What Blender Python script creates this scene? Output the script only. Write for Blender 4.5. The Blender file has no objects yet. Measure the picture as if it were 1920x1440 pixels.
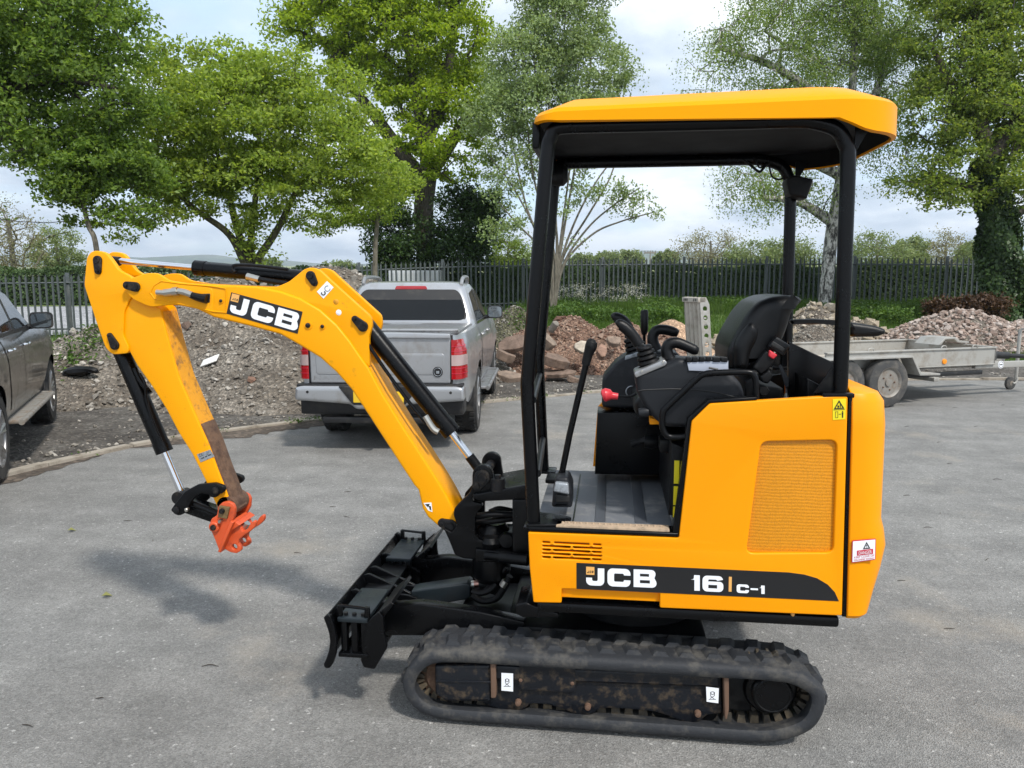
import bpy, bmesh, math, random
import numpy as np
from mathutils import Vector, Matrix
random.seed(7); RNG = np.random.default_rng(7)
S = bpy.context.scene; COL = S.collection; R = math.radians; PI = math.pi

# ------------------------------------------------------------------ camera, sky, sun, exposure
FPX, CAMH = 1443.0, 1.70
PITCH, YAW = math.atan(192/FPX), R(7.2)
cam = bpy.data.cameras.new('camera'); cam.sensor_width = 36; cam.lens = 36*FPX/1920
cam.clip_start = .05; cam.clip_end = 6000
camo = bpy.data.objects.new('camera', cam); COL.objects.link(camo)
camo.location = (0, 0, CAMH); camo.rotation_euler = (PI/2-PITCH, 0, YAW); S.camera = camo

SUNV = Vector((-.52, .60, -1.0)).normalized()          # the way the light travels
SUN_EL = math.asin(-SUNV.z); SUN_AZ = math.atan2(-SUNV.x, -SUNV.y)
W = bpy.data.worlds.new('World'); S.world = W; W.use_nodes = True
wn, wl = W.node_tree.nodes, W.node_tree.links
bg = wn['Background']; bg.inputs['Strength'].default_value = .136
sky = wn.new('ShaderNodeTexSky'); sky.sky_type = 'NISHITA'; sky.sun_disc = False
sky.sun_elevation = SUN_EL; sky.sun_rotation = SUN_AZ; sky.air_density = 1.0; sky.dust_density = 1.2
tc = wn.new('ShaderNodeTexCoord'); sep = wn.new('ShaderNodeSeparateXYZ'); wl.new(tc.outputs['Generated'], sep.inputs[0])
zz = wn.new('ShaderNodeMath'); zz.operation = 'MAXIMUM'; zz.inputs[1].default_value = 0.0; wl.new(sep.outputs[2], zz.inputs[0])
za = wn.new('ShaderNodeMath'); za.operation = 'ADD'; za.inputs[1].default_value = .22; wl.new(zz.outputs[0], za.inputs[0])
def wdiv(o):
    d = wn.new('ShaderNodeMath'); d.operation = 'DIVIDE'; wl.new(o, d.inputs[0]); wl.new(za.outputs[0], d.inputs[1]); return d.outputs[0]
cmb = wn.new('ShaderNodeCombineXYZ'); wl.new(wdiv(sep.outputs[0]), cmb.inputs[0]); wl.new(wdiv(sep.outputs[1]), cmb.inputs[1])
def wnoise(scale, detail, rough, off):
    mp = wn.new('ShaderNodeMapping'); mp.inputs['Location'].default_value = off; wl.new(cmb.outputs[0], mp.inputs[0])
    n = wn.new('ShaderNodeTexNoise'); n.inputs['Scale'].default_value = scale; n.inputs['Detail'].default_value = detail
    n.inputs['Roughness'].default_value = rough; wl.new(mp.outputs[0], n.inputs['Vector']); return n.outputs['Fac']
def wramp(fac, stops):
    r = wn.new('ShaderNodeValToRGB'); e = r.color_ramp.elements
    while len(e) < len(stops): e.new(.5)
    for el, (p, c) in zip(e, stops): el.position = p; el.color = (*c, 1)
    wl.new(fac, r.inputs[0]); return r.outputs['Color']
cover = wramp(wnoise(1.15, 7, .55, (3.1, 1.7, 0)), [(.30, (0, 0, 0)), (.50, (1, 1, 1))])
tone = wramp(wnoise(1.7, 8, .58, (9.3, 4.1, 2)), [(.33, (2.2, 2.7, 3.3)), (.48, (3.3, 3.75, 4.3)), (.64, (5.0, 5.25, 5.55))])
base = wn.new('ShaderNodeMix'); base.data_type = 'RGBA'; base.inputs[0].default_value = .45
wl.new(sky.outputs[0], base.inputs[6]); base.inputs[7].default_value = (3.3, 4.3, 5.5, 1)
mixc = wn.new('ShaderNodeMix'); mixc.data_type = 'RGBA'
wl.new(cover, mixc.inputs[0]); wl.new(base.outputs[2], mixc.inputs[6]); wl.new(tone, mixc.inputs[7]); wl.new(mixc.outputs[2], bg.inputs['Color'])

sl = bpy.data.lights.new('sun', 'SUN'); sl.energy = 1.95; sl.angle = R(4.8); sl.color = (1, .955, .89)
so = bpy.data.objects.new('sun', sl); COL.objects.link(so); so.rotation_euler = SUNV.to_track_quat('-Z', 'Y').to_euler(); so.location = (10, -10, 20)
S.view_settings.view_transform = 'Standard'; S.view_settings.look = 'None'; S.view_settings.gamma = 1
S.view_settings.exposure = .92; S.view_settings.use_curve_mapping = False
S.render.engine = 'CYCLES'; S.cycles.max_bounces = 8; S.cycles.transparent_max_bounces = 12

# ------------------------------------------------------------------ survey: sight lines of the photograph met with real planes
cp, sp, cy, sy = math.cos(PITCH), math.sin(PITCH), math.cos(YAW), math.sin(YAW)
FW = np.array([-sy*cp, cy*cp, -sp]); RT = np.array([cy, sy, 0.]); UP = np.cross(RT, FW)
def ray(px, py): return FW+RT*(px-960)/FPX-UP*(py-720)/FPX
def P(px, py, Y):
    d = ray(px, py); d = d*(Y/d[1]); return np.array([d[0], d[1], d[2]+CAMH])
def XZ(pts, Y): return [(float(a[0]), float(a[2])) for a in (P(x, y, Y) for x, y in pts)]
def G(px, py, z=0.):
    d = ray(px, py); d = d*((z-CAMH)/d[2]); return np.array([d[0], d[1], z])
def D(px, py, dep):
    d = ray(px, py)*dep; return np.array([d[0], d[1], d[2]+CAMH])

# ------------------------------------------------------------------ materials
MATS = {}
def nd(nt, t, **kw):
    n = nt.nodes.new(t)
    for k, v in kw.items(): setattr(n, k, v)
    return n
def noise(nt, scale, detail=4, rough=.55, vec=None, dim=None):
    n = nd(nt, 'ShaderNodeTexNoise'); n.inputs['Scale'].default_value = scale; n.inputs['Detail'].default_value = detail; n.inputs['Roughness'].default_value = rough
    if vec: nt.links.new(vec, n.inputs['Vector'])
    return n.outputs['Fac']
def ramp(nt, fac, stops):
    r = nd(nt, 'ShaderNodeValToRGB'); e = r.color_ramp.elements
    while len(e) < len(stops): e.new(.5)
    for el, (p, c) in zip(e, stops):
        el.position = p; el.color = (*c, 1) if not isinstance(c, (int, float)) else (c, c, c, 1)
    nt.links.new(fac, r.inputs[0]); return r.outputs['Color']
def mix(nt, f, a, b, mode='MIX'):
    m = nd(nt, 'ShaderNodeMix', data_type='RGBA', blend_type=mode)
    for i, v in ((0, f), (6, a), (7, b)):
        if isinstance(v, (int, float)): m.inputs[i].default_value = v if i == 0 else (v, v, v, 1)
        elif isinstance(v, tuple): m.inputs[i].default_value = (*v, 1)
        else: nt.links.new(v, m.inputs[i])
    return m.outputs[2]
def bump(nt, h, strength, dist):
    b = nd(nt, 'ShaderNodeBump'); b.inputs['Strength'].default_value = strength; b.inputs['Distance'].default_value = dist
    nt.links.new(h, b.inputs['Height']); return b.outputs[0]
def newmat(name):
    m = bpy.data.materials.new(name); m.use_nodes = True; nt = m.node_tree; b = nt.nodes['Principled BSDF']; MATS[name] = m
    co = nd(nt, 'ShaderNodeTexCoord').outputs['Object']
    return m, nt, b, co
def mat(name, col, rough=.5, metal=0., dirt=None, dirt_amt=.5, dirt_scale=6., var=.0, bmp=0., bscale=60., coat=0., rvar=.12, spec=.5):
    m, nt, b, co = newmat(name)
    c = None
    if var:
        f = noise(nt, 3.0, 5, .6, co)
        c = mix(nt, f, tuple(x*(1-var) for x in col), tuple(min(1, x*(1+var)) for x in col))
    if dirt:
        f = noise(nt, dirt_scale, 9, .68, co)
        f = ramp(nt, f, [(.62-.32*dirt_amt, 0), (.78-.22*dirt_amt, 1)])
        c = mix(nt, f, c if c is not None else col, dirt)
        nt.links.new(mix(nt, f, rough, min(1, rough+.3)), b.inputs['Roughness'])
    elif rvar:
        f = noise(nt, 5., 6, .6, co); nt.links.new(mix(nt, f, max(.02, rough-rvar), min(1, rough+rvar)), b.inputs['Roughness'])
    else: b.inputs['Roughness'].default_value = rough
    if c is None: b.inputs['Base Color'].default_value = (*col, 1)
    else: nt.links.new(c, b.inputs['Base Color'])
    b.inputs['Metallic'].default_value = metal; b.inputs['Coat Weight'].default_value = coat; b.inputs['Coat Roughness'].default_value = .08
    b.inputs['Specular IOR Level'].default_value = spec
    if bmp: nt.links.new(bump(nt, noise(nt, bscale, 4, .6, co), bmp, .01), b.inputs['Normal'])
    return m
YEL = (.90, .318, .0); BOOMY = (.90, .365, .0)
mat('yellow_paint', YEL, .36, var=.02, bmp=.04, bscale=25, rvar=.05, spec=.22)
mat('boom_paint', BOOMY, .38, var=.04, dirt=(.36, .19, .02), dirt_amt=.06, dirt_scale=11, bmp=.05, bscale=40, spec=.22)
mat('roof_paint', (.88, .33, .0), .38, var=.02, rvar=.05, spec=.10)
mat('lining_black', (.004, .004, .005), .7, spec=.15)
mat('worn_yellow', (.72, .31, .008), .6, dirt=(.24, .12, .04), dirt_amt=.36, dirt_scale=22, bmp=.4, bscale=50)
mat('rusty_steel', (.15, .085, .05), .75, dirt=(.07, .04, .028), dirt_amt=.6, dirt_scale=18, bmp=.4, bscale=70)
mat('black_paint', (.0022, .0024, .003), .28, var=.3, bmp=.05, bscale=50, spec=.22)
mat('bronze_plate', (.20, .13, .055), .5, .3, dirt=(.10, .06, .03), dirt_amt=.4, dirt_scale=30)
mat('black_metal', (.003, .0033, .004), .40, dirt=(.016, .016, .0155), dirt_amt=.22, dirt_scale=10, bmp=.08, spec=.2)
mat('pin_black', (.006, .006, .007), .5, spec=.3, dirt=(.07, .055, .04), dirt_amt=.3, dirt_scale=30)
mat('cover_steel', (.011, .0165, .0205), .36, dirt=(.006, .008, .010), dirt_amt=.4, bmp=.1, spec=.4)
mat('track_frame_paint', (.006, .0075, .011), .40, spec=.35, dirt=(.075, .054, .034), dirt_amt=.36, dirt_scale=22, bmp=.15)
mat('rubber', (.025, .027, .031), .66, spec=.35, dirt=(.105, .098, .086), dirt_amt=.42, dirt_scale=9, bmp=.3, bscale=60)
mat('rubber_mud', (.040, .035, .027), .85, dirt=(.12, .09, .055), dirt_amt=.55, dirt_scale=12, bmp=.4)
mat('tyre_rubber', (.016, .016, .016), .8, dirt=(.065, .058, .05), dirt_amt=.45, dirt_scale=6, bmp=.2, bscale=90)
mat('grey_tyre', (.05, .05, .05), .8, dirt=(.13, .12, .105), dirt_amt=.5, dirt_scale=8, bmp=.2, bscale=90)
mat('hose_rubber', (.004, .004, .0045), .45, spec=.25)
mat('chrome', (.75, .76, .78), .12, 1., rvar=.05)
mat('zinc', (.52, .50, .45), .35, 1., var=.1)
mat('bolt_rust', (.13, .075, .048), .7, var=.3)
mat('brass', (.45, .25, .2), .35, 1.)
mat('hitch_orange', (.62, .088, .022), .42, dirt=(.35, .05, .02), dirt_amt=.22, dirt_scale=16, bmp=.08)
mat('vinyl_black', (.004, .0043, .005), .38, spec=.28, bmp=.12, bscale=300, rvar=.05)
mat('plastic_black', (.005, .0053, .006), .5, spec=.25, dirt=(.03, .03, .03), dirt_amt=.15, dirt_scale=9, bmp=.1, bscale=400)
mat('plastic_grey', (.012, .0135, .0165), .46, spec=.3, dirt=(.045, .046, .05), dirt_amt=.22, dirt_scale=6, bmp=.1, bscale=300)
mat('floor_rubber', (.13, .138, .15), .62, dirt=(.30, .29, .27), dirt_amt=.28, dirt_scale=7, bmp=.15, bscale=120)
mat('floor_rib', (.06, .066, .076), .55, dirt=(.16, .15, .14), dirt_amt=.2)
mat('step_tan', (.42, .31, .21), .75, dirt=(.22, .17, .12), dirt_amt=.4, dirt_scale=20)
mat('switch_panel', (.40, .43, .50), .35, var=.05)
mat('red_knob', (.62, .035, .05), .35)
mat('decal_black', (.011, .011, .012), .35)
mat('white_print', (.86, .88, .92), .45, rvar=0)
mat('logo_orange', (.80, .42, .12), .5, rvar=0)
mat('print_black', (.012, .012, .012), .5, rvar=0)
mat('warning_yellow', (.82, .68, .01), .4, rvar=0)
mat('danger_red', (.55, .02, .05), .4, rvar=0)
mat('slot_dark', (.10, .012, .004), .6)
mat('data_plate', (.36, .39, .42), .35, .4, dirt=(.16, .17, .18), dirt_amt=.5, dirt_scale=60)
mat('silver_paint', (.385, .395, .41), .28, .55, dirt=(.24, .22, .19), dirt_amt=.24, dirt_scale=2.5, coat=.5)
mat('gunmetal_paint', (.036, .037, .037), .28, .4, dirt=(.10, .085, .07), dirt_amt=.36, dirt_scale=2.2, coat=.6)
mat('tinted_glass', (.006, .007, .008), .05, spec=.35, rvar=.02)
mat('mirror_glass', (.20, .22, .23), .05, 1., rvar=0)
mat('black_trim', (.010, .010, .011), .5, dirt=(.05, .046, .04), dirt_amt=.3, dirt_scale=5)
mat('lamp_red', (.36, .005, .009), .12, coat=.8, var=.15)
mat('lamp_clear', (.40, .30, .29), .15, coat=.6, var=.3)
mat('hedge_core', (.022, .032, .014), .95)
mat('alloy', (.38, .38, .38), .35, .8, dirt=(.15, .13, .11), dirt_amt=.35)
mat('plate_yellow', (.78, .50, .02), .45)
mat('galvanised', (.40, .39, .36), .55, .35, dirt=(.27, .24, .20), dirt_amt=.45, dirt_scale=4, bmp=.1)
mat('bed_board', (.46, .42, .36), .7, dirt=(.30, .26, .21), dirt_amt=.5, dirt_scale=5)
mat('wheel_steel', (.25, .235, .21), .6, .2, dirt=(.19, .14, .10), dirt_amt=.45, dirt_scale=9)
mat('reflector_orange', (.85, .28, .01), .3)
mat('fence_steel', (.082, .097, .10), .55, .1, dirt=(.16, .17, .165), dirt_amt=.35, dirt_scale=1.3, var=.2)
mat('concrete', (.34, .30, .245), .9, dirt=(.17, .14, .105), dirt_amt=.5, dirt_scale=5, bmp=.5, bscale=40)
mat('pole_wood', (.22, .19, .16), .8); mat('insulator', (.2, .2, .2), .6)
mat('container_paint', (.46, .48, .49), .6, var=.1); mat('blue_plastic', (.06, .17, .36), .4); mat('red_plastic', (.5, .05, .04), .4)
mat('paper_white', (.72, .71, .67), .8, var=.05)
mat('twig_bark', (.035, .026, .018), .9); mat('leaf_litter', (.20, .20, .06), .8)
def mat_stone(name, a, b_, c, island=True):
    m, nt, b, co = newmat(name)
    oi = nd(nt, 'ShaderNodeObjectInfo').outputs['Random']; gi = nd(nt, 'ShaderNodeNewGeometry').outputs['Random Per Island']
    ad = nd(nt, 'ShaderNodeMath', operation='ADD'); nt.links.new(oi, ad.inputs[0]); nt.links.new(gi, ad.inputs[1])
    fr = nd(nt, 'ShaderNodeMath', operation='FRACT'); nt.links.new(ad.outputs[0], fr.inputs[0])
    c0 = ramp(nt, fr.outputs[0], [(.0, a), (.55, b_), (1., c)])
    f = noise(nt, 9., 7, .65, co); f2 = ramp(nt, f, [(.3, .55), (.7, 1.25)])
    nt.links.new(mix(nt, 1., c0, f2, 'MULTIPLY'), b.inputs['Base Color']); b.inputs['Roughness'].default_value = .92
    nt.links.new(bump(nt, noise(nt, 22., 6, .7, co), .6, .03), b.inputs['Normal'])
mat_stone('stone_grey', (.13, .113, .092), (.265, .24, .205), (.50, .465, .41))
mat_stone('stone_pink', (.24, .165, .13), (.37, .285, .235), (.52, .45, .40))
mat_stone('stone_tan', (.26, .21, .15), (.42, .35, .26), (.54, .48, .40))
mat_stone('stone_brick', (.15, .075, .05), (.26, .15, .105), (.40, .30, .23))
mat_stone('slab_concrete', (.15, .10, .075), (.22, .155, .115), (.28, .22, .17))
def mat_soil(name, cols, scale=7., speck=None, bs=.8):
    m, nt, b, co = newmat(name)
    f = noise(nt, scale*.16, 9, .62, co); c = ramp(nt, f, [(.34, cols[0]), (.5, cols[1]), (.66, cols[2])])
    v = nd(nt, 'ShaderNodeTexVoronoi'); v.inputs['Scale'].default_value = scale*3.2; nt.links.new(co, v.inputs['Vector'])
    bw = nd(nt, 'ShaderNodeSeparateColor'); nt.links.new(v.outputs['Color'], bw.inputs[0])
    k = ramp(nt, bw.outputs[0], [(.0, .6), (.8, 1.15), (1., 1.9)])
    nt.links.new(mix(nt, 1., c, k, 'MULTIPLY'), b.inputs['Base Color']); b.inputs['Roughness'].default_value = .95
    nt.links.new(bump(nt, v.outputs['Distance'], bs, .05), b.inputs['Normal'])
mat_soil('soil_grey', ((.095, .076, .058), (.160, .137, .110), (.245, .218, .182)), 9)
mat_soil('soil_brown', ((.10, .055, .035), (.19, .115, .078), (.30, .205, .15)), 9)
mat_soil('soil_moss', ((.075, .075, .04), (.13, .12, .075), (.21, .185, .13)), 9)
mat_soil('sand_orange', ((.32, .20, .125), (.38, .25, .16), (.44, .30, .20)), 14, bs=.3)
mat_soil('yard_dirt', ((.050, .043, .036), (.088, .078, .067), (.13, .12, .105)), 10, bs=.5)
mat_soil('mud', ((.05, .038, .029), (.075, .058, .044), (.105, .083, .064)), 8, bs=.2)
mat_soil('road_grey', ((.24, .24, .25), (.28, .28, .285), (.31, .31, .31)), 6, bs=.1)
mat_soil('meadow', ((.045, .085, .018), (.075, .125, .025), (.115, .15, .04)), 3)
mat_soil('field_green', ((.15, .19, .06), (.21, .245, .085), (.27, .28, .12)), .3, bs=.1)
mat_soil('hill_green', ((.05, .08, .035), (.085, .115, .05), (.13, .14, .075)), .02, bs=.1)
# tarmac: fine pale chippings in dark binder, sandy scuffs, damp dark patches
m, nt, b, co = newmat('tarmac')
big = noise(nt, .55, 7, .6, co); c = ramp(nt, big, [(.32, (.198, .193, .182)), (.52, (.230, .225, .212)), (.70, (.260, .254, .238))])
mpt = nd(nt, 'ShaderNodeMapping'); mpt.inputs['Scale'].default_value = (.5, 2.6, 1); mpt.inputs['Rotation'].default_value = (0, 0, .5); nt.links.new(co, mpt.inputs[0])
c = mix(nt, 1., c, ramp(nt, noise(nt, 1.1, 6, .6, mpt.outputs[0]), [(.34, .90), (.62, 1.06)]), 'MULTIPLY')
mid = ramp(nt, noise(nt, 3.2, 6, .6, co), [(.35, .86), (.65, 1.12)]); c = mix(nt, 1., c, mid, 'MULTIPLY')
def chips(scale, stops, c):
    v = nd(nt, 'ShaderNodeTexVoronoi'); v.inputs['Scale'].default_value = scale; nt.links.new(co, v.inputs['Vector'])
    s = nd(nt, 'ShaderNodeSeparateColor'); nt.links.new(v.outputs['Color'], s.inputs[0])
    return mix(nt, 1., c, ramp(nt, s.outputs[0], stops), 'MULTIPLY'), v
c, v1 = chips(190, [(0., .70), (.35, .94), (.85, 1.10), (1., 1.34)], c)
c, v2 = chips(95, [(0., .86), (.9, 1.05), (.99, 1.10), (.997, 1.9)], c)
c, v3 = chips(38, [(0., .94), (.93, 1.03), (1., 1.12)], c)
sand = ramp(nt, noise(nt, .8, 8, .62, co), [(.57, 0), (.70, .5)]); c = mix(nt, sand, c, (.30, .255, .195))
sp_ = ramp(nt, noise(nt, 1.9, 3, .5, co), [(.70, 0), (.80, .5)]); c = mix(nt, sp_, c, (.105, .10, .10))
nt.links.new(c, b.inputs['Base Color']); b.inputs['Roughness'].default_value = .88
nt.links.new(bump(nt, v1.outputs['Distance'], .55, .012), b.inputs['Normal'])
# perforated radiator mesh panel
m, nt, b, co = newmat('grille_mesh')
wv = nd(nt, 'ShaderNodeTexWave', wave_type='BANDS', bands_direction='Z'); wv.inputs['Scale'].default_value = 27.; wv.inputs['Distortion'].default_value = 2.2; wv.inputs['Detail Scale'].default_value = .6
nt.links.new(co, wv.inputs['Vector'])
v = nd(nt, 'ShaderNodeTexVoronoi'); v.inputs['Scale'].default_value = 260; nt.links.new(co, v.inputs['Vector'])
hole = ramp(nt, v.outputs['Distance'], [(.25, .72), (.5, 1.)]); c = mix(nt, 1., mix(nt, wv.outputs['Fac'], (.62, .235, .0), (.74, .285, .0)), hole, 'MULTIPLY')
nt.links.new(c, b.inputs['Base Color']); b.inputs['Roughness'].default_value = .5; nt.links.new(bump(nt, wv.outputs['Fac'], .12, .003), b.inputs['Normal'])
# birch bark
m, nt, b, co = newmat('birch_bark')
mp = nd(nt, 'ShaderNodeMapping'); mp.inputs['Scale'].default_value = (3, 3, 1.3); nt.links.new(co, mp.inputs[0])
f = noise(nt, 3.0, 6, .7, mp.outputs[0]); nt.links.new(ramp(nt, f, [(.42, (.03, .027, .024)), (.49, (.22, .21, .19)), (.56, (.55, .53, .49))]), b.inputs['Base Color']); b.inputs['Roughness'].default_value = .85
def mat_bark(name, a, b2):
    m, nt, b, co = newmat(name); mp = nd(nt, 'ShaderNodeMapping'); mp.inputs['Scale'].default_value = (6, 6, 1.2); nt.links.new(co, mp.inputs[0])
    f = noise(nt, 3., 7, .65, mp.outputs[0]); nt.links.new(ramp(nt, f, [(.35, a), (.65, b2)]), b.inputs['Base Color']); b.inputs['Roughness'].default_value = .9
    nt.links.new(bump(nt, f, .8, .05), b.inputs['Normal'])
mat_bark('bark_dark', (.030, .026, .020), (.095, .08, .06)); mat_bark('bark_grey', (.09, .08, .06), (.20, .18, .14)); mat_bark('bark_green', (.05, .05, .025), (.12, .11, .06))
def mat_leaf(name, a, b_, c, trans=.45, rough=.5):
    m, nt, b, co = newmat(name); gi = nd(nt, 'ShaderNodeNewGeometry').outputs['Random Per Island']
    col = ramp(nt, gi, [(0., a), (.5, b_), (1., c)])
    f = ramp(nt, noise(nt, .9, 4, .6, co), [(.35, .8), (.65, 1.2)]); col = mix(nt, 1., col, f, 'MULTIPLY')
    nt.links.new(col, b.inputs['Base Color']); b.inputs['Roughness'].default_value = rough; b.inputs['Specular IOR Level'].default_value = .35
    t = nd(nt, 'ShaderNodeBsdfTranslucent'); nt.links.new(mix(nt, 1., col, (1.15, 1.1, .55), 'MULTIPLY'), t.inputs[0])
    ms = nd(nt, 'ShaderNodeMixShader'); ms.inputs[0].default_value = trans
    nt.links.new(b.outputs[0], ms.inputs[1]); nt.links.new(t.outputs[0], ms.inputs[2]); nt.links.new(ms.outputs[0], nt.nodes['Material Output'].inputs[0])
mat_leaf('leaf_dark', (.135, .225, .045), (.185, .300, .060), (.28, .40, .09), .6)
mat_leaf('leaf_hornbeam', (.205, .305, .05), (.29, .405, .068), (.40, .50, .11), .6)
mat_leaf('leaf_oak', (.20, .31, .018), (.29, .41, .026), (.38, .49, .05), .55)
mat_leaf('leaf_whitebeam', (.20, .29, .11), (.29, .39, .16), (.42, .52, .29), .45)
mat_leaf('leaf_birch', (0.156, 0.247, 0.065), (0.234, 0.338, 0.098), (0.351, 0.442, 0.169), .58)
mat_leaf('leaf_ivy', (0.025, 0.055, 0.014), (0.042, 0.085, 0.020), (0.075, 0.125, 0.032), .25, .4)
mat_leaf('leaf_ash', (.135, .21, .040), (.20, .285, .055), (.33, .40, .09), .55)
mat_leaf('leaf_far', (0.154, 0.215, 0.094), (0.220, 0.286, 0.121), (0.297, 0.341, 0.165), .4)
mat_leaf('leaf_bare', (0.220, 0.200, 0.130), (0.280, 0.270, 0.170), (0.330, 0.330, 0.220), .4)
mat_leaf('leaf_lime', (0.130, 0.200, 0.025), (0.170, 0.250, 0.035), (0.220, 0.290, 0.060))
mat_leaf('leaf_brown', (0.050, 0.026, 0.014), (0.085, 0.045, 0.024), (0.120, 0.070, 0.040), .2)
mat_leaf('grass_blade', (.055, .115, .016), (.080, .155, .022), (.13, .20, .042), .4)
mat_leaf('flower_white', (0.600, 0.600, 0.550), (0.600, 0.600, 0.600), (0.600, 0.600, 0.600), .3)
mat_leaf('leaf_weed', (.06, .125, .024), (.09, .17, .032), (.14, .23, .05), .4)
mat_leaf('hedge_leaf', (.042, .078, .024), (.060, .105, .032), (.082, .135, .042), .25, .7)

# ------------------------------------------------------------------ mesh helpers
ORG = np.zeros(3)              # the place the current thing's meshes are measured from
def mesh(name, geoms, smooth=35):
    V, F, n = [], [], 0
    for v, f in geoms:
        v = np.asarray(v, float).reshape(-1, 3); V.append(v); F += [tuple(i+n for i in q) for q in f]; n += len(v)
    V = np.concatenate(V)-ORG
    me = bpy.data.meshes.new(name); me.from_pydata(V.tolist(), [], F); me.update()
    if smooth: me.shade_smooth(); me.set_sharp_from_angle(angle=R(smooth))
    return me
def fmesh(name, V, nper, smooth=False):
    """many equal polygons of nper corners each, every one its own island"""
    V = np.asarray(V, np.float32).reshape(-1, 3)-ORG.astype(np.float32); n = len(V)//nper
    me = bpy.data.meshes.new(name); me.vertices.add(len(V)); me.vertices.foreach_set('co', V.ravel())
    me.loops.add(len(V)); me.loops.foreach_set('vertex_index', np.arange(len(V), dtype=np.int32))
    me.polygons.add(n); me.polygons.foreach_set('loop_start', np.arange(0, len(V), nper, dtype=np.int32))
    try: me.polygons.foreach_set('loop_total', np.full(n, nper, np.int32))
    except Exception: pass
    me.update(calc_edges=True); return me
def link(name, me, m=None, parent=None):
    o = bpy.data.objects.new(name, me); COL.objects.link(o)
    if m: 
        if not me.materials: me.materials.append(MATS[m])
    if parent: o.parent = parent
    return o
def part(name, geoms, m, parent=None, smooth=35):
    if isinstance(geoms, tuple): geoms = [geoms]
    return link(name, mesh(name, geoms, smooth), m, parent)
def tag(o, label, cat=None, group=None, kind=None):
    o['label'] = label
    if cat: o['category'] = cat
    if group: o['group'] = group
    if kind: o['kind'] = kind
    return o
def thing(name, label, cat, loc, group=None):
    global ORG
    o = bpy.data.objects.new(name, None); COL.objects.link(o); o.empty_display_size = .2
    o.location = loc; ORG = np.array(loc, float); return tag(o, label, cat, group)
def done():
    global ORG
    ORG = np.zeros(3)
def struct(name, geoms, m, label=None, smooth=35):
    o = part(name, geoms, m, None, smooth); o['kind'] = 'structure'
    if label: o['label'] = label
    return o

def plate(outer, y0, y1, holes=(), bev=.004, res=2, axis='y'):
    """outline in (x, z), thickness from y0 to y1, rounded edges"""
    cu = bpy.data.curves.new('t', 'CURVE'); cu.dimensions = '2D'; cu.fill_mode = 'BOTH'
    area = lambda L: sum(a[0]*b[1]-b[0]*a[1] for a, b in zip(L, list(L[1:])+[L[0]]))
    for i, pl in enumerate([outer]+list(holes)):
        if (area(pl) > 0) != (i == 0): pl = list(pl)[::-1]
        s = cu.splines.new('POLY'); s.points.add(len(pl)-1); s.use_cyclic_u = True
        for p, q in zip(s.points, pl): p.co = (q[0], q[1], 0, 1)
    t = abs(y1-y0); bev = min(bev, t*.49); cu.extrude = max(t/2-bev, 0); cu.bevel_depth = bev; cu.bevel_resolution = res; cu.offset = -bev
    o = bpy.data.objects.new('t', cu); COL.objects.link(o); dg = bpy.context.evaluated_depsgraph_get(); me = bpy.data.meshes.new_from_object(o.evaluated_get(dg))
    bm = bmesh.new(); bm.from_mesh(me); bmesh.ops.remove_doubles(bm, verts=bm.verts, dist=1e-5); bmesh.ops.recalc_face_normals(bm, faces=bm.faces)
    bm.to_mesh(me); bm.free()
    v = np.array([p.co[:] for p in me.vertices]); f = [tuple(q.vertices) for q in me.polygons]
    bpy.data.objects.remove(o); bpy.data.curves.remove(cu); bpy.data.meshes.remove(me)
    yc = (y0+y1)/2
    return np.stack([v[:, 0], yc-v[:, 2], v[:, 1]], 1), f
def flat(outer, y, holes=()):
    """a thin printed layer in (x, z) facing -y"""
    v, f = plate(outer, y-.0004, y+.0004, holes, .0001, 0); return v, f
def smoothpath(pts, n=6):
    pts = np.array(pts, float)
    if len(pts) < 3: return pts
    q = np.vstack([2*pts[0]-pts[1], pts, 2*pts[-1]-pts[-2]]); out = []
    for i in range(1, len(q)-2):
        for t in np.linspace(0, 1, n, endpoint=False):
            a, b_, c, d = q[i-1:i+3]
            out.append(.5*((2*b_)+(c-a)*t+(2*a-5*b_+4*c-d)*t*t+(3*b_-a-3*c+d)*t**3))
    out.append(pts[-1]); return np.array(out)
def tube(pts, r, seg=10, smooth=True, n=6, cap=True):
    p = smoothpath(pts, n) if smooth else np.array(pts, float)
    rr = np.interp(np.linspace(0, 1, len(p)), np.linspace(0, 1, len(r)), r) if hasattr(r, '__len__') else np.full(len(p), r)
    T = np.gradient(p, axis=0); T /= np.linalg.norm(T, axis=1)[:, None]+1e-9
    up = np.array([0, 0, 1.]) if abs(T[0][2]) < .9 else np.array([1., 0, 0]); N = np.cross(T[0], up); N /= np.linalg.norm(N)
    V, F = [], []
    for i in range(len(p)):
        N = N-T[i]*(N@T[i]); N /= np.linalg.norm(N); B = np.cross(T[i], N)
        for k in range(seg):
            a = 2*PI*k/seg; V.append(p[i]+rr[i]*(math.cos(a)*N+math.sin(a)*B))
    for i in range(len(p)-1):
        for k in range(seg):
            k2 = (k+1) % seg; F.append((i*seg+k, i*seg+k2, (i+1)*seg+k2, (i+1)*seg+k))
    if cap: F += [tuple(range(seg-1, -1, -1)), tuple(range((len(p)-1)*seg, len(p)*seg))]
    return np.array(V), F
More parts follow.
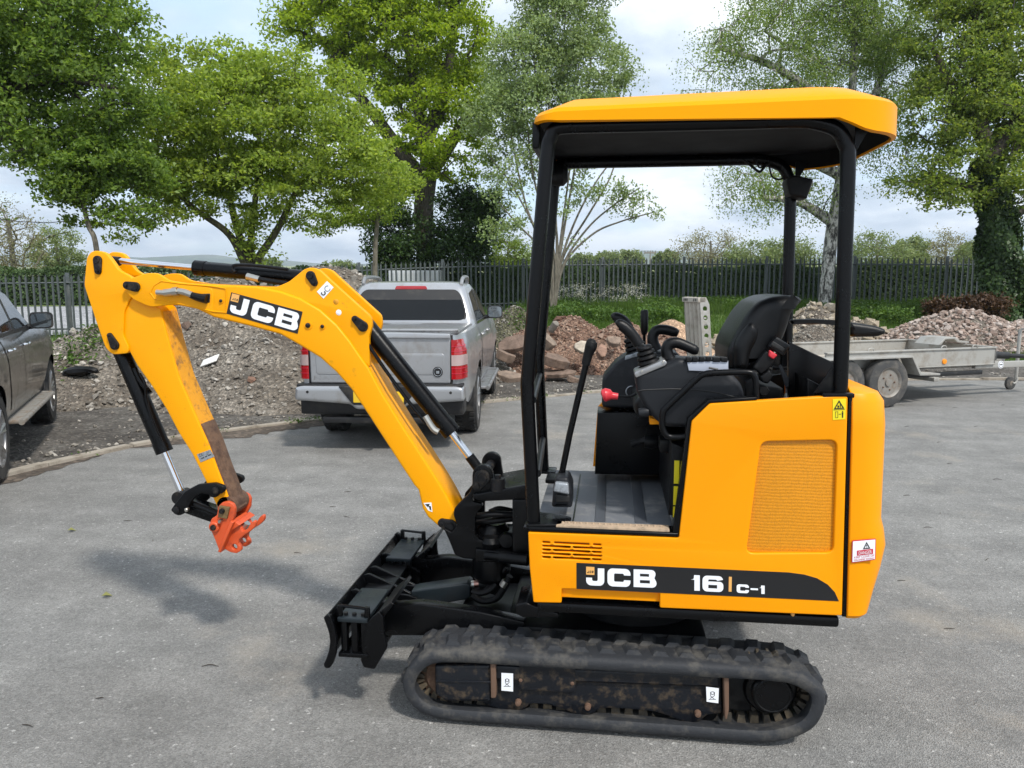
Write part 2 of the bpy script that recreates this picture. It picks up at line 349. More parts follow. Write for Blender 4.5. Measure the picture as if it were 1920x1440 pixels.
def lathe(prof, center, axis='y', seg=24, ring=False):
    """prof: (radius, offset along the axis)"""
    V, F = [], []
    for r, h in prof:
        for k in range(seg):
            a = 2*PI*k/seg; c, s = r*math.cos(a), r*math.sin(a)
            V.append({'y': (c, h, s), 'x': (h, c, s), 'z': (c, s, h)}[axis])
    n = len(prof)
    for i in range(n-1):
        for k in range(seg):
            k2 = (k+1) % seg; F.append((i*seg+k, i*seg+k2, (i+1)*seg+k2, (i+1)*seg+k))
    F += [tuple(range(seg)), tuple(range((n-1)*seg, n*seg))] if not ring else [((n-1)*seg+k, (n-1)*seg+(k+1) % seg, (k+1) % seg, k) for k in range(seg)]
    return fixn(np.array(V)+np.array(center), F)
def fixn(v, f):
    bm = bmesh.new(); vs = [bm.verts.new(p) for p in v]
    for q in f:
        try: bm.faces.new([vs[i] for i in q])
        except ValueError: pass
    bmesh.ops.recalc_face_normals(bm, faces=bm.faces); bm.verts.index_update()
    o = np.array([p.co[:] for p in bm.verts]); g = [tuple(x.index for x in q.verts) for q in bm.faces]; bm.free(); return o, g
def box(x0, x1, y0, y1, z0, z1, bev=.004, seg=2):
    bm = bmesh.new(); bmesh.ops.create_cube(bm, size=1)
    for p in bm.verts: p.co = ((x0+x1)/2+p.co.x*(x1-x0), (y0+y1)/2+p.co.y*(y1-y0), (z0+z1)/2+p.co.z*(z1-z0))
    if bev: bmesh.ops.bevel(bm, geom=list(bm.edges), offset=min(bev, .45*min(abs(x1-x0), abs(y1-y0), abs(z1-z0))), segments=seg, affect='EDGES', profile=.5)
    bm.verts.index_update(); v = np.array([p.co[:] for p in bm.verts]); f = [tuple(x.index for x in q.verts) for q in bm.faces]; bm.free(); return v, f
def loft(rings, cap0=True, cap1=True, closed=True):
    n = len(rings[0]); V = np.concatenate([np.array(r, float) for r in rings]); F = []
    for i in range(len(rings)-1):
        for k in range(n if closed else n-1):
            k2 = (k+1) % n; F.append((i*n+k, i*n+k2, (i+1)*n+k2, (i+1)*n+k))
    if cap0: F.append(tuple(range(n)))
    if cap1: F.append(tuple(range((len(rings)-1)*n, len(rings)*n)))
    return fixn(V, F)
def xf(g, M):
    v, f = g; M = np.array(M); return np.asarray(v)@M[:3, :3].T+M[:3, 3], f
def rrect(x0, x1, y0, y1, rad, n=6):
    """rounded rectangle outline; rad = one radius or four (x0y0, x1y0, x1y1, x0y1)"""
    if not hasattr(rad, '__len__'): rad = [rad]*4
    out = []
    for (cx, cy_, a0), r in zip(((x0, y0, PI), (x1, y0, 1.5*PI), (x1, y1, 0), (x0, y1, .5*PI)), rad):
        ox = cx+r*(1 if cx == x0 else -1); oy = cy_+r*(1 if cy_ == y0 else -1)
        for k in range(n+1): a = a0+.5*PI*k/n; out.append((ox+r*math.cos(a), oy+r*math.sin(a)))
    return out
def capsule(a, b, ra, rb=None, n=10):
    rb = ra if rb is None else rb; a, b = np.array(a), np.array(b); t = math.atan2(*(b-a)[::-1]); out = []
    for k in range(n+1): g = t+PI/2+PI*k/n; out.append((a[0]+ra*math.cos(g), a[1]+ra*math.sin(g)))
    for k in range(n+1): g = t-PI/2+PI*k/n; out.append((b[0]+rb*math.cos(g), b[1]+rb*math.sin(g)))
    return out
def disc(c, r, n=16): return [(c[0]+r*math.cos(2*PI*k/n), c[1]+r*math.sin(2*PI*k/n)) for k in range(n)]
def rounded(poly, r, n=4):
    """rounds the corners of an outline"""
    out = []; m = len(poly); poly = [np.array(p) for p in poly]
    for i in range(m):
        p, a, b = poly[i], poly[i-1], poly[(i+1) % m]; da, db = np.linalg.norm(a-p), np.linalg.norm(b-p)
        q = min(r, .45*da, .45*db); s, e = p+(a-p)/da*q, p+(b-p)/db*q
        for t in np.linspace(0, 1, n+1): out.append(tuple((1-t)**2*s+2*t*(1-t)*p+t*t*e))
    return out
def copy_of(o, parent=None, loc=None):
    c = o.copy(); COL.objects.link(c)
    if parent: c.parent = parent
    if loc is not None: c.location = loc
    return c
# lettering: wide square letters, unit height, drawn as outlines
def _arc(cx, cy_, r, a0, a1, n=5): return [(cx+r*math.cos(R(a0+(a1-a0)*k/n)), cy_+r*math.sin(R(a0+(a1-a0)*k/n))) for k in range(n+1)]
GLYPH = {
 'J': (1.0, [(.64, 1), (1., 1)]+_arc(.72, .28, .28, 0, -90)+_arc(.28, .28, .28, -90, -180)+[(0, .44), (.33, .44)]+_arc(.42, .35, .09, 180, 270)+_arc(.55, .35, .09, 270, 360), []),
 'C': (1.25, [(1.25, .64)]+_arc(.97, .72, .28, 0, 90)+_arc(.28, .72, .28, 90, 180)+_arc(.28, .28, .28, 180, 270)+_arc(.97, .28, .28, 270, 360)+[(1.25, .37), (.9, .37)]+_arc(.82, .34, .07, 0, -90)+_arc(.43, .34, .07, 270, 180)+_arc(.43, .66, .07, 180, 90)+_arc(.82, .66, .07, 90, 0)+[(.9, .64)], []),
 'B': (1.27, [(0, 0), (0, 1)]+_arc(.98, .77, .23, 90, -10)+[(1.15, .54)]+_arc(1.02, .25, .25, 30, -90), [[(.35, .61), (.35, .77), (.85, .77), (.85, .61)], [(.35, .23), (.35, .41), (.9, .41), (.9, .23)]]),
 '1': (.6, [(0, .70), (.12, .72), (.2, .78), (.22, 1), (.6, 1), (.6, 0), (.24, 0), (.24, .70)], []),
 '6': (1.25, _arc(.97, .74, .26, 8, 90)+_arc(.28, .72, .28, 90, 180)+_arc(.28, .28, .28, 180, 270)+_arc(.99, .26, .26, 270, 360)+_arc(1.02, .41, .23, 0, 90)+[(.34, .64)]+_arc(.42, .70, .07, 180, 90)+[(.80, .77), (.87, .74), (.88, .70)], [[(.35, .21), (.35, .43), (.88, .43), (.88, .21)]]),
 '-': (.8, [(0, .38), (0, .58), (.8, .58), (.8, .38)], []),
}
def glyph(ch, o, u, v, y):
    """o: lower left corner, u: full width vector, v: full height vector, in (x, z)"""
    w, out, holes = GLYPH[ch]; o, u, v = map(np.array, (o, u, v)); f = lambda L: [tuple(o+u*(p[0]/w)+v*p[1]) for p in L]
    return flat(f(out), y, [f(h) for h in holes])
def text(s, o, u, v, y, size=None):
    cu = bpy.data.curves.new('t', 'FONT'); cu.body = s; cu.size = 1; ob = bpy.data.objects.new('t', cu); COL.objects.link(ob)
    me = bpy.data.meshes.new_from_object(ob.evaluated_get(bpy.context.evaluated_depsgraph_get()))
    p = np.array([q.co[:2] for q in me.vertices]); f = [tuple(q.vertices) for q in me.polygons]
    bpy.data.objects.remove(ob); bpy.data.curves.remove(cu); bpy.data.meshes.remove(me)
    p -= p.min(0); p /= p.max(0); o, u, v = map(np.array, (o, u, v)); q = o+p[:, :1]*u+p[:, 1:]*v
    return np.stack([q[:, 0], np.full(len(q), y), q[:, 1]], 1), f
# ------------------------------------------------------------------ ground
def sstep(a, b, x): t = np.clip((x-a)/(b-a), 0, 1); return t*t*(3-2*t)
def tz(x, y):
    x, y = np.asarray(x, float), np.asarray(y, float)
    k = 1-.38*sstep(-5, -15, x)
    bank = .066*np.clip(y-14.9, 0, 12.1)*k
    return bank+.0215*np.clip(y-27, 0, None)
def tzf(x, y): return float(tz(x, y))
KERB = [(-6.9, -8), (-5.75, 1.5), (-5.45, 4.2), (-5.25, 5.85), (-4.72, 7.55), (-3.57, 8.93), (-1.65, 10.62), (-.1, 11.85), (1.6, 12.9), (3.6, 13.65), (6.1, 14.15), (10, 14.45), (18, 14.7), (40, 15)]
KP = smoothpath([(a, b, 0) for a, b in KERB], 14)[:, :2]
# one terrain sheet to the horizon
gy = np.concatenate([np.linspace(-12, 4, 9), np.linspace(5, 30, 76), np.linspace(31, 60, 20), np.geomspace(64, 3500, 40)])
gx = np.concatenate([-np.geomspace(2600, 42, 26), np.linspace(-40, -8, 33), np.linspace(-7.5, 8, 48), np.linspace(9, 40, 32), np.geomspace(42, 2600, 26)])
XX, YY = np.meshgrid(gx, gy); ZZ = tz(XX, YY)-.012+np.where((YY > 10) & (YY < 40), .03*np.sin(XX*1.3+YY)*np.cos(YY*.9-XX*.4), 0)
ZZ = np.where(YY < 14.2, -.012, ZZ)
nx, ny = len(gx), len(gy); V = np.stack([XX, YY, ZZ], -1).reshape(-1, 3)
F = [(j*nx+i, j*nx+i+1, (j+1)*nx+i+1, (j+1)*nx+i) for j in range(ny-1) for i in range(nx-1)]
def cells(cond):
    f = [q for q in F if cond(V[list(q)].mean(0))]; used = sorted({i for q in f for i in q}); mp = {u: i for i, u in enumerate(used)}
    return V[used], [tuple(mp[i] for i in q) for q in f]
struct('dirt_ground', cells(lambda c: c[1] < 16.2), 'yard_dirt')
struct('meadow_ground', cells(lambda c: 16.2 <= c[1] < 33), 'meadow')
struct('field_ground', cells(lambda c: c[1] >= 33), 'field_green')
tv = [(x, y, 0) for x, y in KP]+[(40, -8, 0)]
bm = bmesh.new(); bm.faces.new([bm.verts.new(p) for p in tv]); bmesh.ops.triangulate(bm, faces=bm.faces); bmesh.ops.recalc_face_normals(bm, faces=bm.faces)
bm.verts.index_update(); tf = [tuple(v.index for v in f.verts) for f in bm.faces]; bm.free()
tar = struct('tarmac_yard', (tv, tf), 'tarmac', smooth=0)
if tar.data.polygons[0].normal.z < 0: tar.data.flip_normals()
# concrete edging stones along the edge of the tarmac
kerb = thing('kerb', 'pale concrete edging strip curving along the edge of the tarmac', 'kerb', (-3.57, 8.93, 0)); kerb['kind'] = 'structure'; del kerb['category']
seg = np.linalg.norm(np.diff(KP, axis=0), axis=1); cum = np.concatenate([[0], np.cumsum(seg)])
def kp(s): return np.array([np.interp(s, cum, KP[:, 0]), np.interp(s, cum, KP[:, 1])])
s0 = 9.0; kn = 0
while s0 < cum[-1]-20 and kn < 60:
    L = .915; a, b_ = kp(s0+.004), kp(s0+L-.004); m_ = kp(s0+L/2); d = (b_-a)/np.linalg.norm(b_-a); n_ = np.array([-d[1], d[0]]); zt = .030+RNG.normal(0, .006); w = .10; tl = RNG.normal(0, .004)
    A, B, C_, D_ = a, b_, b_+n_*w, a+n_*w
    bx = box(-.5, .5, -.5, .5, -.5, .5, .0)
    vv = np.array([[*A, -.1], [*B, -.1], [*C_, -.1], [*D_, -.1], [*A, zt], [*B, zt+tl], [*C_, zt+tl], [*D_, zt]])
    ii = .008; cen = vv[4:, :2].mean(0); top = vv[4:].copy(); top[:, :2] += (cen-top[:, :2])*.03; top[:, 2] += .006
    vv = np.vstack([vv, top]); ff = [(0, 1, 5, 4), (1, 2, 6, 5), (2, 3, 7, 6), (3, 0, 4, 7), (4, 5, 9, 8), (5, 6, 10, 9), (6, 7, 11, 10), (7, 4, 8, 11), (8, 9, 10, 11)]
    part('kerb_stone', (vv, ff), 'concrete', kerb, 0); s0 += L; kn += 1
done()
# washed-out mud lying along the edging
def mudpatch(s_a, s_b, wmax, seed):
    r = np.random.default_rng(seed); n = 40; pts = []
    for t in np.linspace(0, 1, n): c = kp(s_a+(s_b-s_a)*t); pts.append((c[0], c[1], .004))
    for t in np.linspace(1, 0, n):
        s_ = s_a+(s_b-s_a)*t; c = kp(s_); d = kp(s_+.05)-kp(s_-.05); d /= np.linalg.norm(d)
        w = wmax*math.sin(PI*t)**.6*(.7+.5*r.random()); pts.append((c[0]+d[1]*w, c[1]-d[0]*w, .004))
    bm = bmesh.new(); bm.faces.new([bm.verts.new(p) for p in pts]); bmesh.ops.triangulate(bm, faces=bm.faces); bm.verts.index_update()
    f = [tuple(v.index for v in q.verts) for q in bm.faces]; bm.free(); o = struct('mud_strip', (pts, f), 'mud', smooth=0)
    if o.data.polygons[0].normal.z < 0: o.data.flip_normals()
def s_of(x, y): return cum[np.argmin(np.linalg.norm(KP-np.array([x, y]), axis=1))]
mudpatch(s_of(-4.9, 7.2), s_of(-3.0, 9.4), .42, 1); mudpatch(s_of(-5.4, 4.4), s_of(-4.9, 7.0), .22, 2)

# ------------------------------------------------------------------ mini excavator
YN, YP, YC, YF = 2.716, 2.745, 3.216, 3.687
EX = thing('mini_excavator', 'yellow mini excavator with open canopy and rubber tracks standing on the tarmac', 'mini excavator', (.05, YC, 0))
def ex(name, geoms, m, parent=None, smooth=35): return part(name, geoms, m, parent or EX, smooth)
# --- tracks
OUT = [(-.58, 0), (-.3, 0), (0, 0), (.3, 0), (.56, 0), (.68, .022), (.775, .080), (.815, .175), (.797, .258), (.715, .312), (.61, .329), (.3, .329), (0, .328), (-.3, .327), (-.58, .324), (-.692, .300), (-.762, .235), (-.790, .15), (-.763, .073), (-.697, .020)]
def closed_path(pts, n):
    q = np.array(pts); q = np.vstack([q[-2:], q, q[:3]]); o = []
    for i in range(2, len(pts)+2):
        if i+2 >= len(q): break
        for t in np.linspace(0, 1, 8, endpoint=False):
            a, b_, c, d = q[i-1:i+3]; o.append(.5*((2*b_)+(c-a)*t+(2*a-5*b_+4*c-d)*t*t+(3*b_-a-3*c+d)*t**3))
    o = np.array(o); L = np.concatenate([[0], np.cumsum(np.linalg.norm(np.diff(np.vstack([o, o[:1]]), axis=0), axis=1))]); oo = np.vstack([o, o[:1]])
    s = np.linspace(0, L[-1], n, endpoint=False); return np.stack([np.interp(s, L, oo[:, 0]), np.interp(s, L, oo[:, 1])], 1), L[-1]
CP, CLEN = closed_path(OUT, 720)
TN = np.roll(CP, -3, 0)-np.roll(CP, 3, 0); TN /= np.linalg.norm(TN, axis=1)[:, None]; INW = np.stack([-TN[:, 1], TN[:, 0]], 1)
def tp(s, d, y):
    i = int(round(s/CLEN*720)) % 720; p = CP[i]+INW[i]*d; return (p[0], y, p[1])
def sweep_block(s, L, d0, d1, ya, yb, ch=.25, skew=0.):
    b4 = [(s-L/2, ya), (s+L/2, ya), (s+L/2+skew, yb), (s-L/2+skew, yb)]
    sm, ym = s+skew/2, (ya+yb)/2; bot = [tp(u, d1, y) for u, y in b4]; top = [tp(sm+(u-sm)*(1-ch), d0, ym+(y-ym)*(1-ch*.5)) for u, y in b4]
    return bot+top, [(0, 1, 5, 4), (1, 2, 6, 5), (2, 3, 7, 6), (3, 0, 4, 7), (4, 5, 6, 7), (3, 2, 1, 0)]
LUG = .016
def make_track(y0, sgn):
    W_ = .235; sec = [(LUG+.014, 0), (LUG+.004, .010), (LUG, .026), (LUG, W_-.026), (LUG+.004, W_-.010), (LUG+.014, W_), (LUG+.040, W_), (LUG+.050, W_-.008), (LUG+.050, W_-.03), (LUG+.042, W_-.05), (LUG+.042, .05), (LUG+.050, .03), (LUG+.050, .008), (LUG+.040, 0)]
    idx = range(0, 720, 4); V = [tp(i*CLEN/720, d, y0+sgn*y) for i in idx for d, y in sec]; n = len(sec); k = len(idx)
    F = [(i*n+j, i*n+(j+1) % n, ((i+1) % k)*n+(j+1) % n, ((i+1) % k)*n+j) for i in range(k) for j in range(n)]
    g = [fixn(np.array(V), F)]; NL = 36
    for q in range(NL):
        s = q*CLEN/NL
        g.append(fixn(*sweep_block(s, .066, .0, LUG+.004, y0+sgn*.044, y0+sgn*.120, .42, .014)))
        g.append(fixn(*sweep_block(s+CLEN/NL/2, .066, .0, LUG+.004, y0+sgn*.122, y0+sgn*.205, .42, -.014)))
    t = ex('rubber_track', g, 'rubber', smooth=50)
    g = []; NT = 68
    for q in range(NT):
        s = q*CLEN/NT; g.append(fixn(*sweep_block(s, .034, LUG+.072, LUG+.04, y0+sgn*.070, y0+sgn*.105, .2))); g.append(fixn(*sweep_block(s, .034, LUG+.072, LUG+.04, y0+sgn*.135, y0+sgn*.17, .2)))
    part('guide_teeth', g, 'rubber_mud', t, 30)['kind'] = 'stuff'
    yf = y0+sgn*.048
    fr = XZ([(919, 1246), (926, 1240), (1160, 1247), (1352, 1262), (1354, 1338), (1326, 1340), (1313, 1352), (1289, 1357), (1256, 1343), (1226, 1334), (1160, 1328), (1125, 1328), (1110, 1339), (1086, 1343), (1057, 1330), (1031, 1322), (996, 1319), (985, 1328), (972, 1333), (952, 1337), (930, 1328), (902, 1318)], YN+.048)
    tf_ = ex('track_frame', plate(rounded(fr, .012), yf, yf+sgn*.02, bev=.004), 'track_frame_paint')
    part('guard_tube', [plate(rounded(XZ([(916, 1248), (1350, 1268), (1350, 1292), (916, 1276)], YN+.03), .008), yf-sgn*.014, yf+sgn*.01, bev=.010, res=3)], 'track_frame_paint', tf_)
    part('front_guard', [plate(rounded(XZ([(815, 1247), (921, 1246), (921, 1316), (836, 1315), (816, 1302)], YN+.03), .01), yf-sgn*.022, yf+sgn*.10, bev=.012, res=3), plate(XZ([(817, 1275), (920, 1277), (920, 1281), (817, 1279)], YN+.026), yf-sgn*.026, yf, bev=.002)], 'track_frame_paint', tf_)
    part('inner_beam', [box(-.55, .55, *sorted((yf+sgn*.025, yf+sgn*.125)), .10, .235, .01)], 'black_metal', tf_)
    for a in ([(920, 1240), (930, 1240), (931, 1306), (921, 1307)], [(1356, 1264), (1361, 1262), (1366, 1268), (1366, 1330), (1362, 1346), (1358, 1345)]):
        part('guard_bracket', plate(rounded(XZ(a, YN+.03), .008), yf-sgn*.030, yf+sgn*.03, bev=.004), 'bolt_rust', tf_)
    part('inspection_cover', plate(rounded(XZ([(973, 1248), (1079, 1254), (1079, 1300), (973, 1294)], YN+.03), .012), yf-sgn*.016, yf, bev=.003), 'track_frame_paint', tf_)
    for (px, py, r) in ((971, 1320, .013), (1102, 1328, .013), (1309, 1341, .013), (976, 1276, .009), (1073, 1282, .009)):
        c = P(px, py, YN+.03); part('bolt', lathe([(.2*r, -.016*sgn), (r*.8, -.014*sgn), (r, -.004*sgn), (r, .01*sgn)], (c[0], yf-sgn*.004, c[2]), seg=10), 'bolt_rust', tf_)
    for a in ([(940, 1262), (962, 1263), (962, 1297), (940, 1295)], [(1324, 1288), (1348, 1291), (1347, 1319), (1325, 1316)]):
        q = XZ(a, YN+.03); pr = part('tie_down_sticker', flat(q, yf-sgn*.0165), 'white_print', tf_, 0)
        cx, cz = np.mean(q, 0)
        pr2 = [tube([(cx-.007, yf-sgn*.0172, cz+.012), (cx-.007, yf-sgn*.0172, cz-.004), (cx+.006, yf-sgn*.0172, cz-.014)], .0011, 4, False), tube([(cx+.007, yf-sgn*.0172, cz+.012), (cx+.007, yf-sgn*.0172, cz-.002), (cx-.008, yf-sgn*.0172, cz-.014)], .0011, 4, False), tube([(cx+.006*math.cos(t), yf-sgn*.0172, cz+.008+.006*math.sin(t)) for t in np.linspace(0, 2*PI, 12)], .0011, 4, False), tube([(cx-.013, yf-sgn*.0172, cz-.018), (cx+.013, yf-sgn*.0172, cz-.016)], .001, 4, False)]
        part('tie_down_symbol', pr2, 'print_black', tf_, 0)
    for px in (960, 1100, 1240, 1320):
        c = P(px, 1335, YN+.12); part('roller', lathe([(.035, 0), (.045, .004), (.045, .03), (.03, .035), (.03, .07), (.045, .075), (.045, .1), (.035, .104)], (c[0], min(yf+sgn*.02, yf+sgn*.124), .09), seg=16), 'black_metal', tf_)
    ic = (-.605, y0+sgn*.07, .165); ya = min(0, sgn*.1); part('idler_wheel', lathe([(.02, 0), (.085, .0), (.095, .01), (.112, .015), (.112, .085), (.095, .09), (.02, .1)], (ic[0], ic[1]+ya, ic[2]), seg=32), 'rusty_steel', tf_)
    c = P(1448, 1302, YN+.03); cx, cz = c[0], c[2]; teeth = []
    for k in range(22*4):
        a = 2*PI*k/88; r = .112+(.014 if k % 4 in (1, 2) else 0); teeth.append((cx-.012+r*math.cos(a), cz+.006+r*math.sin(a)))
    part('drive_sprocket', plate(teeth, y0+sgn*.105, y0+sgn*.13, bev=.003), 'rubber_mud', tf_)
    pr_ = [(.02, -.001), (.068, 0), (.073, .006), (.073, .03), (.088, .034), (.096, .045), (.098, .07), (.105, .075), (.105, .12)]
    part('drive_motor', lathe([(r, h*sgn) for r, h in pr_], (cx, y0+sgn*.022, cz), seg=36), 'black_paint', tf_)
    part('motor_rim', tube([(cx+.062*math.cos(t), y0+sgn*.0215, cz+.062*math.sin(t)) for t in np.linspace(0, 2*PI, 40)], .0028, 6, False), 'black_metal', tf_)
    return t
make_track(YN, 1); make_track(2*YC-YN+.30, -1)      # the undercarriage stands extended to the far side
# --- undercarriage centre and slewing frame
ex('undercarriage', [box(-.40, .40, YN+.2, 2*YC-YN+.1, .17, .33, .02), box(-.62, -.30, YC-.20, YC+.20, .18, .31, .02), lathe([(.25, .32), (.27, .34), (.27, .40), (.24, .41), (.24, .48)], (.12, YC, 0), 'z', 32)], 'black_metal')
ex('slew_frame', [box(-.255, .84, YP+.012, YF-.012, .462, .503, .012), box(-.22, .80, YP+.06, YF-.06, .50, .66, .01), box(.80, .93, YP+.12, YF-.12, .470, .515, .01)], 'black_paint')
# --- near body side
def pp(L, Y=YP): return XZ(L, Y)
outer = pp([(990, 998), (1273, 1009), (1297, 790), (1331, 757), (1590, 741), (1579, 1155), (1237, 1140), (1237, 1112), (1053, 1104), (1053, 1131), (1000, 1130), (993, 1065)])
vent = []
for r_, (segs) in enumerate([[(1017, 1031), (1039, 1105), (1112, 1127)]]*5):
    y = 1017+r_*7.0
    segs = segs if r_ % 2 == 0 else [(1017, 1068), (1076, 1127)]
    for a, b_ in segs: vent.append(capsule(*XZ([(a+1.6, y+.046*(a-1017)), (b_-1.6, y+.046*(b_-1017))], YP), .0036, n=4))
gr = rounded(pp([(1427, 828), (1570, 825), (1563, 1037), (1399, 1038)]), .028, 5)
sidep = ex('side_panel', plate(rounded(outer, .006, 2), YP, YP+.032, [gr]+vent, bev=.005, res=3), 'yellow_paint')
gq = np.array(gr); gc = gq.mean(0); part('grille', plate([tuple(gc+(p-gc)*1.03) for p in gq], YP+.013, YP+.020, bev=.001), 'grille_mesh', sidep)
part('vent_backing', box(pp([(1010, 1017)])[0][0], pp([(1135, 1017)])[0][0], YP+.020, YP+.028, pp([(1010, 1055)])[0][1], pp([(1010, 1010)])[0][1], .001), 'slot_dark', sidep)
part('lower_sill', plate(pp([(1050, 1102), (1240, 1110), (1240, 1132), (1050, 1123)]), YP+.018, YP+.035, bev=.002), 'yellow_paint', sidep)
part('shadow_gap', plate(pp([(1592, 744), (1599, 744), (1588, 1157), (1580, 1157)], YP+.01), YP+.012, YP+.06, bev=.002), 'black_paint', sidep)
part('grease_nipple', lathe([(.003, -.014), (.006, -.010), (.004, -.004), (.007, 0), (.007, .01)], (*P(1486, 1158, YP+.02)[:2], P(1486, 1158, YP)[2]), 'z', 8), 'logo_orange', sidep)
strip = ex('decal_strip', flat(pp([(1081, 1055), (1478, 1073), (1508, 1077), (1532, 1084), (1552, 1096), (1565, 1110), (1572, 1125), (1573, 1127), (1081, 1104)]), YP-.0012), 'decal_black', smooth=0)
def glyphs(items, Y, par, col='white_print'):
    for ch, x0, x1, yt, yb in items:
        sl_ = .046*(x1-x0); o, r_, t = XZ([(x0, yb-sl_*.5), (x1, yb+sl_*.5), (x0, yt-sl_*.5)], Y)
        part('letter', glyph(ch, o, np.subtract(r_, o), np.subtract(t, o), Y-.0022), col, par, 0)
glyphs([('J', 1099, 1133, 1065, 1097.5), ('C', 1139, 1182, 1066, 1099.5), ('B', 1188, 1231, 1068, 1101), ('1', 1295, 1312, 1078, 1107), ('6', 1317, 1356, 1079.5, 1109), ('C', 1381, 1404, 1095.5, 1111.5), ('-', 1407, 1421, 1096, 1112), ('1', 1423, 1433.5, 1097.5, 1113)], YP, strip)
part('divider_bar', flat(pp([(1366.5, 1081), (1372, 1081.3), (1371.5, 1109), (1366, 1108.7)]), YP-.0022), 'logo_orange', strip, 0)
part('logo_square', flat(pp([(1099, 1062), (1114.5, 1062.8), (1114.5, 1077.5), (1099, 1076.7)]), YP-.0026), 'logo_orange', strip, 0)
part('logo_print', [glyph(c, XZ([(x, 1073.5)], YP)[0], (.0055, -.0004), (.0015, .0085), YP-.0034) for c, x in (('J', 1101), ('C', 1105.3), ('B', 1109.6))], 'print_black', strip, 0)
# black surround of the footwell: door sill, corner plate, pillar liner
ex('door_sill', plate(pp([(990, 988), (1272, 1000), (1272, 1007.5), (990, 996.5)]), YP+.001, YP+.09, bev=.006), 'black_paint')
ex('pillar_liner', [plate(pp([(1262, 1004), (1273, 1006), (1297, 790), (1331, 757), (1420, 751), (1420, 745), (1329, 750), (1290, 786)], YP), YP+.006, YP+.05, bev=.004)], 'black_paint')
FZ = .79
xa, xb = P(1003, 980, 2.80)[0], P(1264, 985, 2.80)[0]
fl = ex('floor_mat', [box(xa, xb, YP+.045, YF-.02, FZ-.03, FZ, .006)], 'floor_rubber')
for a, b_ in ((1118, 1136), (1186, 1206)):
    x0, x1 = P(a, 930, 3.2)[0], P(b_, 930, 3.2)[0]; part('floor_rib', box(x0, x1, YP+.12, YF-.1, FZ-.004, FZ+.004, .002), 'floor_rib', fl)
x0 = P(1080, 930, 3.1)[0]; part('floor_joint', box(x0-.003, x0+.003, YP+.08, YF-.1, FZ-.002, FZ+.002, 0), 'black_paint', fl)
st = ex('step_strip', box(P(1043, 980, 2.78)[0], P(1255, 985, 2.78)[0], YP+.012, YP+.066, FZ-.012, FZ+.016, .004), 'step_tan')
g = [lathe([(.006, 0), (.004, .006), (.001, .007)], (x, YP+.04, FZ+.015), 'z', 8) for x in np.linspace(P(1055, 980, 2.78)[0], P(1240, 985, 2.78)[0], 17)]; part('step_studs', g, 'step_tan', st)
ex('corner_plate', [plate([(a, b_) for a, b_ in rounded([(xa-.03, YP), (xa+.10, YP+.02), (xa+.14, YP+.12), (xa+.06, YP+.16), (xa-.03, YP+.17)], .02)], 0, .012, bev=.003)], 'black_paint')
# the outline above is in plan: lay it down on the sill
o_ = bpy.data.objects['corner_plate']; V_ = np.array([v.co[:] for v in o_.data.vertices])+ORG; o_.data.vertices.foreach_set('co', (np.stack([V_[:, 0], V_[:, 2], FZ+.004+V_[:, 1]], 1)-ORG).astype(np.float32).ravel()); o_.data.flip_normals(); o_.data.update()
ex('engine_housing', [box(pp([(1300, 800)], 2.8)[0][0], .83, YP+.034, YF-.035, .60, 1.19, .01)], 'black_paint')
ex('seat_base_front', [plate(XZ([(1236, 895), (1290, 895), (1290, 800), (1240, 780)], 3.4), 2.83, 3.45, bev=.006)], 'black_metal')
for k, (ya_, yb_) in enumerate(((862, 905), (910, 945), (948, 968))):
    z1, z0 = P(1265, ya_, 2.84)[2], P(1265, yb_, 2.84)[2]; x = P(1266, 900, 2.84)[0]
    ex('instruction_label', box(x-.006, x+.012, 2.826, 2.8285, z0, z1, 0), 'warning_yellow', smooth=0)
ex('rear_wall', plate(XZ([(1478, 640), (1567, 682), (1572, 745), (1478, 745)], 3.06), 3.05, 3.08, bev=.004), 'black_paint')
ex('rear_ledge', [plate(XZ([(1474, 690), (1545, 727), (1548, 742), (1474, 742)], 3.2), 2.86, 3.05, bev=.004)], 'black_metal')
ex('far_side_panel', [plate(XZ([(1112, 872), (1121, 762), (1150, 730), (1330, 712), (1470, 705), (1470, 905)], YF), YF-.03, YF, bev=.004)], 'yellow_paint')
ex('far_inner_panel', [plate(XZ([(1128, 872), (1132, 768), (1155, 738), (1330, 719), (1470, 700), (1470, 905)], YF-.036), YF-.05, YF-.032, bev=.004)], 'black_metal')
# --- counterweight: stacked plan outlines that swell round the tail
def cw_ring(z, xr, ins, x0): return [(x, y, z) for x, y in rrect(x0, xr, YP+.002+ins, YF-.002-ins, [.006, min(.115, .8*(xr-x0)), min(.20, .8*(xr-x0)), .006], 10)]
xg = P(1590, 900, YP)[0]; g0 = pp([(1589, 1157)])[0][0]; g1 = pp([(1599, 744)])[0][0]
def xs(z): return g0+(g1-g0)*(z-.5)/(1.31-.5)
rings = [cw_ring(z, xr, ins, xs(z)) for z, xr, ins in ((.502, .935, .012), (.515, .948, .002), (.60, .970, .0), (.68, .995, .0), (.76, 1.008, .0), (.82, .998, 0), (.86, .985, 0), (1.20, .98, 0), (1.285, .97, .004), (1.315, .95, .02), (1.335, .90, .06))]
cwt = ex('counterweight', loft(rings), 'yellow_paint', smooth=28)
ws = ex('danger_sticker', plate(rounded(XZ([(1597, 1013), (1642, 1009), (1641, 1049), (1596, 1055)], YP), .004), YP-.0035, YP-.0020, bev=.0003), 'danger_red', smooth=0)
def sq(L, y, m, par, nm): part(nm, flat(XZ(L, YP), y), m, par, 0)
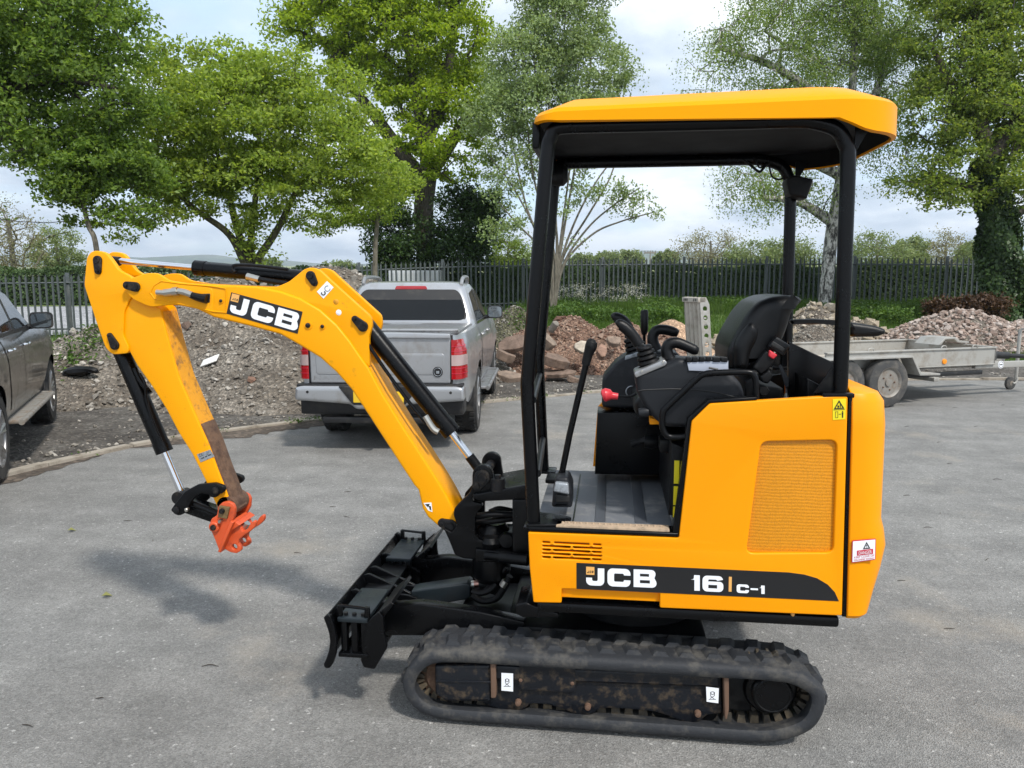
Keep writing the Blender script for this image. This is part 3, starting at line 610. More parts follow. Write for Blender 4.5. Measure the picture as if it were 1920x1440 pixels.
sq([(1598.5, 1014.5), (1640.5, 1010.8), (1639.5, 1047.5), (1597.5, 1053)], YP-.0045, 'white_print', ws, 'sticker_face')
sq([(1606, 1031.5), (1636, 1028), (1636, 1037.5), (1606, 1041)], YP-.0055, 'danger_red', ws, 'red_band')
tri = XZ([(1624, 1015), (1631, 1027.5), (1617, 1029)], YP); tin = XZ([(1624, 1018.5), (1628, 1026), (1620, 1027)], YP); part('danger_triangle', flat(tri, YP-.0055, [tin]), 'print_black', ws, 0)
def words(s, x0, x1, yt, yb, dy, col, y, par):
    o, r_, t = XZ([(x0, yb), (x1, yb+dy), (x0, yt)], YP); part('lettering', text(s, o, np.subtract(r_, o), np.subtract(t, o), y), col, par, 0)
words('!', 1623.3, 1624.8, 1020.5, 1026, 0, 'print_black', YP-.006, ws)
words('DANGER', 1609, 1633.5, 1033, 1039, -2.6, 'white_print', YP-.0065, ws)
words('KEEP CLEAR OF', 1601, 1638, 1042.5, 1046.3, -4, 'danger_red', YP-.0055, ws); words('MACHINE SWING', 1600.5, 1637.5, 1047.8, 1051.3, -4, 'danger_red', YP-.0055, ws)
wy = ex('warning_sticker', flat(XZ([(1561, 748), (1586, 747), (1585, 786), (1561, 787.5)], YP), YP-.0012), 'warning_yellow', smooth=0)
a, b_ = XZ([(1573, 750), (1583, 766), (1563, 767)], YP), XZ([(1573, 754), (1579.5, 764.3), (1566.5, 765)], YP)
part('warning_triangle', flat(a, YP-.0022, [b_]), 'print_black', wy, 0)
part('warning_symbols', [flat(XZ(q, YP), YP-.0022) for q in ([(1570, 760), (1573, 760), (1573, 764), (1570, 764)], [(1574.5, 758), (1576, 758), (1576, 764), (1574.5, 764)], [(1562.5, 768), (1583.5, 767.2), (1583.5, 768), (1562.5, 768.8)], [(1572.5, 776), (1576.5, 775.8), (1576.5, 776.8), (1572.5, 777)], [(1578, 773), (1581, 773), (1580.5, 783), (1578.5, 783)], [(1578.8, 770.5), (1580.4, 770.5), (1580.4, 772.5), (1578.8, 772.5)])]+[flat(XZ([(1566, 771.5), (1571, 771.3), (1571, 783), (1566, 783.2)], YP), YP-.0022, [XZ([(1566.6, 772.1), (1570.4, 771.9), (1570.4, 782.4), (1566.6, 782.6)], YP)])], 'print_black', wy, 0)
# --- canopy: two tube hoops, cross bars, roof shell
TR = .0255
YH = YP+.05; YH2 = YF-.05
def hoop(y):
    f = [(1001, 984), (995, 860), (989, 735), (990, 700), (1002, 560), (1016, 400), (1026, 285), (1032, 258), (1046, 240)]
    fr = [P(px, py, YP+.05) for px, py in f]; rear = [P(px, py, YP+.05) for px, py in ((1548, 234), (1572, 246), (1584, 268), (1590, 300), (1585, 450), (1580, 600), (1575, 738))]
    zr = fr[-1][2]; path = fr+[np.array([x, 0, zr+.004]) for x in np.linspace(fr[-1][0]+.10, rear[0][0]-.08, 5)]+rear
    k = (y-YH)/(YH2-YH)*.034; n = len(fr)
    return [(p[0]-(k if i < n else 0), y, p[2]) for i, p in enumerate(path)]
for y in (YH, YH2):
    h = ex('canopy_hoop', tube(hoop(y), TR, 16, True, 5), 'black_paint')
    b0, b1 = hoop(y)[0], hoop(y)[-1]
    part('base_plate', box(b0[0]-.035, b0[0]+.06, y-.045, y+.06, b0[2]-.006, b0[2]+.006, .004), 'black_paint', h)
    part('base_plate', [box(b1[0]-.07, b1[0]+.035, y-.05, y+.05, b1[2]-.008, b1[2]+.008, .004)], 'black_paint', h)
    part('gusset', [plate([(b1[0]-.09, b1[2]), (b1[0]-.01, b1[2]), (b1[0]-.01, b1[2]+.13)], y-.004, y+.004, bev=.002)], 'black_metal', h)
    part('gusset', [plate([(.86, 2.225), (b1[0], 2.225), (b1[0], 2.12)], y-.004, y+.004, bev=.002)], 'black_metal', h)
for (pn, pf) in (((999, 750), (1012, 702)), ((1008, 888), (1018, 822))):
    a, b_ = P(*pn, YH), P(*pf, YH2); ex('cross_bar', tube([a, b_], .014, 12, False), 'black_metal')
def roof_ring(ins, zf):
    pts = rrect(-.276+ins, .988-ins, 2.728+ins, 2*YC-2.728-ins, [.085, .25, .25, .085], 9)
    return [(x, y, zf(x)) for x, y in pts]
drop = lambda x: -.045*float(sstep(.70, .86, x))
low = lambda x: 2.236+drop(x)+.012*float(sstep(-.10, -.25, x))
def rim(x): return low(x)
crease = lambda x: 2.288+.010*(x+.26)-.012*float(sstep(-.12, -.26, x))
top = lambda x: 2.334+.022*(x+.26)-.035*float(sstep(-.13, -.26, x))-.03*float(sstep(.78, .98, x))
rr_ = [roof_ring(.016, lambda x: low(x)+.030), roof_ring(.012, low), roof_ring(.0, lambda x: low(x)+.004), roof_ring(.002, lambda x: crease(x)-.006), roof_ring(.012, lambda x: crease(x)+.008), roof_ring(.085, lambda x: top(x)-.004), roof_ring(.12, lambda x: top(x)+.002), roof_ring(.30, lambda x: top(x)+.012)]
roof = ex('canopy_roof', loft(rr_, False, True), 'roof_paint', smooth=24)
part('roof_lining', loft([roof_ring(.018, lambda x: low(x)+.006), roof_ring(.03, lambda x: 2.262), roof_ring(.12, lambda x: 2.262)], False, True), 'lining_black', roof)
part('front_visor', [box(-.283, -.255, 2.80, 2*YC-2.80, 2.165, 2.262, .010)], 'black_paint', roof)
part('lining_label', [(np.array([P(1207, 250, 3.0), P(1222, 232, 3.0), P(1290, 239, 3.0)])*[1, 1, 0]+[0, 0, 2.2605], [(0, 1, 2)])], 'data_plate', roof, 0)
# work lamps
c = P(1497, 352, 3.58); wlp = ex('work_lamp', plate(rounded(XZ([(1470, 338), (1484, 330), (1521, 338), (1508, 376), (1476, 368)], 3.58), .012), 3.53, 3.64, bev=.012), 'plastic_black')
part('lamp_lens', plate(XZ([(1517, 342), (1521, 342), (1508, 374), (1504, 374)], 3.58), 3.54, 3.63, bev=.002), 'lamp_clear', wlp)
c = P(1044, 328, 3.55); ex('work_lamp', lathe([(.02, -.03), (.045, -.025), (.05, 0), (.05, .03), (.03, .05)], c, 'x', 20), 'plastic_black')
ex('lamp_cable', [tube([P(*q, 3.6) for q in ((1395, 300), (1410, 312), (1424, 322), (1434, 312), (1442, 306))], .006, 8), tube([P(*q, 3.6) for q in ((1418, 300), (1424, 314), (1440, 308), (1447, 330), (1458, 336), (1470, 334))], .004, 8)], 'hose_rubber')
# --- boom
YB0, YB1 = YC-.095, YC+.095
def bm_(L): return XZ(L, YB0)
band = bm_([(342, 531), (480, 537), (505, 542), (525, 546), (562, 559), (600, 581), (631, 609), (656, 640), (675, 668), (691, 690), (716, 737), (757, 803), (790, 853), (820, 900), (838, 930), (851, 955), (857, 974), (852, 990), (840, 995), (825, 990), (802, 970), (792, 954), (784, 919), (776, 910), (749, 869), (694, 784), (659, 731), (631, 699), (600, 671), (562, 648), (525, 627), (462, 610), (400, 595), (370, 580), (342, 573)])
boom = ex('boom', plate(band, YB0, YB1, bev=.010, res=3), 'boom_paint')
ear = bm_([(470, 545), (475, 537), (517, 538), (540, 528), (556, 515), (569, 504), (583, 501), (598, 506), (619, 526), (694, 594), (696, 612), (690, 632), (692, 690), (676, 674), (650, 636), (600, 588), (540, 560)])
nose = rounded(bm_([(235, 546), (239, 524), (275, 512), (296, 512), (316, 526), (345, 530), (400, 540), (400, 590), (370, 579), (327, 571), (282, 576), (250, 562)]), .02, 3)
for y, s_ in ((YB0, 1), (YB1, -1)):
    part('boom_ear', plate(rounded(ear, .012, 2), y+s_*.010, y+s_*.036, bev=.004), 'boom_paint', boom)
    part('boom_nose', plate(nose, y-s_*.002, y+s_*.018, bev=.004), 'boom_paint', boom)
part('wrapper_plate', tube([P(*q, YB0-.001) for q in ((282, 549), (289, 535), (303, 527), (340, 532), (400, 537), (424, 541), (424, 586), (400, 584), (330, 568), (290, 560), (282, 549))], .004, 6, False), 'boom_paint', boom)
part('hose_slot', plate(rounded(bm_([(376, 551), (395, 550), (394, 568), (380, 567)]), .006), YB0-.003, YB0+.02, bev=.002), 'print_black', boom)
part('hose_coupling', [tube([P(*q, YB0-.018) for q in ((294, 548), (308, 549))], .012, 10, False), tube([P(*q, YB0-.018) for q in ((308, 549), (326, 547))], .016, 10, False), tube([P(*q, YB0-.018) for q in ((324, 547), (334, 546))], .019, 8, False), tube([P(*q, YB0-.018) for q in ((334, 546), (346, 548), (360, 553))], .014, 8)], 'zinc', boom, 20)
part('auxiliary_hose', tube([P(*q, YB0-.016) for q in ((358, 553), (370, 557), (388, 561))], [.014, .017, .020], 10), 'hose_rubber', boom)
dq = XZ([(433, 548), (567, 584.5), (557.5, 626), (424, 588)], YB0-.004)
db = part('decal_panel', flat(dq, YB0-.0012), 'decal_black', boom, 0)
def bglyph(ch, x0, y0, x1, y1, hx, hy): # lower-left, lower-right, height vector in the photo
    o, r_, t = XZ([(x0, y0), (x1, y1), (x0+hx, y0+hy)], YB0-.004); part('boom_letter', glyph(ch, o, np.subtract(r_, o), np.subtract(t, o), YB0-.0022), 'white_print', boom, 0)
bglyph('J', 429, 585, 460, 594, 8, -31); bglyph('C', 468, 596, 509, 608, 8, -32); bglyph('B', 514, 609, 556, 621.5, 8, -33)
part('boom_logo', flat(XZ([(435, 550), (449, 553.5), (446, 567.5), (432, 564)], YB0-.004), YB0-.0028), 'logo_orange', boom, 0)
part('boom_logo_print', [glyph(c, XZ([(x, 562+.26*(x-436))], YB0-.004)[0], (.0052, -.0014), (.003, .008), YB0-.0036) for c, x in (('J', 435.5), ('C', 439.2), ('B', 443))], 'print_black', boom, 0)
hk = part('lifting_sticker', flat(XZ([(613, 527), (625.5, 539), (606.5, 560), (594, 547)], YB0+.008), YB0+.0085), 'white_print', boom, 0)
part('hook_symbol', [tube([P(*q, YB0+.007) for q in ((608, 546), (610, 550), (607, 553), (603, 551), (603, 548))], .0022, 6), tube([P(614+5*math.cos(t), 541+5*math.sin(t), YB0+.0075) for t in np.linspace(0, 5, 12)], .0012, 5, False)], 'print_black', boom)
part('foot_sticker', flat(XZ([(794, 943), (809, 942), (811, 960), (803, 957)], YB0), YB0-.001), 'white_print', boom, 0)
part('foot_symbol', [flat(XZ([(797, 945), (806, 944.5), (803, 951)], YB0), YB0-.002), flat(XZ([(804, 948), (808, 949), (809, 957), (806, 955)], YB0), YB0-.002)], 'print_black', boom, 0)
for px, py, r in ((578, 610, .011), (605, 612, .008), (415, 564, .007)): 
    c = P(px, py, YB0); part('boss', [lathe([(r*1.6, -.003), (r*1.8, .004)], c, seg=14)], 'boom_paint', boom); part('plug', lathe([(r*.5, -.010), (r, -.007), (r, .004)], c, seg=8), 'pin_black', boom)
for px, py in ((630, 566), (635, 586)):
    c = P(px, py, YB0+.01); part('access_hole', lathe([(.010, -.0015), (.013, .0005)], (c[0], YB0+.010, c[2]), seg=14), 'worn_yellow' if py < 580 else 'white_print', boom)
def pinplate(par, a, b_, Y, ra, rb, s_=1, both=None):
    """keeper plate with pin head (a) and bolt (b)"""
    q = XZ([a, b_], Y)
    for y, sg in ([(Y, 1)] if both is None else [(Y, 1), (both, -1)]):
        pl = [plate(capsule(q[0], q[1], ra, rb), y-sg*.010, y+sg*.004, bev=.003), lathe([(ra*.25, -sg*.014), (ra*.6, -sg*.015), (ra*.68, -sg*.008)], (q[0][0], y, q[0][1]), seg=12), lathe([(rb*.3, -sg*.019), (rb*.5, -sg*.018), (rb*.55, -sg*.008)], (q[1][0], y, q[1][1]), seg=6)]
        part('pin_plate', pl, 'pin_black', par)
    part('pivot_pin', lathe([(ra*.6, 0), (ra*.6, abs((both or 2*YC-Y)-Y))], (q[0][0], Y, q[0][1]), seg=14), 'pin_black', par)
pinplate(boom, (583, 517), (590, 530), YB0+.010, .020, .015, both=YB1-.01); pinplate(boom, (681, 612), (666, 598), YB0+.010, .022, .014, both=YB1-.01)
pinplate(boom, (844, 986), (830, 980), YB0, .030, .020, both=YB1); pinplate(boom, (255, 538), (239, 535), YB0-.002, .021, .017, both=YB1+.002)
# --- dipper
YD0, YD1 = YC-.066, YC+.066
def dp(L): return XZ(L, YD0)
dip = dp([(232, 545), (262, 552), (300, 578), (313, 630), (335, 707), (364, 774), (390, 832), (408, 882), (417, 905), (432, 945), (428, 962), (412, 962), (404, 945), (384, 899), (361, 853), (335, 812), (312, 768), (285, 725), (256, 684), (243, 660), (232, 640)])
dipper = ex('dipper', plate(rounded(dip, .01, 2), YD0, YD1, bev=.006), 'boom_paint')
cheek = dp([(180, 470), (190, 471), (200, 474), (210, 485), (225, 507), (250, 520), (262, 545), (246, 560), (235, 585), (233, 628), (244, 652), (242, 662), (224, 664), (212, 664), (200, 652), (185, 610), (170, 565), (160, 535), (165, 483), (172, 473)])
for y, s_ in ((YD0, 1), (YD1, -1)): part('dipper_cheek', plate(rounded(cheek, .014, 3), y-s_*.009, y+s_*.016, bev=.004), 'boom_paint', dipper)
# worn inner face: a curved wear strip on the operator's side of the dipper
wl_ = [(313, 630), (335, 707), (350, 742), (364, 774), (377, 803)]
def strip_on(L, m_, nm, rad):
    a = [P(x, y, YD0) for x, y in L]; off = np.array([.006, 0, .003]); rings = []
    for p in a:
        rings.append([(p[0]-.02, YD0+.006, p[2]-.01), (p[0]+rad, YD0+.012, p[2]+rad*.4), (p[0]+rad*2, YC-.03, p[2]+rad*.9), (p[0]+rad*2, YC+.03, p[2]+rad*.9), (p[0]+rad, YD1-.012, p[2]+rad*.4), (p[0]-.02, YD1-.006, p[2]-.01)])
    part(nm, loft(rings), m_, dipper)
strip_on([(300, 585), (313, 630), (335, 707), (364, 774), (375, 798)], 'worn_yellow', 'wear_face', .004)
strip_on([(374, 796), (390, 832), (408, 882), (417, 905), (431, 943), (438, 958)], 'rusty_steel', 'rusty_face', .008)
part('dipper_tip', lathe([(.045, 0), (.048, .01), (.048, .122), (.045, .132)], (P(424, 950, YD0)[0], YD0, P(424, 950, YD0)[2]), seg=24), 'rusty_steel', dipper)
part('data_plate', flat(XZ([(369, 852), (394, 843), (402, 856), (376, 867)], YD0-.002), YD0-.0012), 'data_plate', dipper, 0)
part('data_print', [text(s, *(lambda q: (q[0], np.subtract(q[1], q[0]), np.subtract(q[2], q[0])))(XZ(pts, YD0-.002)), YD0-.0022) for s, pts in (('CE', [(374, 857), (381, 854), (372, 852)]), ('--- -- ---', [(378, 861), (396, 853), (377, 859)]))], 'print_black', dipper, 0)
pinplate(dipper, (184, 488), (185, 508), YD0-.009, .020, .015, both=YD1+.009); pinplate(dipper, (216, 647), (207, 629), YD0-.009, .021, .012, both=YD1+.009)
# --- hydraulic rams
def ram(nm, a, b_, c, d, Y, rb, rr, eye=None, port=None):
    """barrel from a to b, rod from c to d (photo points on the plane Y)"""
    A, B_, C_, D_ = (P(*q, Y) for q in (a, b_, c, d)); u = (B_-A)/np.linalg.norm(B_-A)
    o = ex(nm, [tube([A, A+u*.012, B_-u*.05, B_-u*.05, B_], [rb*.96, rb, rb, rb, rb], 20, False), tube([B_-u*.05, B_-u*.049, B_-.001*u, B_], [rb*1.07]*4, 20, False)], 'black_paint')
    part('rod', tube([C_, D_], rr, 16, False), 'chrome', o)
    return o, A, B_, u
o, A, B_, u = ram('dipper_ram', (592, 522), (366, 502), (368, 502), (222, 489), YC, .031, .0135)
part('rod_eye', [lathe([(.03, -.028), (.033, -.02), (.033, .02), (.03, .028)], P(186, 488, YC), seg=18), tube([P(225, 490, YC), P(200, 488, YC)], .02, 12, False)], 'pin_black', o)
part('feed_pipe', [tube([P(*q, YC-.048) for q in ((440, 510), (436, 503), (442, 497), (480, 498), (540, 505))], .007, 8), tube([P(*q, YC-.045) for q in ((462, 518), (500, 526), (540, 532))], .011, 10)], 'hose_rubber', o)
part('pipe_coupling', tube([P(*q, YC-.045) for q in ((463, 518), (486, 524))], .0145, 8, False), 'zinc', o)
o, A, B_, u = ram('bucket_ram', (226, 655), (309, 848), (306, 842), (341, 925), YC, .036, .017)
part('feed_pipe', [tube([P(*q, YC-.050) for q in ((262, 700), (272, 720), (275, 752), (290, 800), (303, 828))], .006, 8), tube([P(*q, YC-.02) for q in ((252, 690), (262, 712), (282, 738))], .012, 8)], 'black_paint', o)
part('rod_eye', lathe([(.03, -.04), (.03, .04)], P(342, 930, YC), seg=16), 'pin_black', o)
o, A, B_, u = ram('boom_ram', (682, 604), (848, 812), (842, 805), (893, 872), YC-.02, .038, .017)
part('feed_pipe', [tube([P(*q, YC-.075) for q in ((690, 645), (720, 690), (760, 745), (800, 795))], .008, 8)], 'black_paint', o)
part('pipe_coupling', [tube([P(*q, YC-.075) for q in ((797, 780), (812, 803), (822, 810))], .014, 8)], 'zinc', o)
part('rod_eye', [tube([P(880, 855, YC-.02), P(900, 882, YC-.02)], .022, 12, False), lathe([(.032, -.03), (.034, -.02), (.034, .02), (.032, .03)], P(903, 885, YC), seg=18)], 'black_metal', o)
# --- tipping link and quick hitch
YL = YC-.10
def z5(L): return [(160+x/3.43, 640+y/3.43) for x, y in L]
arc = XZ(z5([(548, 1086), (575, 1045), (640, 965), (720, 922), (830, 912), (886, 932), (895, 955), (882, 978), (858, 984), (838, 1006), (806, 1004), (800, 985), (745, 978), (705, 1000), (672, 1040), (660, 1085), (628, 1112), (600, 1122), (572, 1112)]), YL)
for y, s_ in ((YL, 1), (2*YC-YL, -1)):
    tl = ex('tipping_link', plate(rounded(arc, .006, 2), y, y+s_*.024, bev=.004), 'black_metal')
    for c in z5([(588, 1085), (840, 957)]):
        q = P(*c, YL); part('pin_head', lathe([(.010, -s_*.010), (.016, -s_*.008), (.016, s_*.006)], (q[0], y, q[2]), seg=8), 'pin_black', tl)
q = P(*z5([(657, 1080)])[0], YL); ex('grease_point', lathe([(.006, -.016), (.009, -.012), (.009, .004)], (q[0], YL, q[2]), seg=10), 'zinc')
ex('link_bar', [plate(XZ(z5([(600, 1050), (640, 1050), (880, 1130), (880, 1190), (800, 1168), (620, 1105)]), YC-.06), YC-.055, YC+.055, bev=.008), tube([P(*c, YC-.062) for c in z5([(690, 1040), (860, 1110)])], .014, 10, False)], 'black_paint')
YH_ = YC-.085
qh_near = XZ(z5([(800, 1168), (812, 1140), (845, 1120), (855, 1062), (880, 1036), (915, 1030), (948, 1046), (962, 1075), (958, 1130), (940, 1160), (905, 1240), (880, 1340), (862, 1352), (835, 1280), (805, 1210)]), YH_)
qh = ex('quick_hitch', plate(rounded(qh_near, .006, 2), YH_, YH_+.02, bev=.003), 'hitch_orange'); part('ear_plate', plate(rounded(qh_near, .006, 2), 2*YC-YH_-.02, 2*YC-YH_, bev=.003), 'hitch_orange', qh)
body = XZ(z5([(900, 1150), (950, 1140), (1000, 1190), (1012, 1222), (1044, 1206), (1064, 1172), (1085, 1152), (1098, 1160), (1096, 1190), (1066, 1218), (1030, 1240), (990, 1272), (985, 1300), (1000, 1318), (1004, 1345), (975, 1362), (935, 1354), (882, 1325), (840, 1270)]), YC-.05)
hol = disc(XZ(z5([(962, 1320)]), YC-.05)[0], .013, 14)
for y in (YC-.055, YC+.031): part('hook_plate', plate(rounded(body, .006, 2), y, y+.024, [hol], bev=.003), 'hitch_orange', qh)
part('hitch_top', [plate(XZ(z5([(955, 1160), (1010, 1125), (1045, 1148), (985, 1190)]), YC), YH_+.01, 2*YC-YH_-.01, bev=.004), plate(XZ(z5([(862, 1345), (945, 1150), (962, 1160), (880, 1352)]), YC-.08), YH_-.012, YC+.05, bev=.004)], 'hitch_orange', qh)
q = XZ(z5([(900, 1070), (890, 1120)]), YH_); part('locking_bar', plate(rounded([(q[0][0]-.022, q[0][1]+.012), (q[0][0]+.026, q[0][1]+.006), (q[1][0]+.02, q[1][1]-.012), (q[1][0]-.022, q[1][1]-.006)], .004), YH_-.012, YH_, bev=.002), 'data_plate', qh).data.materials[0] = MATS['bronze_plate']
for cpx, r, m_ in (((835, 1190), .024, 'hitch_orange'), ((835, 1190), .013, 'pin_black'), ((890, 1085), .012, 'pin_black'), ((878, 1150), .008, 'zinc')):
    q = P(*z5([cpx])[0], YH_); h = .016 if m_ == 'hitch_orange' else .026; part('hitch_pin', lathe([(r*.8, -h), (r, -h+.004), (r, .004)], (q[0], YH_, q[2]), seg=14), m_, qh)
part('lock_spring', tube([P(*z5([(1000, 1225)])[0], YC-.02), P(*z5([(1040, 1165)])[0], YC-.02)], .018, 12, False), 'zinc', qh)
# --- kingpost and swing frame
YK = YC-.135
kz = lambda L: [(560+x/3.43, 840+y/3.43) for x, y in L]
def disc_px(c, r, a0, a1, n=10): return [(c[0]+r*math.cos(R(a0+(a1-a0)*k/n)), c[1]+r*math.sin(R(a0+(a1-a0)*k/n))) for k in range(n+1)]
kpost = XZ(kz(disc_px((1182, 175), 66, 180, 360)+[(1250, 200), (1262, 262), (1230, 290), (1140, 292), (1118, 315), (1118, 345), (1180, 360), (1180, 380), (1150, 410), (1136, 450), (1136, 560), (1160, 590), (1190, 600), (1190, 720), (1060, 712), (1005, 690), (965, 590), (930, 515), (985, 545), (1020, 500), (995, 430), (1000, 390), (1040, 345), (1100, 290), (1116, 240)]), YK)
for y, s_ in ((YK, 1), (2*YC-YK, -1)):
    kp_ = ex('kingpost', plate(rounded(kpost, .008, 2), y, y+s_*.03, bev=.004), 'black_paint')
    if s_ == 1: pinplate(kp_, kz([(1180, 190)])[0], kz([(1150, 240)])[0], YK, .034, .022)
ex('kingpost_web', [plate(XZ(kz([(1010, 560), (1180, 600), (1185, 715), (1060, 710)]), YK), YK+.01, 2*YC-YK-.01, bev=.006)], 'black_paint')
ex('swing_bracket', [plate(XZ(kz([(1120, 300), (1480, 235), (1490, 330), (1180, 345), (1120, 330)]), YK-.02), YK-.02, 2*YC-YK+.02, bev=.006), plate(XZ(kz([(1375, 330), (1490, 330), (1490, 720), (1375, 720)]), YK-.02), YK-.03, 2*YC-YK+.03, bev=.006), plate(XZ(kz([(1140, 650), (1490, 690), (1490, 740), (1130, 735)]), YK-.02), YK-.02, 2*YC-YK+.02, bev=.006), lathe([(.07, .40), (.085, .42), (.085, .62), (.06, .66)], (P(930, 1060, YC)[0]-.02, YC, 0), 'z', 24)], 'black_paint')
q = P(*kz([(1280, 225)])[0], YK); ex('swing_pin', [lathe([(.03, -.03), (.03, .02)], q, 'z', 14), lathe([(.014, .02), (.014, .035)], q, 'z', 6)], 'pin_black')
for k, (a, b_, c, r) in enumerate((((1140, 440), (1250, 425), (1375, 430), .014), ((1140, 480), (1250, 470), (1375, 455), .013), ((1150, 515), (1260, 460), (1375, 420), .012), ((1140, 545), (1260, 540), (1375, 545), .013), ((1230, 410), (1290, 390), (1375, 405), .012), ((1150, 495), (1280, 500), (1375, 505), .012))):
    ex('hydraulic_hose', tube([P(*kz([a])[0], YC-.09+.03*k), P(*kz([b_])[0], YC-.10+.03*k), P(*kz([c])[0], YC-.08+.03*k)], r, 10), 'hose_rubber')
ex('pipe_clamp', [lathe([(.03, -.02), (.036, 0), (.03, .02)], P(*kz([(1340, 590)])[0], YK+.03), seg=14), lathe([(.04, -.02), (.046, 0), (.03, .02)], P(*kz([(1235, 600)])[0], YK+.03), 'z', 14), box(*(lambda a, b_: (a[0], b_[0], YK+.02, YK+.2, b_[2], a[2]))(P(*kz([(1180, 585)])[0], YK), P(*kz([(1370, 640)])[0], YK)), .006)], 'black_metal')
ex('swing_ram', [tube([P(*kz([(1200, 690)])[0], YK-.02), P(*kz([(1475, 722)])[0], YK-.06)], .018, 12, False), tube([P(*kz([(1295, 700)])[0], YK-.03), P(*kz([(1475, 722)])[0], YK-.06)], .024, 12, False)], 'black_metal')
# --- dozer blade
bz = lambda L: [(560+x/3.43, 840+y/3.43) for x, y in L]
prof = XZ(bz([(160, 1088), (178, 1135), (196, 1190), (203, 1240), (196, 1300), (178, 1355), (160, 1392), (170, 1414), (200, 1416), (222, 1385), (238, 1330), (246, 1265), (238, 1190), (222, 1125), (205, 1078), (180, 1072)]), YN)
thin = XZ(bz([(165, 1090), (183, 1135), (201, 1190), (208, 1240), (201, 1300), (183, 1355), (166, 1395), (172, 1402), (192, 1362), (212, 1302), (219, 1240), (212, 1186), (194, 1130), (176, 1085)]), YN)
blade = ex('dozer_blade', plate(thin, YN+.02, 2*YC-YN-.02, bev=.002), 'black_paint')
for y in (YN-.003, 2*YC-YN-.017): part('end_plate', plate(rounded(prof, .006, 2), y, y+.02, bev=.003), 'black_paint', blade)
xb0 = P(632, 1200, YN)[0]; zb0, zt0 = P(650, 1236, YN)[2], P(650, 1158, YN)[2]
for y0_, s_ in ((YN+.02, 1), (2*YC-YN-.02, -1)):
    Y0, Y1 = sorted((y0_, y0_+s_*.30))
    part('pocket_plate', [box(xb0-.005, xb0+.115, Y0, Y1, zt0-.030, zt0-.012, .004)], 'cover_steel', blade)
    part('pocket_base', [box(xb0-.005, xb0+.115, Y0, Y1, zb0-.004, zb0+.014, .004)]+[box(xb0+d, xb0+d+.025, Y0+.01, Y0+.04, zb0, zt0-.02, .004) for d in (.004, .046, .086)], 'black_paint', blade)
    part('pocket_bolts', [lathe([(.009, 0), (.009, .012)], (xb0+d, y0_+s_*.03, zt0-.014), 'z', 6) for d in (.02, .055, .09)], 'pin_black', blade)
    part('lift_handle', [tube([(xb0, y0_+s_*.02, zt0-.03), (xb0, y0_+s_*.02, zt0+.03), (xb0+.11, y0_+s_*.02, zt0+.022), (xb0+.11, y0_+s_*.02, zt0-.03)], .007, 8, False), plate([(xb0-.012, zt0-.03), (xb0+.012, zt0-.03), (xb0+.010, zt0+.032), (xb0-.008, zt0+.032)], y0_+s_*.012, y0_+s_*.028, bev=.003), plate([(xb0+.098, zt0-.03), (xb0+.122, zt0-.03), (xb0+.12, zt0+.03), (xb0+.102, zt0+.03)], y0_+s_*.012, y0_+s_*.028, bev=.003)], 'black_paint', blade)
    sp_ = XZ(bz([(415, 1300), (435, 1120), (520, 1050), (545, 1090), (550, 1190), (570, 1282), (490, 1420), (420, 1408), (400, 1360)]), YN+.03)
    part('side_gusset', plate(rounded(sp_, .006, 2), *( (YN+.025, YN+.045) if s_ == 1 else (2*YC-YN-.045, 2*YC-YN-.025)), bev=.003), 'black_paint', blade)
    part('pocket_arm', plate(XZ(bz([(500, 1070), (600, 985), (615, 1000), (545, 1090)]), YN+.05), *sorted((y0_+s_*.02, y0_+s_*.30)), bev=.004), 'black_paint', blade)
zr0 = P(700, 1085, YC)[2]
for dy in (-.22, -.045, .045, .22):
    x_ = xb0-.015; z_ = zt0-.012; lg = .15 if abs(dy) < .1 else .12
    part('back_rib', plate(rounded([(x_-.03, z_), (x_, z_+.012), (x_+lg, z_-.05), (x_+lg+.05, z_-.075), (x_+lg+.04, z_-.16), (x_, z_-.16)], .01, 2), YC+dy-.008, YC+dy+.008, bev=.003), 'black_paint', blade)
part('rib_pad', [box(xb0-.02, xb0+.10, YC-.2, YC+.2, zt0-.06, zt0-.045, .004)], 'black_metal', blade)
for s_ in (-1, 1):
    y = YC+s_*.27
    a = XZ([(700, 1140), (722, 1122), (745, 1131), (790, 1127), (900, 1142), (985, 1160), (985, 1182), (930, 1186), (720, 1186), (706, 1180)], YC-.27)
    part('push_arm', plate(rounded(a, .01, 2), y-.03, y+.03, bev=.006), 'black_paint', blade)
part('arm_brace', box(xb0+.09, xb0+.13, YC-.3, YC+.3, .20, .29, .008), 'black_paint', blade)
yr = YC-.02
o = ex('blade_ram', [plate(XZ([(776, 1102), (783, 1100), (878, 1086), (884, 1090), (886, 1112), (878, 1117), (778, 1134), (774, 1128)], yr), yr-.045, yr+.045, bev=.008)], 'cover_steel')
part('ram_clevis', [plate(rounded(XZ([(690, 1096), (770, 1106), (790, 1112), (778, 1132), (740, 1138), (690, 1120)], yr), .01), yr-.06, yr-.045, bev=.003), plate(rounded(XZ([(690, 1096), (770, 1106), (790, 1112), (778, 1132), (740, 1138), (690, 1120)], yr), .01), yr+.045, yr+.06, bev=.003), lathe([(.016, -.012), (.02, 0)], (*P(765, 1121, yr)[:1], yr-.06, P(765, 1121, yr)[2]), seg=12)], 'black_paint', o)
part('rod', tube([P(884, 1096, yr), P(925, 1092, yr)], .016, 12, False), 'brass', o); part('rod_wiper', tube([P(882, 1097, yr), P(890, 1096, yr)], .019, 12, False), 'zinc', o)
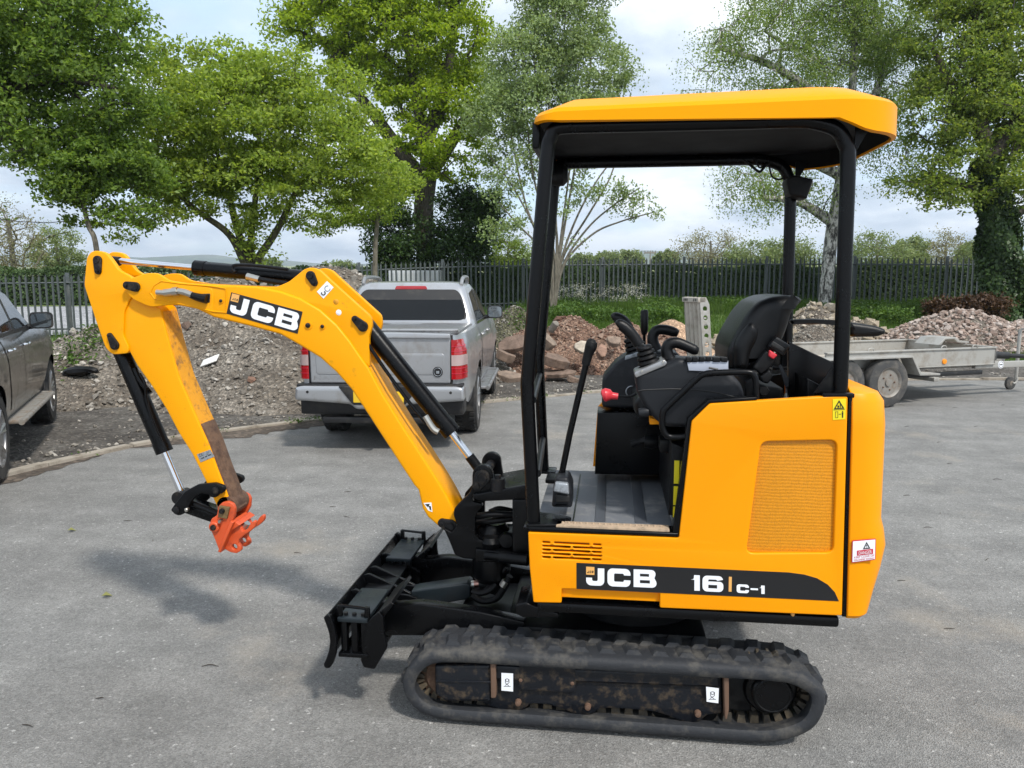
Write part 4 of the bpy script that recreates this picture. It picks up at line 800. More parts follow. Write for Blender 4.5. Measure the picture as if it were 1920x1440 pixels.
part('rod_eye', [lathe([(.05, -.03), (.055, 0), (.05, .03)], P(930, 1090, yr), seg=20), tube([P(900, 1094, yr), P(930, 1090, yr)], .03, 12, False)], 'hose_rubber', o)
ex('blade_hose', [tube([P(*c, yr-.05) for c in ((884, 1108), (900, 1112), (920, 1106), (932, 1094))], .014, 10), tube([P(*c, yr-.06) for c in ((884, 1116), (905, 1127), (930, 1122), (944, 1104), (956, 1080))], .015, 10), tube([P(*c, yr-.03) for c in ((886, 1108), (910, 1108), (930, 1085), (950, 1064))], .013, 10)], 'hose_rubber')
ex('hose_ferrule', tube([P(943, 1099, yr-.06), P(949, 1089, yr-.06)], .0185, 10, False), 'zinc')
ex('front_skid', [plate(rounded(XZ([(972, 1118), (990, 1114), (1010, 1122), (1050, 1134), (1050, 1142), (985, 1142), (970, 1134)], YP+.1), .01), YP+.02, YP+.2, bev=.006)], 'black_paint')
# --- controls
lv = ex('slew_lever', [tube([P(1053, 890, 2.98), P(1068, 815, 2.98), P(1103, 664, 2.98)], .0125, 12, False)], 'black_paint')
part('lever_grip', tube([P(1098, 684, 2.98), P(1103, 664, 2.98), P(1108, 650, 2.98), P(1110, 641, 2.98), P(1112, 636, 2.98)], [.017, .019, .024, .022, .010], 14), 'plastic_black', lv)
part('lever_foot', [plate(rounded(XZ([(1036, 944), (1040, 900), (1046, 888), (1066, 888), (1074, 905), (1074, 945)], 2.96), .012), 2.90, 3.03, bev=.016, res=3)], 'plastic_grey', lv)
part('foot_pedal', [plate(rounded(XZ([(1038, 918), (1042, 901), (1066, 903), (1068, 924)], 2.90), .008), 2.868, 2.90, bev=.006)], 'data_plate', lv)
part('pedal_recess', [plate(rounded(XZ([(1042, 926), (1068, 928), (1069, 940), (1043, 940)], 2.90), .006), 2.888, 2.902, bev=.003)], 'print_black', lv)
ex('floor_latch', [box(P(1024, 876, 3.45)[0], P(1068, 876, 3.45)[0], 3.40, 3.52, FZ, FZ+.02, .006)], 'black_metal')
g6 = lambda L: [(1040+x/6.4, 560+y/6.4) for x, y in L]
YA = 2.86
pod = XZ(g6([(955, 905), (1000, 860), (1350, 770), (1480, 705), (1560, 720), (2080, 725), (2080, 880), (2150, 930), (2230, 1010), (2280, 1190), (2000, 1300), (1660, 1540), (1320, 1530), (1180, 1420), (1060, 1270), (985, 1120)]), YA)
npod = ex('control_console', plate(rounded(pod, .02, 3), YA-.03, YA+.13, bev=.022, res=4), 'plastic_grey')
part('console_seam', tube([P(*c, YA-.0305) for c in g6([(1000, 1110), (1100, 1095), (1500, 1085), (1900, 1120), (2200, 1190)])], .0022, 5), 'print_black', npod)
part('trim_plate', plate(rounded(XZ(g6([(955, 905), (965, 880), (1310, 728), (1352, 765), (1330, 800), (975, 950)]), YA-.03), .006), YA-.036, YA+.10, bev=.003), 'data_plate', npod).data.materials[0] = MATS['alloy']
part('trim_screw', [lathe([(.004, -.003), (.005, 0)], (P(*c, YA-.036)[0], YA-.036, P(*c, YA-.036)[2]), seg=8) for c in g6([(1045, 872), (1300, 762)])], 'zinc', npod)
def bellows(par, a, b_, Y, n, r0, r1):
    a, b_ = P(*a, Y), P(*b_, Y); g = []
    for k in range(n):
        t0, t1 = k/n, (k+.95)/n; p0, p1 = a+(b_-a)*t0, a+(b_-a)*t1; r = r0+(r1-r0)*t0; g.append(tube([p0, p0+(p1-p0)*.2, p0+(p1-p0)*.75, p1], [r*.8, r, r*.94, r*.72], 18, False))
    part('joystick_gaiter', g, 'hose_rubber', par)
bellows(npod, *g6([(1150, 830), (1065, 560)]), YA+.04, 5, .047, .026)
part('joystick_grip', tube([P(*c, YA+.04) for c in g6([(1050, 570), (1010, 545), (960, 470), (890, 390), (820, 330), (770, 310), (745, 325)])], [.019, .021, .021, .022, .021, .020, .010], 14), 'vinyl_black', npod)
part('joystick_collar', lathe([(.02, -.006), (.032, -.004), (.030, .004), (.02, .008)], P(*g6([(1060, 580)])[0], YA+.04), 'z', 18), 'vinyl_black', npod)
part('wrist_rest', tube([P(*c, YA+.07) for c in g6([(1400, 760), (1360, 690), (1345, 610), (1380, 545), (1470, 530), (1580, 570), (1680, 615), (1725, 625)])], [.026, .024, .022, .022, .021, .020, .019, .012], 14), 'vinyl_black', npod)
part('switch_panel', plate(XZ(g6([(1590, 765), (2082, 745), (2082, 880), (1610, 862)]), YA-.034), YA-.036, YA-.03, bev=.001), 'switch_panel', npod)
part('switch_row', [plate(rounded(XZ(g6([(x, y0), (x+w, y0), (x+w+6, y0+58), (x+6, y0+58)]), YA-.034), .003), YA-.042, YA-.02, bev=.003) for x, y0, w in ((1572, 702, 62), (1650, 698, 62), (1730, 695, 64), (1810, 692, 64), (1892, 700, 90), (1990, 700, 80))], 'vinyl_black', npod)
part('ignition_key', tube([P(*c, YA-.045) for c in g6([(1850, 828), (1960, 850)])], .004, 6, False), 'print_black', npod)
part('knurled_knob', tube([P(*c, YA-.01) for c in g6([(1010, 1370), (1090, 1360), (1130, 1355)])], [.016, .019, .016], 12, False), 'plastic_grey', npod)
ex('yellow_bracket', plate(XZ([(1218, 782), (1236, 786), (1236, 794), (1218, 794)], 2.9), 2.88, 2.94, bev=.002), 'yellow_paint')
YQ = 3.50
fpod = ex('control_console', plate(rounded(XZ(g6([(565, 1310), (570, 960), (740, 760), (860, 680), (1000, 640), (1500, 650), (1500, 1330)]), YQ-.06), .02, 3), YQ-.06, YQ+.14, bev=.016, res=3), 'plastic_grey')
part('console_base', plate(XZ([(1120, 775), (1240, 772), (1245, 893), (1115, 891)], YQ-.06), YQ-.045, YQ+.14, bev=.006), 'black_paint', fpod)
part('round_port', [tube([(P(1184, 734, YQ-.06)[0]+.024*math.cos(t), YQ-.062, P(1184, 734, YQ-.06)[2]+.024*math.sin(t)) for t in np.linspace(0, 2*PI, 24)], .003, 6, False)], 'data_plate', fpod)
part('joystick_plate', plate(rounded(XZ(g6([(840, 740), (850, 690), (1000, 640), (1010, 690)]), YQ-.065), .004), YQ-.066, YQ+.06, bev=.003), 'data_plate', fpod)
bellows(fpod, *g6([(960, 660), (890, 470)]), YQ, 4, .040, .024)
part('joystick_grip', tube([P(*c, YQ) for c in g6([(890, 480), (900, 400), (840, 290), (780, 245), (720, 225), (690, 240)])], [.02, .024, .026, .026, .024, .012], 14), 'vinyl_black', fpod)
part('wrist_rest', tube([P(*c, YQ) for c in g6([(1220, 620), (1180, 520), (1185, 430), (1240, 375), (1340, 375), (1430, 400), (1480, 420)])], [.028, .026, .024, .023, .023, .022, .016], 14), 'vinyl_black', fpod)
fl_ = ex('blade_lever', tube([P(1208, 650, 3.56), P(1208, 620, 3.56)], .007, 8, False), 'black_metal')
part('lever_grip', tube([P(*c, 3.56) for c in g6([(1075, 430), (1075, 410), (1077, 370), (1077, 160), (1075, 135)])], [.010, .014, .018, .018, .014], 14, False), 'vinyl_black', fl_)
rk = ex('red_lever', tube([P(*c, 2.95) for c in g6([(740, 1172), (900, 1172), (980, 1140)])], .005, 8), 'black_metal')
part('red_knob', tube([P(*c, 2.95) for c in g6([(566, 1165), (575, 1160), (610, 1155), (660, 1155), (690, 1165), (760, 1172)])], [.010, .022, .027, .022, .014, .012], 16, False), 'red_knob', rk)
ex('pilot_valve', [tube([P(*q, 3.1) for q in ((1183, 833), (1200, 828), (1225, 825))], [.016, .012, .022], 10), lathe([(.025, -.03), (.03, 0), (.02, .03)], P(1222, 828, 3.1), 'x', 14), box(*(lambda a, b_: (a[0], b_[0], 2.95, 3.05, b_[2], a[2]))(P(1236, 820, 3.0), P(1256, 845, 3.0)), .006)], 'black_metal')
ex('grab_rail', tube([P(*c, YP+.04) for c in ((1419, 748), (1417, 715), (1412, 703), (1400, 698), (1345, 699), (1320, 702), (1305, 712), (1252, 762), (1243, 775), (1242, 800), (1250, 816), (1264, 820), (1292, 818))], .0115, 12, True, 4), 'black_paint')
g53 = lambda L: [(1320+x/5.333, 540+y/5.333) for x, y in L]
YS = 3.02
side = XZ(g53([(245, 830), (240, 620), (290, 500), (390, 330), (440, 250), (540, 140), (680, 85), (850, 70), (950, 85), (990, 110), (985, 140), (930, 190), (880, 250), (850, 370), (810, 480), (770, 560), (680, 700), (640, 830)]), YS)
seat = ex('seat', plate(rounded(side, .02, 3), YS-.02, YS+.43, bev=.05, res=6), 'vinyl_black', smooth=60)
part('seat_cushion', box(.10, .44, YS-.02, YS+.42, 1.17, 1.26, .05, 5), 'vinyl_black', seat)
side2 = XZ(g53([(300, 690), (300, 560), (390, 420), (470, 330), (555, 400), (540, 520), (470, 640), (450, 820), (300, 820)]), YS-.02); part('seat_bolster', plate(rounded(side2, .03, 4), YS-.035, YS+.03, bev=.03, res=5), 'vinyl_black', seat, 60)
bk = ex('belt_buckle', plate(rounded(XZ(g53([(715, 480), (860, 575), (785, 690), (630, 585)]), YS-.06), .008), YS-.075, YS-.045, bev=.008), 'vinyl_black')
part('belt_slot', plate(rounded(XZ(g53([(690, 530), (810, 605), (785, 640), (665, 570)]), YS-.076), .004), YS-.078, YS-.07, bev=.002), 'print_black', bk)
part('belt_stalk', plate(rounded(XZ(g53([(620, 620), (740, 700), (660, 800), (570, 870), (490, 800), (560, 700)]), YS-.06), .01), YS-.065, YS-.03, bev=.008), 'plastic_black', bk)
part('release_button', plate(rounded(XZ(g53([(650, 615), (735, 670), (690, 715), (640, 680)]), YS-.066), .006), YS-.074, YS-.06, bev=.005), 'red_knob', bk)
ex('retractor', [plate(rounded(XZ(g53([(560, 880), (650, 810), (690, 880), (640, 960), (570, 940)]), YS-.05), .01), YS-.06, YS+.02, bev=.008), lathe([(.018, -.012), (.022, 0)], P(*g53([(595, 1025)])[0], YS-.04), seg=6), plate(XZ(g53([(400, 930), (480, 880), (560, 960), (780, 1000), (790, 1110), (400, 1110)]), YS), YS-.02, YS+.3, bev=.01)], 'plastic_black')
ex('belt_webbing', plate(XZ(g53([(735, 770), (760, 760), (835, 900), (835, 975), (800, 975)]), YS-.03), YS-.05, YS-.045, bev=.001), 'plastic_grey')
ex('rear_guard', [plate(rounded(XZ(g53([(860, 315), (1100, 305), (1450, 340), (1700, 375), (1800, 410), (1795, 455), (1720, 485), (1440, 490), (1440, 375), (1200, 360), (860, 362)]), 3.25), .02, 3), 3.22, 3.28, bev=.018, res=3)], 'vinyl_black')
done()
# ------------------------------------------------------------------ pickups
def Mloc(x, y, z, rz):
    c, s = math.cos(rz), math.sin(rz); M = np.eye(4); M[:3, :3] = [[c, -s, 0], [s, c, 0], [0, 0, 1]]; M[:3, 3] = (x, y, z); return M
YR, YFT = 1.22, 4.37            # axles, measured forward from the tail
def hw(y, z):
    w = .905-.055*np.clip((.78-z)/.36, 0, 1)**2-.07*np.clip((z-.97)/.22, 0, 1)**1.6
    for ya in (YR, YFT): w += .028*math.exp(-((y-ya)/.48)**2)*(1 if z < .95 else .4)
    if y < .45: w -= .10*((.45-y)/.45)**2.2
    if y > 4.55: w -= .30*((y-4.55)/.75)**2
    return w
def zbot(y):
    z = .44+.10*max(0, (.5-y)/.5)+.10*max(0, (y-4.9)/.4)
    for ya in (YR, YFT):
        d = abs(y-ya)
        if d < .44: z = max(z, .385+math.sqrt(.44**2-d*d))
    return z
def ztop(y): return float(np.interp(y, [0, 1.66, 1.72, 3.95, 4.2, 4.9, 5.15, 5.28], [1.175, 1.180, 1.19, 1.20, 1.19, 1.11, 1.0, .80]))
def pickup(nm, label, loc, rz, paint, detail):
    M = Mloc(*loc, rz); root = thing(nm, label, 'pickup truck', loc, 'pickup trucks parked by the rubble'); root.rotation_euler = (0, 0, rz)
    if detail == 'silver': root.scale = (.955, .98, 1)
    global ORG; ORG = np.zeros(3)      # parts are measured in the truck's own frame
    def pt(name, g, m, par=None, sm=35): return part(name, g, m, par or root, sm)
    ys = sorted(set([0, .03, .08, .15, .25, .35, .5, .65]+list(np.linspace(YR-.46, YR+.46, 25))+[1.70, 1.9, 2.2, 2.6, 3.0, 3.4, 3.75]+list(np.linspace(YFT-.46, YFT+.46, 25))+[4.86, 4.95, 5.05, 5.15, 5.22, 5.28]))
    rings = []
    for y in ys:
        zb, zt = zbot(y), ztop(y); zs = zb+(zt-zb)*np.linspace(0, 1, 10); rgt = [(hw(y, z), y, z) for z in zs]
        w = hw(y, zt); top = [(w*t, y, zt+.022*(1-t*t)+.012) for t in (.92, .6, .2, -.2, -.6, -.92)]
        rings.append(rgt+top+[(-a, b_, c) for a, b_, c in rgt[::-1]])
    body = pt('body', loft(rings, True, True, False), paint, sm=40)
    pt('underbody', [box(-.70, .70, .10, 5.1, .40, .80, .03), box(-.82, .82, 1.75, 3.85, .40, .56, .02), box(-.45, .45, YR-.06, YR+.06, .32, .44, .03)], 'black_trim')
    for ya in (YR, YFT):
        for s_ in (-1, 1): pt('arch_lining', [(lambda g: (g[0], g[1]))(loft([[(s_*x_, ya+.435*math.cos(t), .385+.435*math.sin(t)) for t in np.linspace(-.15, PI+.15, 16)] for x_ in (.60, .895)], False, False, False))], 'black_trim')
    # cab
    def gh(z, hx, ya, yb, r): return [(x, y, z) for x, y in rrect(-hx, hx, ya, yb, [r*.6, r*.6, r, r], 5)]
    lv = [(1.16, .835, 1.685, 3.98, .16), (1.23, .825, 1.70, 3.83, .16), (1.42, .765, 1.80, 3.42, .16), (1.60, .705, 1.90, 3.10, .17), (1.665, .665, 1.96, 2.98, .2), (1.695, .58, 2.06, 2.88, .25), (1.705, .40, 2.25, 2.72, .25)]
    pt('cab', loft([gh(*a) for a in lv], False, True), paint, sm=45)
    Z = [a[0] for a in lv]
    def cx_(z): return float(np.interp(z, Z, [a[1] for a in lv]))
    def cyr(z): return float(np.interp(z, Z, [a[2] for a in lv]))
    def cyf(z): return float(np.interp(z, Z, [a[3] for a in lv]))
    def side_glass(s_, pts, off=.006, n=5):
        rows = []
        for t in np.linspace(0, 1, n):
            rows.append([( s_*(cx_(z)+off), y, z) for y, z in [((1-t)*np.array(a)+t*np.array(b_)) for a, b_ in pts]])
        return loft(rows, False, False, False)
    for s_ in (-1, 1):
        pt('side_window', side_glass(s_, [((1.98, 1.225), (2.06, 1.56)), ((2.60, 1.225), (2.58, 1.60)), ((2.68, 1.225), (2.64, 1.60))]), 'tinted_glass')
        pt('side_window', side_glass(s_, [((2.76, 1.225), (2.72, 1.60)), ((3.2, 1.225), (2.95, 1.59)), ((3.60, 1.225), (3.08, 1.57))]), 'tinted_glass')
        pt('window_trim', side_glass(s_, [((1.93, 1.185), (1.935, 1.22)), ((2.6, 1.185), (2.6, 1.22)), ((3.72, 1.185), (3.69, 1.22))], .012), 'black_trim' if detail != 'silver' else 'chrome')
        pt('window_pillar', side_glass(s_, [((2.67, 1.225), (2.63, 1.61)), ((2.77, 1.225), (2.73, 1.61))], .007), 'black_trim')
        pt('roof_rail', [tube([(s_*.63, 2.00, 1.66), (s_*.64, 2.10, 1.735), (s_*.64, 2.35, 1.755), (s_*.63, 2.75, 1.75), (s_*.62, 2.90, 1.73), (s_*.61, 2.96, 1.665)], .027, 10)], 'alloy')
        # doors, each a pressed skin a little proud of the body, and their handles
        for ya, yb in ((1.86, 2.68), (2.70, 3.80)):
            rows = []
            for z in np.linspace(.50, 1.16, 9): rows.append([(s_*(hw(y, z)+.005), y, z) for y in np.linspace(ya+(.10 if ya < 2 and z < .75 else 0)*(.75-z)/.25, yb, 9)])
            d = pt('door', loft(rows, False, False, False), paint, sm=60)
            pt('door_handle', tube([(s_*(hw(ya+.10, 1.06)+.004), ya+.09, 1.06), (s_*(hw(ya+.15, 1.06)+.035), ya+.12, 1.065), (s_*(hw(ya+.2, 1.06)+.035), ya+.26, 1.068), (s_*(hw(ya+.2, 1.06)+.004), ya+.29, 1.065)], .013, 8), 'alloy' if detail == 'silver' else 'chrome', d)
        pt('running_board', [box(*sorted((s_*.80, s_*.985)), 1.80, 3.78, .40, .435, .012), tube([(s_*.985, 1.76, .418), (s_*.985, 3.82, .418)], .026, 10, False), tube([(s_*.985, 3.82, .418), (s_*.9, 3.86, .418), (s_*.8, 3.86, .42)], .026, 10)], 'wheel_steel' if detail == 'grey' else 'alloy')
        mz = 1.275
        mi = pt('door_mirror', [loft([[(s_*(.97+a*.115), 3.50+dy, mz+b_*.092) for a, b_ in rrect(-1*k, 1*k, -1*k, 1*k, .45*k, 4)] for k, dy in ((.96, 0), (1., .02), (.95, .08), (.6, .13))]), tube([(s_*.80, 3.56, 1.20), (s_*.90, 3.55, 1.215), (s_*.95, 3.54, 1.225)], .03, 8)], 'black_trim')
        pt('mirror_glass', [loft([[(s_*(.97+a*.098), 3.494, mz+b_*.076) for a, b_ in rrect(-1, 1, -1, 1, .5, 4)], [(s_*(.97+a*.098), 3.498, mz+b_*.076) for a, b_ in rrect(-1, 1, -1, 1, .5, 4)]])], 'mirror_glass', mi)
        pt('mud_flap', box(*sorted((s_*.66, s_*.90)), YR-.475, YR-.455, .30, .62, .006), 'black_trim')
    rq = [(s*(.735-.36*(z-1.245)), cyr(z)-.007+.012*s*s*0, z) for s, z in rounded([(-1, 1.245), (1, 1.245), (1, 1.595), (-1, 1.595)], .14, 6)]
    rz0 = [(x*1.03, y+.002, 1.42+(z-1.42)*1.06) for x, y, z in rq]
    pt('rear_window', (np.array(rq+[(0, cyr(1.42)-.007, 1.42)]), [(i, (i+1) % len(rq), len(rq)) for i in range(len(rq))]), 'tinted_glass')
    pt('window_seal', (np.array(rz0+[(0, cyr(1.42)-.005, 1.42)]), [(i, (i+1) % len(rq), len(rq)) for i in range(len(rq))]), 'black_trim')
    wg = [[(s*k, cyf(z)+.008-.03*s*s, z) for s in np.linspace(-1, 1, 7)] for z, k in ((1.22, .69), (1.3, .66), (1.45, .61), (1.6, .55))]
    pt('windscreen', loft(wg, False, False, False), 'tinted_glass')
    pt('brake_light', [plate(rounded([(-.21, 1.605), (.21, 1.605), (.19, 1.648), (-.19, 1.648)], .015), cyr(1.62)-.016, cyr(1.62)+.04, bev=.006)], 'lamp_red')
    pt('roof_aerial', tube([(.05, 2.75, 1.70), (.05, 2.70, 1.83)], .006, 6, False), 'black_trim')
    # bed: cover, tailgate, bumper, lamps
    pt('bed_cover', [box(-.80, .80, .10, 1.66, 1.185, 1.212, .012), tube([(-.80, .09, 1.222), (.80, .09, 1.222)], .014, 8, False)], 'black_trim' if detail != 'silver' else 'alloy')
    tg = pt('tailgate', [plate(rounded([(-.728, .70), (.728, .70), (.735, 1.165), (-.735, 1.165)], .02), -.035, .06, bev=.018, res=3)], paint)
    pt('tailgate_lip', [plate(rounded([(-.735, 1.145), (.735, 1.145), (.73, 1.195), (.3, 1.205), (-.3, 1.205), (-.73, 1.195)], .01), -.060, .08, bev=.014, res=3)], paint, tg)
    pt('tailgate_handle', [plate(rounded([(-.13, 1.03), (.13, 1.03), (.13, 1.11), (-.13, 1.11)], .02), -.052, -.02, bev=.008)], 'black_trim', tg)
    part('tailgate_gap', plate([(-.75, .68), (.75, .68), (.755, 1.18), (-.755, 1.18)], -.012, .0, bev=.002), 'black_trim', tg)
    part('tailgate_crease', [plate(rounded([(-.66, .79), (.66, .79), (.67, 1.0), (-.67, 1.0)], .03), -.041, -.030, bev=.005, res=3)], paint, tg)
    pt('bumper', [plate(rounded([(-.88, .54), (-.30, .50), (-.24, .45), (.24, .45), (.30, .50), (.88, .54), (.87, .67), (.80, .685), (-.80, .685), (-.87, .67)], .03), -.115, .12, bev=.035, res=4)], paint if detail == 'silver' else 'black_trim')
    pt('bumper_step', [plate(rounded([(-.42, .685), (.42, .685), (.27, .50), (-.27, .50)], .02), -.125, .02, bev=.008), box(-.86, .86, -.09, .10, .670, .698, .008)], 'black_trim')
    pt('parking_sensor', [lathe([(.004, -.118), (.014, -.1175), (.016, -.11)], (x, 0, .625), seg=12) for x in (-.74, -.34, .34, .74)], 'black_trim')
    pt('number_plate', [plate(rounded([(-.26, .525), (.26, .525), (.26, .635), (-.26, .635)], .01), -.134, -.126, bev=.001)], 'plate_yellow')
    pt('tow_bar', [box(-.62, .62, -.02, .06, .30, .36, .01), tube([(0, -.02, .33), (0, -.12, .33), (0, -.14, .40)], .02, 8), lathe([(.01, -.02), (.026, 0), (.01, .02)], (0, -.14, .42), 'z', 12)], 'black_trim')
    pt('rear_valance', box(-.86, .86, .02, .30, .38, .58, .02), 'black_trim')
    for s_ in (-1, 1):
        def lamp(z0, z1, m, off):
            rows = []
            for z in np.linspace(z0, z1, 5):
                rows.append([(s_*.742, -.022-off, z), (s_*(.80+.0*z), -.020-off, z), (s_*(hw(.06, z)+off-.015), .00-off*.5, z), (s_*(hw(.1, z)+off), .06, z), (s_*(hw(.19, z)+off), .17, z)])
            return loft(rows, False, False, False)
        tl = pt('tail_light', lamp(.745, 1.135, 'lamp_red', .012), 'lamp_red', sm=50)
        part('indicator_lens', lamp(.88, .985, '', .0155), 'lamp_clear', tl, 50)
        for k in (.80, .85, 1.02, 1.07): part('lens_rib', lamp(k, k+.006, '', .0165), 'danger_red', tl, 50)
    if detail == 'silver':
        part('badge_lettering', text('NAVARA', (-.69, .735), (.46, 0), (0, .040), -.0365), 'alloy', tg, 0)
        part('round_sticker', [lathe([(.002, -.0435), (.052, -.0432), (.052, -.034)], (.60, 0, .82), seg=24)], 'decal_black', tg)
        part('sticker_print', [(lambda q: q)(tube([(.60+.040*math.cos(t), -.0445, .82+.040*math.sin(t)) for t in np.linspace(0, 2*PI, 24)], .0025, 4, False)), box(.585, .615, -.045, -.043, .805, .83, 0)], 'data_plate', tg)
    for ya in (YR, YFT):
        for s_ in (-1, 1):
            w = bpy.data.objects.new('wheel', None); COL.objects.link(w); w.parent = root; w.empty_display_size = .1
            xo = s_*.915; xi = s_*.66; seq = [(.26, 0), (.355, .0), (.378, .025), (.385, .06), (.385, .195), (.378, .23), (.355, .255), (.26, .255)]; ring_ = True
            ty = [lathe([(r, xo-s_*h) for r, h in seq], (0, ya, .385), 'x', 40, True)]
            for k in range(36):
                a = 2*PI*k/36; c, s2 = math.cos(a), math.sin(a); bx = box(*sorted((xo-s_*.02, xo-s_*.09)), -.022, .022, .372, .392, .004, 1); bx2 = box(*sorted((xo-s_*.165, xo-s_*.235)), -.022, .022, .372, .392, .004, 1)
                for b_ in (bx, bx2): ty.append((np.stack([b_[0][:, 0], ya+b_[0][:, 1]*c-b_[0][:, 2]*s2, .385+b_[0][:, 1]*s2+b_[0][:, 2]*c], 1), b_[1]))
            part('tyre', ty, 'tyre_rubber', w)
            rim = [lathe([(.255, xo-s_*.02), (.262, xo-s_*.005), (.245, xo-s_*.012), (.235, xo-s_*.10), (.08, xo-s_*.12)], (0, ya, .385), 'x', 36), lathe([(.01, xo-s_*.035), (.07, xo-s_*.035), (.075, xo-s_*.10)], (0, ya, .385), 'x', 20)]
            part('wheel_well', lathe([(.235, xo-s_*.09), (.235, xo-s_*.10)], (0, ya, .385), 'x', 24), 'black_trim', w)
            for k in range(6):
                for da in (-.13, .13):
                    a = 2*PI*k/6+.2; c0, c1 = (.065*math.cos(a), .065*math.sin(a)), (.245*math.cos(a+da), .245*math.sin(a+da))
                    rim.append(tube([(xo-s_*.045, ya+c0[0], .385+c0[1]), (xo-s_*.03, ya+(c0[0]+c1[0])/2, .385+(c0[1]+c1[1])/2), (xo-s_*.018, ya+c1[0], .385+c1[1])], [.024, .020, .018], 6, False))
            part('rim', rim, 'alloy', w)
    done(); return root
TH1 = R(5.0); x0, y0 = -1.434, 8.643
def seat_at(x, y, th, lx=.915, ly=YR): return (x-(lx*math.cos(th)-ly*math.sin(th)), y-(lx*math.sin(th)+ly*math.cos(th)), 0)
pickup('pickup_truck', 'silver double-cab pickup with roof rails parked tail-on behind the excavator boom', seat_at(x0, y0, TH1), TH1, 'silver_paint', 'silver')
TH2 = R(31)
pickup('pickup_truck', 'dark grey muddy pickup cut off at the picture edge beside the rubble heap', seat_at(-5.12, 5.84, TH2), TH2, 'gunmetal_paint', 'grey')
ts = seat_at(x0, y0, TH1); Mt = Mloc(*ts, TH1)
q = (Mt@np.array([-.08, .10, 1.14, 1]))[:3]
tool = thing('plastic_case', 'small blue plastic item with a red end lying on the silver tailgate', 'plastic case', tuple(q)); tool.rotation_euler = (0, 0, TH1); ORG = np.zeros(3)
part('case_body', [box(-.11, .08, -.05, .05, -.012, .045, .012), box(-.09, .05, -.055, .04, .045, .06, .006)], 'blue_plastic', tool); part('red_end', [tube([(.08, 0, .012), (.20, 0, .018)], .022, 10, False)], 'red_plastic', tool); done()

# ------------------------------------------------------------------ trailer
TA = R(26); Fq = G(1868, 652, .74); u_ = np.array([-math.cos(TA), -math.sin(TA)])
TM = Mloc(Fq[0], Fq[1], 0, TA)         # x towards the drawbar, y to the far side
tr = thing('plant_trailer', 'galvanised flatbed plant trailer with an upright loading ramp and jockey wheel', 'trailer', (Fq[0], Fq[1], 0)); tr.rotation_euler = (0, 0, TA); ORG = np.zeros(3)
def t_(n, g, m, par=None, sm=35): return part(n, g, m, par or tr, sm)
TL, TW = 3.05, 1.62
t_('bed_floor', box(-TL, -.01, .02, TW-.02, .52, .55, .005), 'bed_board')
for y, nm in ((0, 'side_board'), (TW-.03, 'side_board')):
    b_ = t_(nm, [plate(rounded([(-TL, .53), (0, .50), (0, .74), (-TL, .74)], .01), y, y+.03, bev=.006)], 'galvanised')
    part('board_flange', [box(-TL, 0, y-.022, y+.045, .735, .757, .005), box(-TL, 0, y-.014, y+.03, .495, .512, .005)], 'galvanised', b_)
t_('head_board', [box(-.03, 0, .0, TW, .50, .74, .006), box(-.045, .02, 0, TW, .735, .757, .005)], 'galvanised')
t_('chassis', [box(-TL, -.1, .2, .28, .44, .52, .01), box(-TL, -.1, TW-.28, TW-.2, .44, .52, .01), box(-1.9, -1.8, -.1, TW+.1, .30, .36, .01), box(-1.25, -1.15, -.1, TW+.1, .30, .36, .01)], 'galvanised')
for (x, y) in ((-.45, -.03), (-1.0, .0), (-2.3, .0)): t_('lashing_ring', tube([(x-.05, y, .757), (x-.03, y, .79), (x+.03, y, .79), (x+.05, y, .757)], .008, 6), 'galvanised')
gw = (np.linalg.inv(TM)@np.array([*G(1655, 752)[:2], 0, 1]))[:2]; WX = float(gw[0])-.40; WR = .345
for y, s_ in ((-.06, -1), (TW+.06, 1)):
    mg = [(WX-1.45, .50), (WX-1.25, .70), (WX+.36, .70), (WX+.52, .46), (WX+.86, .44), (WX+.86, .415), (WX+.50, .425), (WX+.345, .675), (WX-1.235, .675), (WX-1.43, .49)]
    mud = t_('mudguard', plate(mg, y-s_*.03, y+s_*.20, bev=.003), 'galvanised')
    for dx in (0, -.74):
        w = bpy.data.objects.new('wheel', None); COL.objects.link(w); w.parent = tr; w.empty_display_size = .1; yo = y+s_*.18
        part('tyre', lathe([(r, yo-s_*h) for r, h in ((.20, .005), (.285, 0), (.328, .015), (.345, .05), (.345, .13), (.328, .165), (.285, .18), (.2, .175))], (WX+dx, 0, WR), seg=36, ring=True), 'grey_tyre', w)
        part('rim', [lathe([(r, yo-s_*h) for r, h in ((.02, .01), (.05, .012), (.055, .045), (.09, .05), (.10, .035), (.13, .035), (.145, .06), (.165, .065), (.185, .015), (.205, .0), (.205, .03))], (WX+dx, 0, WR), seg=32)], 'wheel_steel', w)
        part('wheel_nut', [lathe([(.008, yo-s_*.012), (.011, yo-s_*.02), (.011, yo-s_*.06)], (WX+dx+.105*math.cos(a), 0, .345+.105*math.sin(a)), seg=6) for a in np.linspace(0, 2*PI, 6)[:-1]], 'bolt_rust', w)
t_('side_reflector', lathe([(.01, -.020), (.036, -.016), (.04, 0)], (-.98, 0, .57), seg=20), 'reflector_orange')
t_('under_rail', [box(WX+.45, -.25, -.02, .05, .36, .42, .008)], 'black_trim')
dbx = 1.15
t_('drawbar', [plate(rounded([(-.35, .44), (0, .44), (dbx, .43), (dbx, .52), (0, .53), (-.35, .53)], .01), .02, .09, bev=.006), plate([(0, .44), (dbx, .43), (dbx, .52), (0, .53)], TW/2-.05, TW/2+.05, bev=.006)], 'galvanised')
t_('round_sticker', lathe([(.004, -.003), (.055, -.003), (.055, .002)], (.14, .018, .485), seg=24), 'white_print')
